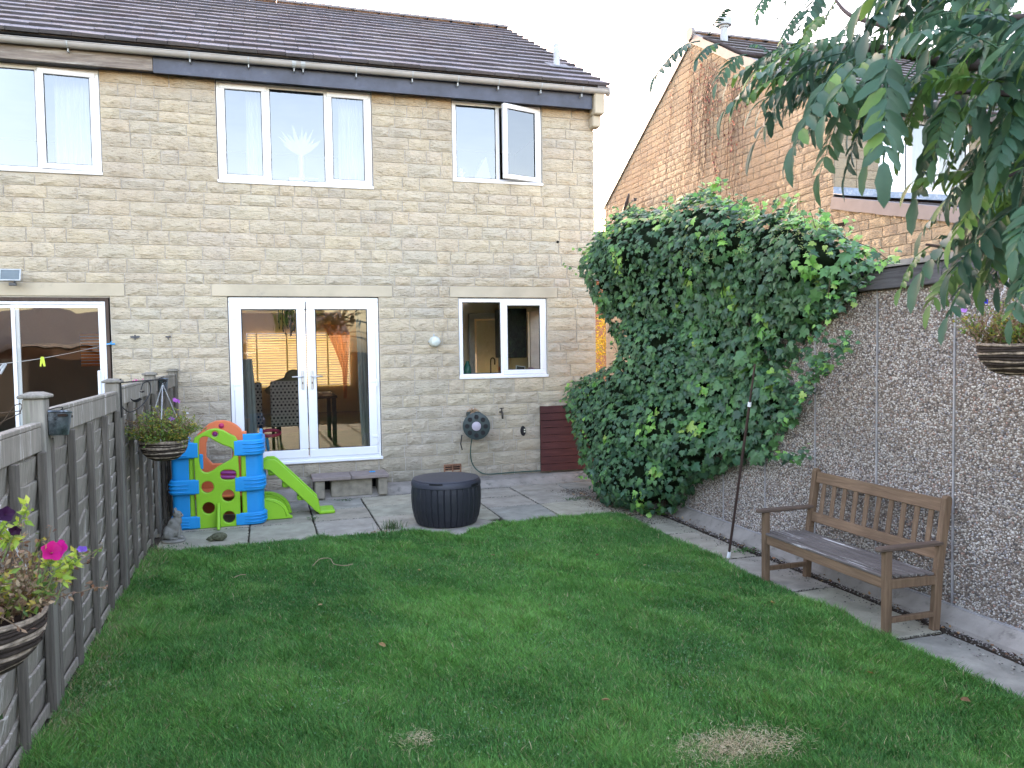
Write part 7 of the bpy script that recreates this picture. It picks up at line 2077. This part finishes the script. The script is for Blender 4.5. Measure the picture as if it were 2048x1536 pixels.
mixf = np.clip(.5 + .32 * f1 + .25 * f2 + rng.normal(size=n) * .22, 0, 1)[:, None]
colr = np.array([0.066, 0.200, 0.046]) * (1 - mixf) + np.array([0.170, 0.390, 0.078]) * mixf
yel = (rng.random(n) < (0.05 + 0.10 * np.clip(f2, 0, 1)))[:, None]
colr = np.where(yel, np.array([0.21, 0.30, 0.075]) * rng.uniform(.7, 1.2, (n, 1)), colr)
straw = (rng.random(n) < (0.040 + 0.5 * np.clip(bare, 0, 1)))[:, None]
colr = np.where(straw, np.array([0.50, 0.42, 0.24]) * rng.uniform(.6, 1.1, (n, 1)), colr)
colr = colr * rng.uniform(.55, 1.4, (n, 1))
big_mesh('lawn_grass', Vt.reshape(-1, 3), idx.ravel(), 3, M['grass'], None, np.repeat(colr, 3, axis=0), kind='stuff')
bpy.data.objects['lawn_grass']['label'] = 'short green lawn grass'

# clover and small broad leaved weeds scattered in the lawn, thick by the fence foot
wv = MB()
for k in range(6500):
    if random.random() < .35: x, y = -1.05 + abs(random.gauss(0, .16)), random.uniform(2.6, 7.75)
    else:
        cx_, cy_ = random.choice([(0.6, 5.6), (2.6, 6.9), (1.9, 6.1), (2.8, 4.6), (0.2, 4.2), (1.4, 4.9), (3.2, 5.6), (2.2, 3.6), (1.1, 6.3), (1.0, 3.5), (2.9, 5.3), (0.7, 5.0), (2.5, 4.0), (1.6, 4.4)]); x, y = random.gauss(cx_, .22), random.gauss(cy_, .22)
    if not (-1.08 < x < 3.6 and 2.4 < y < 7.7): continue
    leafy(wv, Vector((x, y, random.uniform(.025, .048))), random.uniform(.006, .013), jig(random.choice([(0.12, 0.25, 0.11), (0.18, 0.30, 0.15), (0.09, 0.20, 0.08)]), .2), Vector((random.gauss(0, .4), random.gauss(0, .4), 1)), 1.0)
o = wv.build('lawn_clover', M['leaf_soft'], None, tint=True, fixn=False); o['kind'] = 'stuff'
dg = MB()
for k in range(2600):
    cx_, cy_, sx_q, sy_q = random.choice([(1.98, 3.02, .15, .075)] * 6 + [(2.12, 2.95, .10, .05), (0.62, 3.55, .05, .04), (-0.98, 4.4, .04, .5), (-0.98, 5.6, .04, .5)])
    p = Vector((random.gauss(cx_, sx_q), random.gauss(cy_, sy_q), random.uniform(.018, .040)))
    a = random.uniform(0, 6.28); d_ = Vector((math.cos(a), math.sin(a), random.uniform(-.1, .35))) * random.uniform(.012, .035); s_ = Vector((-math.sin(a), math.cos(a), 0)) * .0013
    if p.x < -1.07: continue
    dg.add([p - s_, p + s_, p + d_ + s_ * .4, p + d_ - s_ * .4], [(0, 1, 2, 3)], jig(random.choice([(0.52, 0.44, 0.27), (0.42, 0.34, 0.19), (0.60, 0.53, 0.36)]), .2))
o = dg.build('dead_grass', M['leaf_soft'], None, tint=True, fixn=False); o['kind'] = 'stuff'
# fallen leaves on the lawn
M['dryleaf'] = mat_tint('dry_leaf', 0.8, 0.2, 60, 0.25, (), trans=0.15)
fl_pts = [(839, 1140, 'between the curled twig and the storage tub'), (985, 1110, 'just right of the storage tub'), (1195, 1110, 'halfway between storage tub and the ivy foot'), (1290, 1130, 'in front of the ivy foot near the path'),
          (1480, 1175, 'beside the foot of the leaning pole'), (1545, 1205, 'beside the left front leg of the bench'), (765, 1290, 'left of the centre of the lawn'), (1100, 1210, 'near the middle of the lawn'),
          (1210, 1400, 'above and left of the pale bare patch'), (1740, 1345, 'below the right front leg of the bench'), (1930, 1400, 'nearest the bottom right corner beside the path'), (640, 1210, 'below the curled twig on the left half')]
def dry_leaf(px, py, where, z=0.045):
    p = at(px, py, 2, z); l_ = MB(); s_ = random.uniform(.012, .026); a = random.uniform(0, 6.28)
    T = Matrix.Translation(p) @ Matrix.Rotation(a, 4, 'Z') @ Matrix.Rotation(random.uniform(-.5, .5), 4, 'X') @ Matrix.Rotation(random.uniform(-.3, .6), 4, 'Y')
    c_ = jig(random.choice([(0.30, 0.19, 0.09), (0.38, 0.28, 0.15), (0.20, 0.11, 0.06), (0.42, 0.24, 0.09)]), .2)
    vv = [T @ Vector(v) for v in ((-s_, 0, 0), (-s_ * .4, s_ * .5, .3 * s_), (s_ * .4, s_ * .55, .4 * s_), (s_ * 1.2, 0, .1 * s_), (s_ * .4, -s_ * .5, .35 * s_), (-s_ * .4, -s_ * .5, .2 * s_), (0, 0, -.1 * s_))]
    l_.add(vv, [(6, 0, 1), (6, 1, 2), (6, 2, 3), (6, 3, 4), (6, 4, 5), (6, 5, 0)], c_)
    o_ = l_.build('fallen_leaf', M['dryleaf'], None, tint=True, fixn=False)
    return tag(o_, 'small curled dry leaf on the lawn ' + where, 'leaf', 'fallen leaves on the lawn')
for (x, y, wh) in fl_pts: dry_leaf(x, y, wh)
# gravel and litter along the garage foot, under the ivy and in the joints
M['grit'] = mat_tint('grit', 0.85, 0.3, 60, 0.2)
gr = MB()
def bit(x, y, z, s_, col):
    a = random.uniform(0, 6.28); T = Matrix.Translation((x, y, z)) @ Matrix.Rotation(a, 4, 'Z') @ Matrix.Rotation(random.uniform(-.4, .4), 4, 'X')
    gr.add([T @ Vector(v) for v in ((-s_, -s_ * .6, 0), (s_, -s_ * .7, 0), (s_ * .8, s_ * .7, 0), (-s_ * .8, s_ * .6, 0), (0, 0, s_ * .7))], [(0, 1, 4), (1, 2, 4), (2, 3, 4), (3, 0, 4)], col)
for k in range(5200):
    y = random.uniform(2.5, 7.6); x = 4.15 + random.gauss(0, 0.035)
    if random.random() < .12: x = 4.0 + random.gauss(0, .06)
    bit(x, y, 0.006 if x < 4.15 else 0.02 + (x - 4.15) * .5, random.uniform(.003, .008), jig(random.choice([(0.10, 0.09, 0.08), (0.2, 0.18, 0.16), (0.05, 0.04, 0.035), (0.35, 0.32, 0.3)]), .3))
for k in range(2600):
    y = random.uniform(7.2, 9.4); x = 3.72 + random.gauss(0, .12) + (9.4 - y) * 0.02
    bit(x, y, 0.005, random.uniform(.003, .007), jig(random.choice([(0.06, 0.05, 0.04), (0.13, 0.10, 0.08), (0.03, 0.025, 0.02)]), .3))
for x0 in xs:
    for k in range(130): bit(x0 + random.gauss(0, .007), random.uniform(7.8, 9.85), -0.004, random.uniform(.003, .008), jig((0.05, 0.045, 0.035), .4))
for y0 in (8.66, 9.26, 9.87):
    for k in range(520): bit(random.uniform(-1, 4.0), y0 + random.gauss(0, .008), -0.003, random.uniform(.003, .008), jig((0.05, 0.045, 0.035), .4))
for y0 in (7.74, 6.775, 5.805, 4.865, 3.855):
    for k in range(60): bit(random.uniform(3.66, 4.08), y0 + random.gauss(0, .007), -0.003, random.uniform(.003, .008), jig((0.05, 0.045, 0.035), .4))
o = gr.build('grit', M['grit'], None, tint=True, fixn=False); o['kind'] = 'stuff'
lt = MB()
for k in range(420):
    if random.random() < .6: y = random.uniform(2.6, 7.7); x = 4.13 + random.gauss(0, .04)
    else: y = random.uniform(7.5, 9.2); x = 3.72 + random.gauss(0, .10)
    leafy(lt, Vector((x, y, random.uniform(.008, .03))), random.uniform(.010, .024), jig(random.choice([(0.30, 0.17, 0.08), (0.16, 0.09, 0.05), (0.40, 0.30, 0.17), (0.10, 0.06, 0.04)]), .25), Vector((random.gauss(0, .5), random.gauss(0, .5), 1)))
for k in range(40):
    leafy(lt, Vector((1.05 + random.gauss(0, .06), 7.83 + random.gauss(0, .03), random.uniform(.01, .03))), random.uniform(.012, .022), jig((0.34, 0.22, 0.13), .2))
o = lt.build('leaf_litter', M['dryleaf'], None, tint=True, fixn=False); o['kind'] = 'stuff'
# weeds
def weed(px, py, n, hgt, sp, label, cols=((0.07, 0.15, 0.045),), strap=True, z=0.0):
    p = at(px, py, 2, z); t_ = thing('weed', label, 'weed', tuple(p)); l_ = MB()
    for k in range(n):
        b0 = p + Vector((random.gauss(0, sp), random.gauss(0, sp * .6), 0)); a = random.uniform(0, 6.28); h_ = hgt * random.uniform(.4, 1.1)
        col = jig(random.choice(cols), .2)
        if strap:
            e_ = Vector((math.cos(a), math.sin(a), 0)) * h_ * random.uniform(.2, .7); s_ = Vector((-math.sin(a), math.cos(a), 0)) * .0022
            l_.add([b0 - s_, b0 + s_, b0 + e_ * .4 + s_ + Vector((0, 0, h_ * .6)), b0 + e_ * .4 - s_ + Vector((0, 0, h_ * .6)), b0 + e_ + Vector((0, 0, h_))], [(0, 1, 2, 3), (3, 2, 4)], col)
        else: leafy(l_, b0 + Vector((0, 0, random.uniform(.004, hgt))), random.uniform(.008, .018), col, Vector((random.gauss(0, .5), random.gauss(0, .5), 1)))
    l_.build('leaves', M['leaf_soft'], t_, tint=True, fixn=False)
weed(785, 1058, 130, .10, .07, 'grassy weed tuft at the patio edge left of the charcoal tub', ((0.05, 0.12, 0.035), (0.13, 0.16, 0.06)))
weed(625, 1040, 60, .035, .035, 'small green weed in the paving joint below the slide', strap=False)
weed(1490, 1103, 160, .02, .07, 'low green weed mat beside the foot of the leaning pole', ((0.05, 0.16, 0.04), (0.08, 0.2, 0.05)), False)
weed(688, 1002, 50, .02, .05, 'tiny weed strip at the foot of the slab step', ((0.06, 0.11, 0.04),), False)
weed(1000, 972, 40, .02, .06, 'tiny weeds along the concrete edge behind the tub', ((0.05, 0.09, 0.035),), False)
weed(1150, 1000, 110, .03, .10, 'low weeds in the patio joint at the ivy foot', ((0.05, 0.12, 0.04), (0.08, 0.17, 0.05)), False)
weed(270, 1130, 160, .05, .10, 'leafy weeds at the fence foot', ((0.06, 0.13, 0.045), (0.09, 0.17, 0.05)), False)
weed(330, 1100, 110, .04, .10, 'leafy green weeds around the cat statue', ((0.05, 0.14, 0.04), (0.08, 0.18, 0.05)), False)
for pts, lab in (([(625, 1132), (640, 1118), (660, 1117), (668, 1128), (690, 1131), (706, 1128)], 'pale curled twig lying on the lawn in front of the patio'), ([(468, 1155), (480, 1150), (492, 1149)], 'short pale twig lying on the left of the lawn')):
    l = MB(); l.tube(catmull([at(x, y, 2, .045) for x, y in pts], 4), .003, 5); tag(l.build('fallen_twig', M['tan'], None), lab, 'twig')

# ================================================================== BEYOND AND BEHIND
M['brick'] = mat_plain('orange_brick', (0.34, 0.15, 0.08), 0.9, 0.2, 0.2, 9, 0.003)
M['darkbrick'] = mat_plain('dark_brown_brick', (0.09, 0.055, 0.04), 0.9, 0.2, 0.2, 9, 0.003)
M['render'] = mat_plain('pale_render', (0.45, 0.36, 0.26), 0.9, 0.2, 0.1, 2)
def small_house(name, label, x0, x1, y0, y1, ze, zr, wall_m, loc=None, wins=()):
    t_ = thing(name, label, 'house', ((x0 + x1) / 2, (y0 + y1) / 2, 0))
    mb_ = MB(); ym = (y0 + y1) / 2
    mb_.prism([(y0, 0), (y1, 0), (y1, ze), (ym, zr - .1), (y0, ze)], x0, x1, (Vector((0, 0, 0)), Vector((0, 1, 0)), Vector((0, 0, 1)), Vector((1, 0, 0)))); mb_.build('wall', wall_m, t_)
    mb_ = MB()
    for s_, ya in ((1, y0), (-1, y1)):
        mb_.add([(x0 - .3, ya - .3 * s_, ze - .1), (x1 + .3, ya - .3 * s_, ze - .1), (x1 + .3, ym, zr), (x0 - .3, ym, zr), (x0 - .3, ya - .3 * s_, ze - .25), (x1 + .3, ya - .3 * s_, ze - .25), (x1 + .3, ym, zr - .15), (x0 - .3, ym, zr - .15)], [(0, 1, 2, 3), (4, 7, 6, 5), (0, 4, 5, 1), (1, 5, 6, 2), (3, 2, 6, 7), (0, 3, 7, 4)])
    mb_.build('roof', M['ridge'], t_)
    for (a, b, c, d, yy_) in wins:
        w2 = MB(); w2.box(a, b, yy_ - .03, yy_ + .03, c, d, bev=.01); wq = w2.build('window', M['upvc'], t_)
        MB().box(a + .08, b - .08, yy_ - .04, yy_ + .04, c + .08, d - .08).build('pane', M['slate'], wq)
    return t_
small_house('street_house', 'orange brick house across the road glimpsed between the two houses', 6.5, 16, 32, 40, 5.0, 7.6, M['brick'], wins=((8.4, 9.6, 0.9, 2.2, 32), (11, 12.5, .9, 2.2, 32)))
small_house('street_house', 'pale rendered house across the road seen only through the far blind', -9, 5.5, 33, 38, 2.6, 3.6, M['render'])
small_house('added_shade_house', 'unseen house added further left to shade the rear bungalow', -20, -9.5, 10.3, 18.8, 5.3, 8.0, M['render'])  # out of view, added to cast shade behind the garden
small_house('rear_bungalow', 'low brown roofed bungalow behind the garden seen only in window reflections', -16, 3.5, -24, -16, 2.4, 3.9, M['darkbrick'], wins=((-6, -4.6, .9, 2.0, -16), (-1, .6, .9, 2.0, -16)))
small_house('rear_bungalow', 'second low bungalow behind the garden at right seen only in reflections', 7, 22, -25, -17, 2.5, 4.4, M['darkbrick'], wins=((9, 10.4, .9, 2.0, -17),))
rf_ = thing('rear_fence', 'dark board fence behind the camera seen only in window reflections', 'fence', (1.5, -6.5, 0))
M['darkfence'] = mat_wood('dark_fence_boards', (0.03, 0.024, 0.02), (0.07, 0.055, 0.045), 2)
for k in range(70):
    x = -9 + k * .30; MB().box(x, x + .285, -6.52 + .01 * (k % 2), -6.50 + .01 * (k % 2), 0, 1.75, bev=.004).build('board', M['darkfence'], rf_)
def leaf_tree(name, label, cat, c, zt, rad, nl, cols, mat, lsz=(.05, .10), trunk_r=.09, zb=None, cl=26):
    t_ = thing(name, label, cat, (c[0], c[1], 0)); zb = zb if zb is not None else zt * .35
    l_ = MB(); l_.tube([(c[0], c[1], 0), (c[0] + .05, c[1], zt * .4), (c[0], c[1] + .05, zt * .8)], [trunk_r, trunk_r * .7, trunk_r * .3], 8); l_.build('trunk', M['bark'], t_, smooth=True)
    l_ = MB(); cs_ = []
    for k in range(cl):
        a = random.uniform(0, 6.28); rr = rad * math.sqrt(random.random()); z = random.uniform(zb, zt - .2); k2 = math.sin(math.pi * min(.98, max(.08, (z - zb) / (zt - zb)))) ** .6
        cs_.append((Vector((c[0] + rr * k2 * math.cos(a), c[1] + rr * k2 * math.sin(a), z)), rad * random.uniform(.22, .4)))
    for k in range(nl):
        q_, r_ = random.choice(cs_); d_ = Vector((random.gauss(0, 1), random.gauss(0, 1), random.gauss(0, 1))).normalized()
        leafy(l_, q_ + d_ * r_ * random.uniform(.6, 1.05), random.uniform(*lsz), jig(random.choice(cols), .25), d_ + Vector((0, 0, .3)), 1.2)
    l_.build('crown', mat, t_, tint=True, fixn=False)
    return t_
leaf_tree('yellow_shrub', 'golden leaved shrub glimpsed between the two houses', 'shrub', (9.35, 20.6), 2.9, .75, 2600, [(0.62, 0.40, 0.03), (0.70, 0.50, 0.05), (0.40, 0.36, 0.05)], M['petal'], (.03, .06), .04, .3, 30)
leaf_tree('garden_tree', 'leafy tree behind the camera seen only in window reflections', 'tree', (1.6, -12.5), 6.4, 1.5, 5200, [(0.05, 0.12, 0.04), (0.08, 0.16, 0.04)], M['leaf_soft'], (.06, .11), .10)
leaf_tree('garden_tree', 'smaller leafy tree behind the left garden seen only in window reflections', 'tree', (-11.5, -10.0), 5.0, 1.7, 4200, [(0.05, 0.11, 0.04), (0.10, 0.15, 0.04)], M['leaf_soft'], (.07, .13), .10)
# neighbour's garden beyond the fence
structure(MB().box(-12, -1.17, -2, 10.2, -0.029, -0.002).build('neighbour_lawn', M['turf']))
# tidy: no object named with a leading helper word, all normals fine
for o_ in SC.objects:
    if o_.type == 'EMPTY': o_.hide_render = False
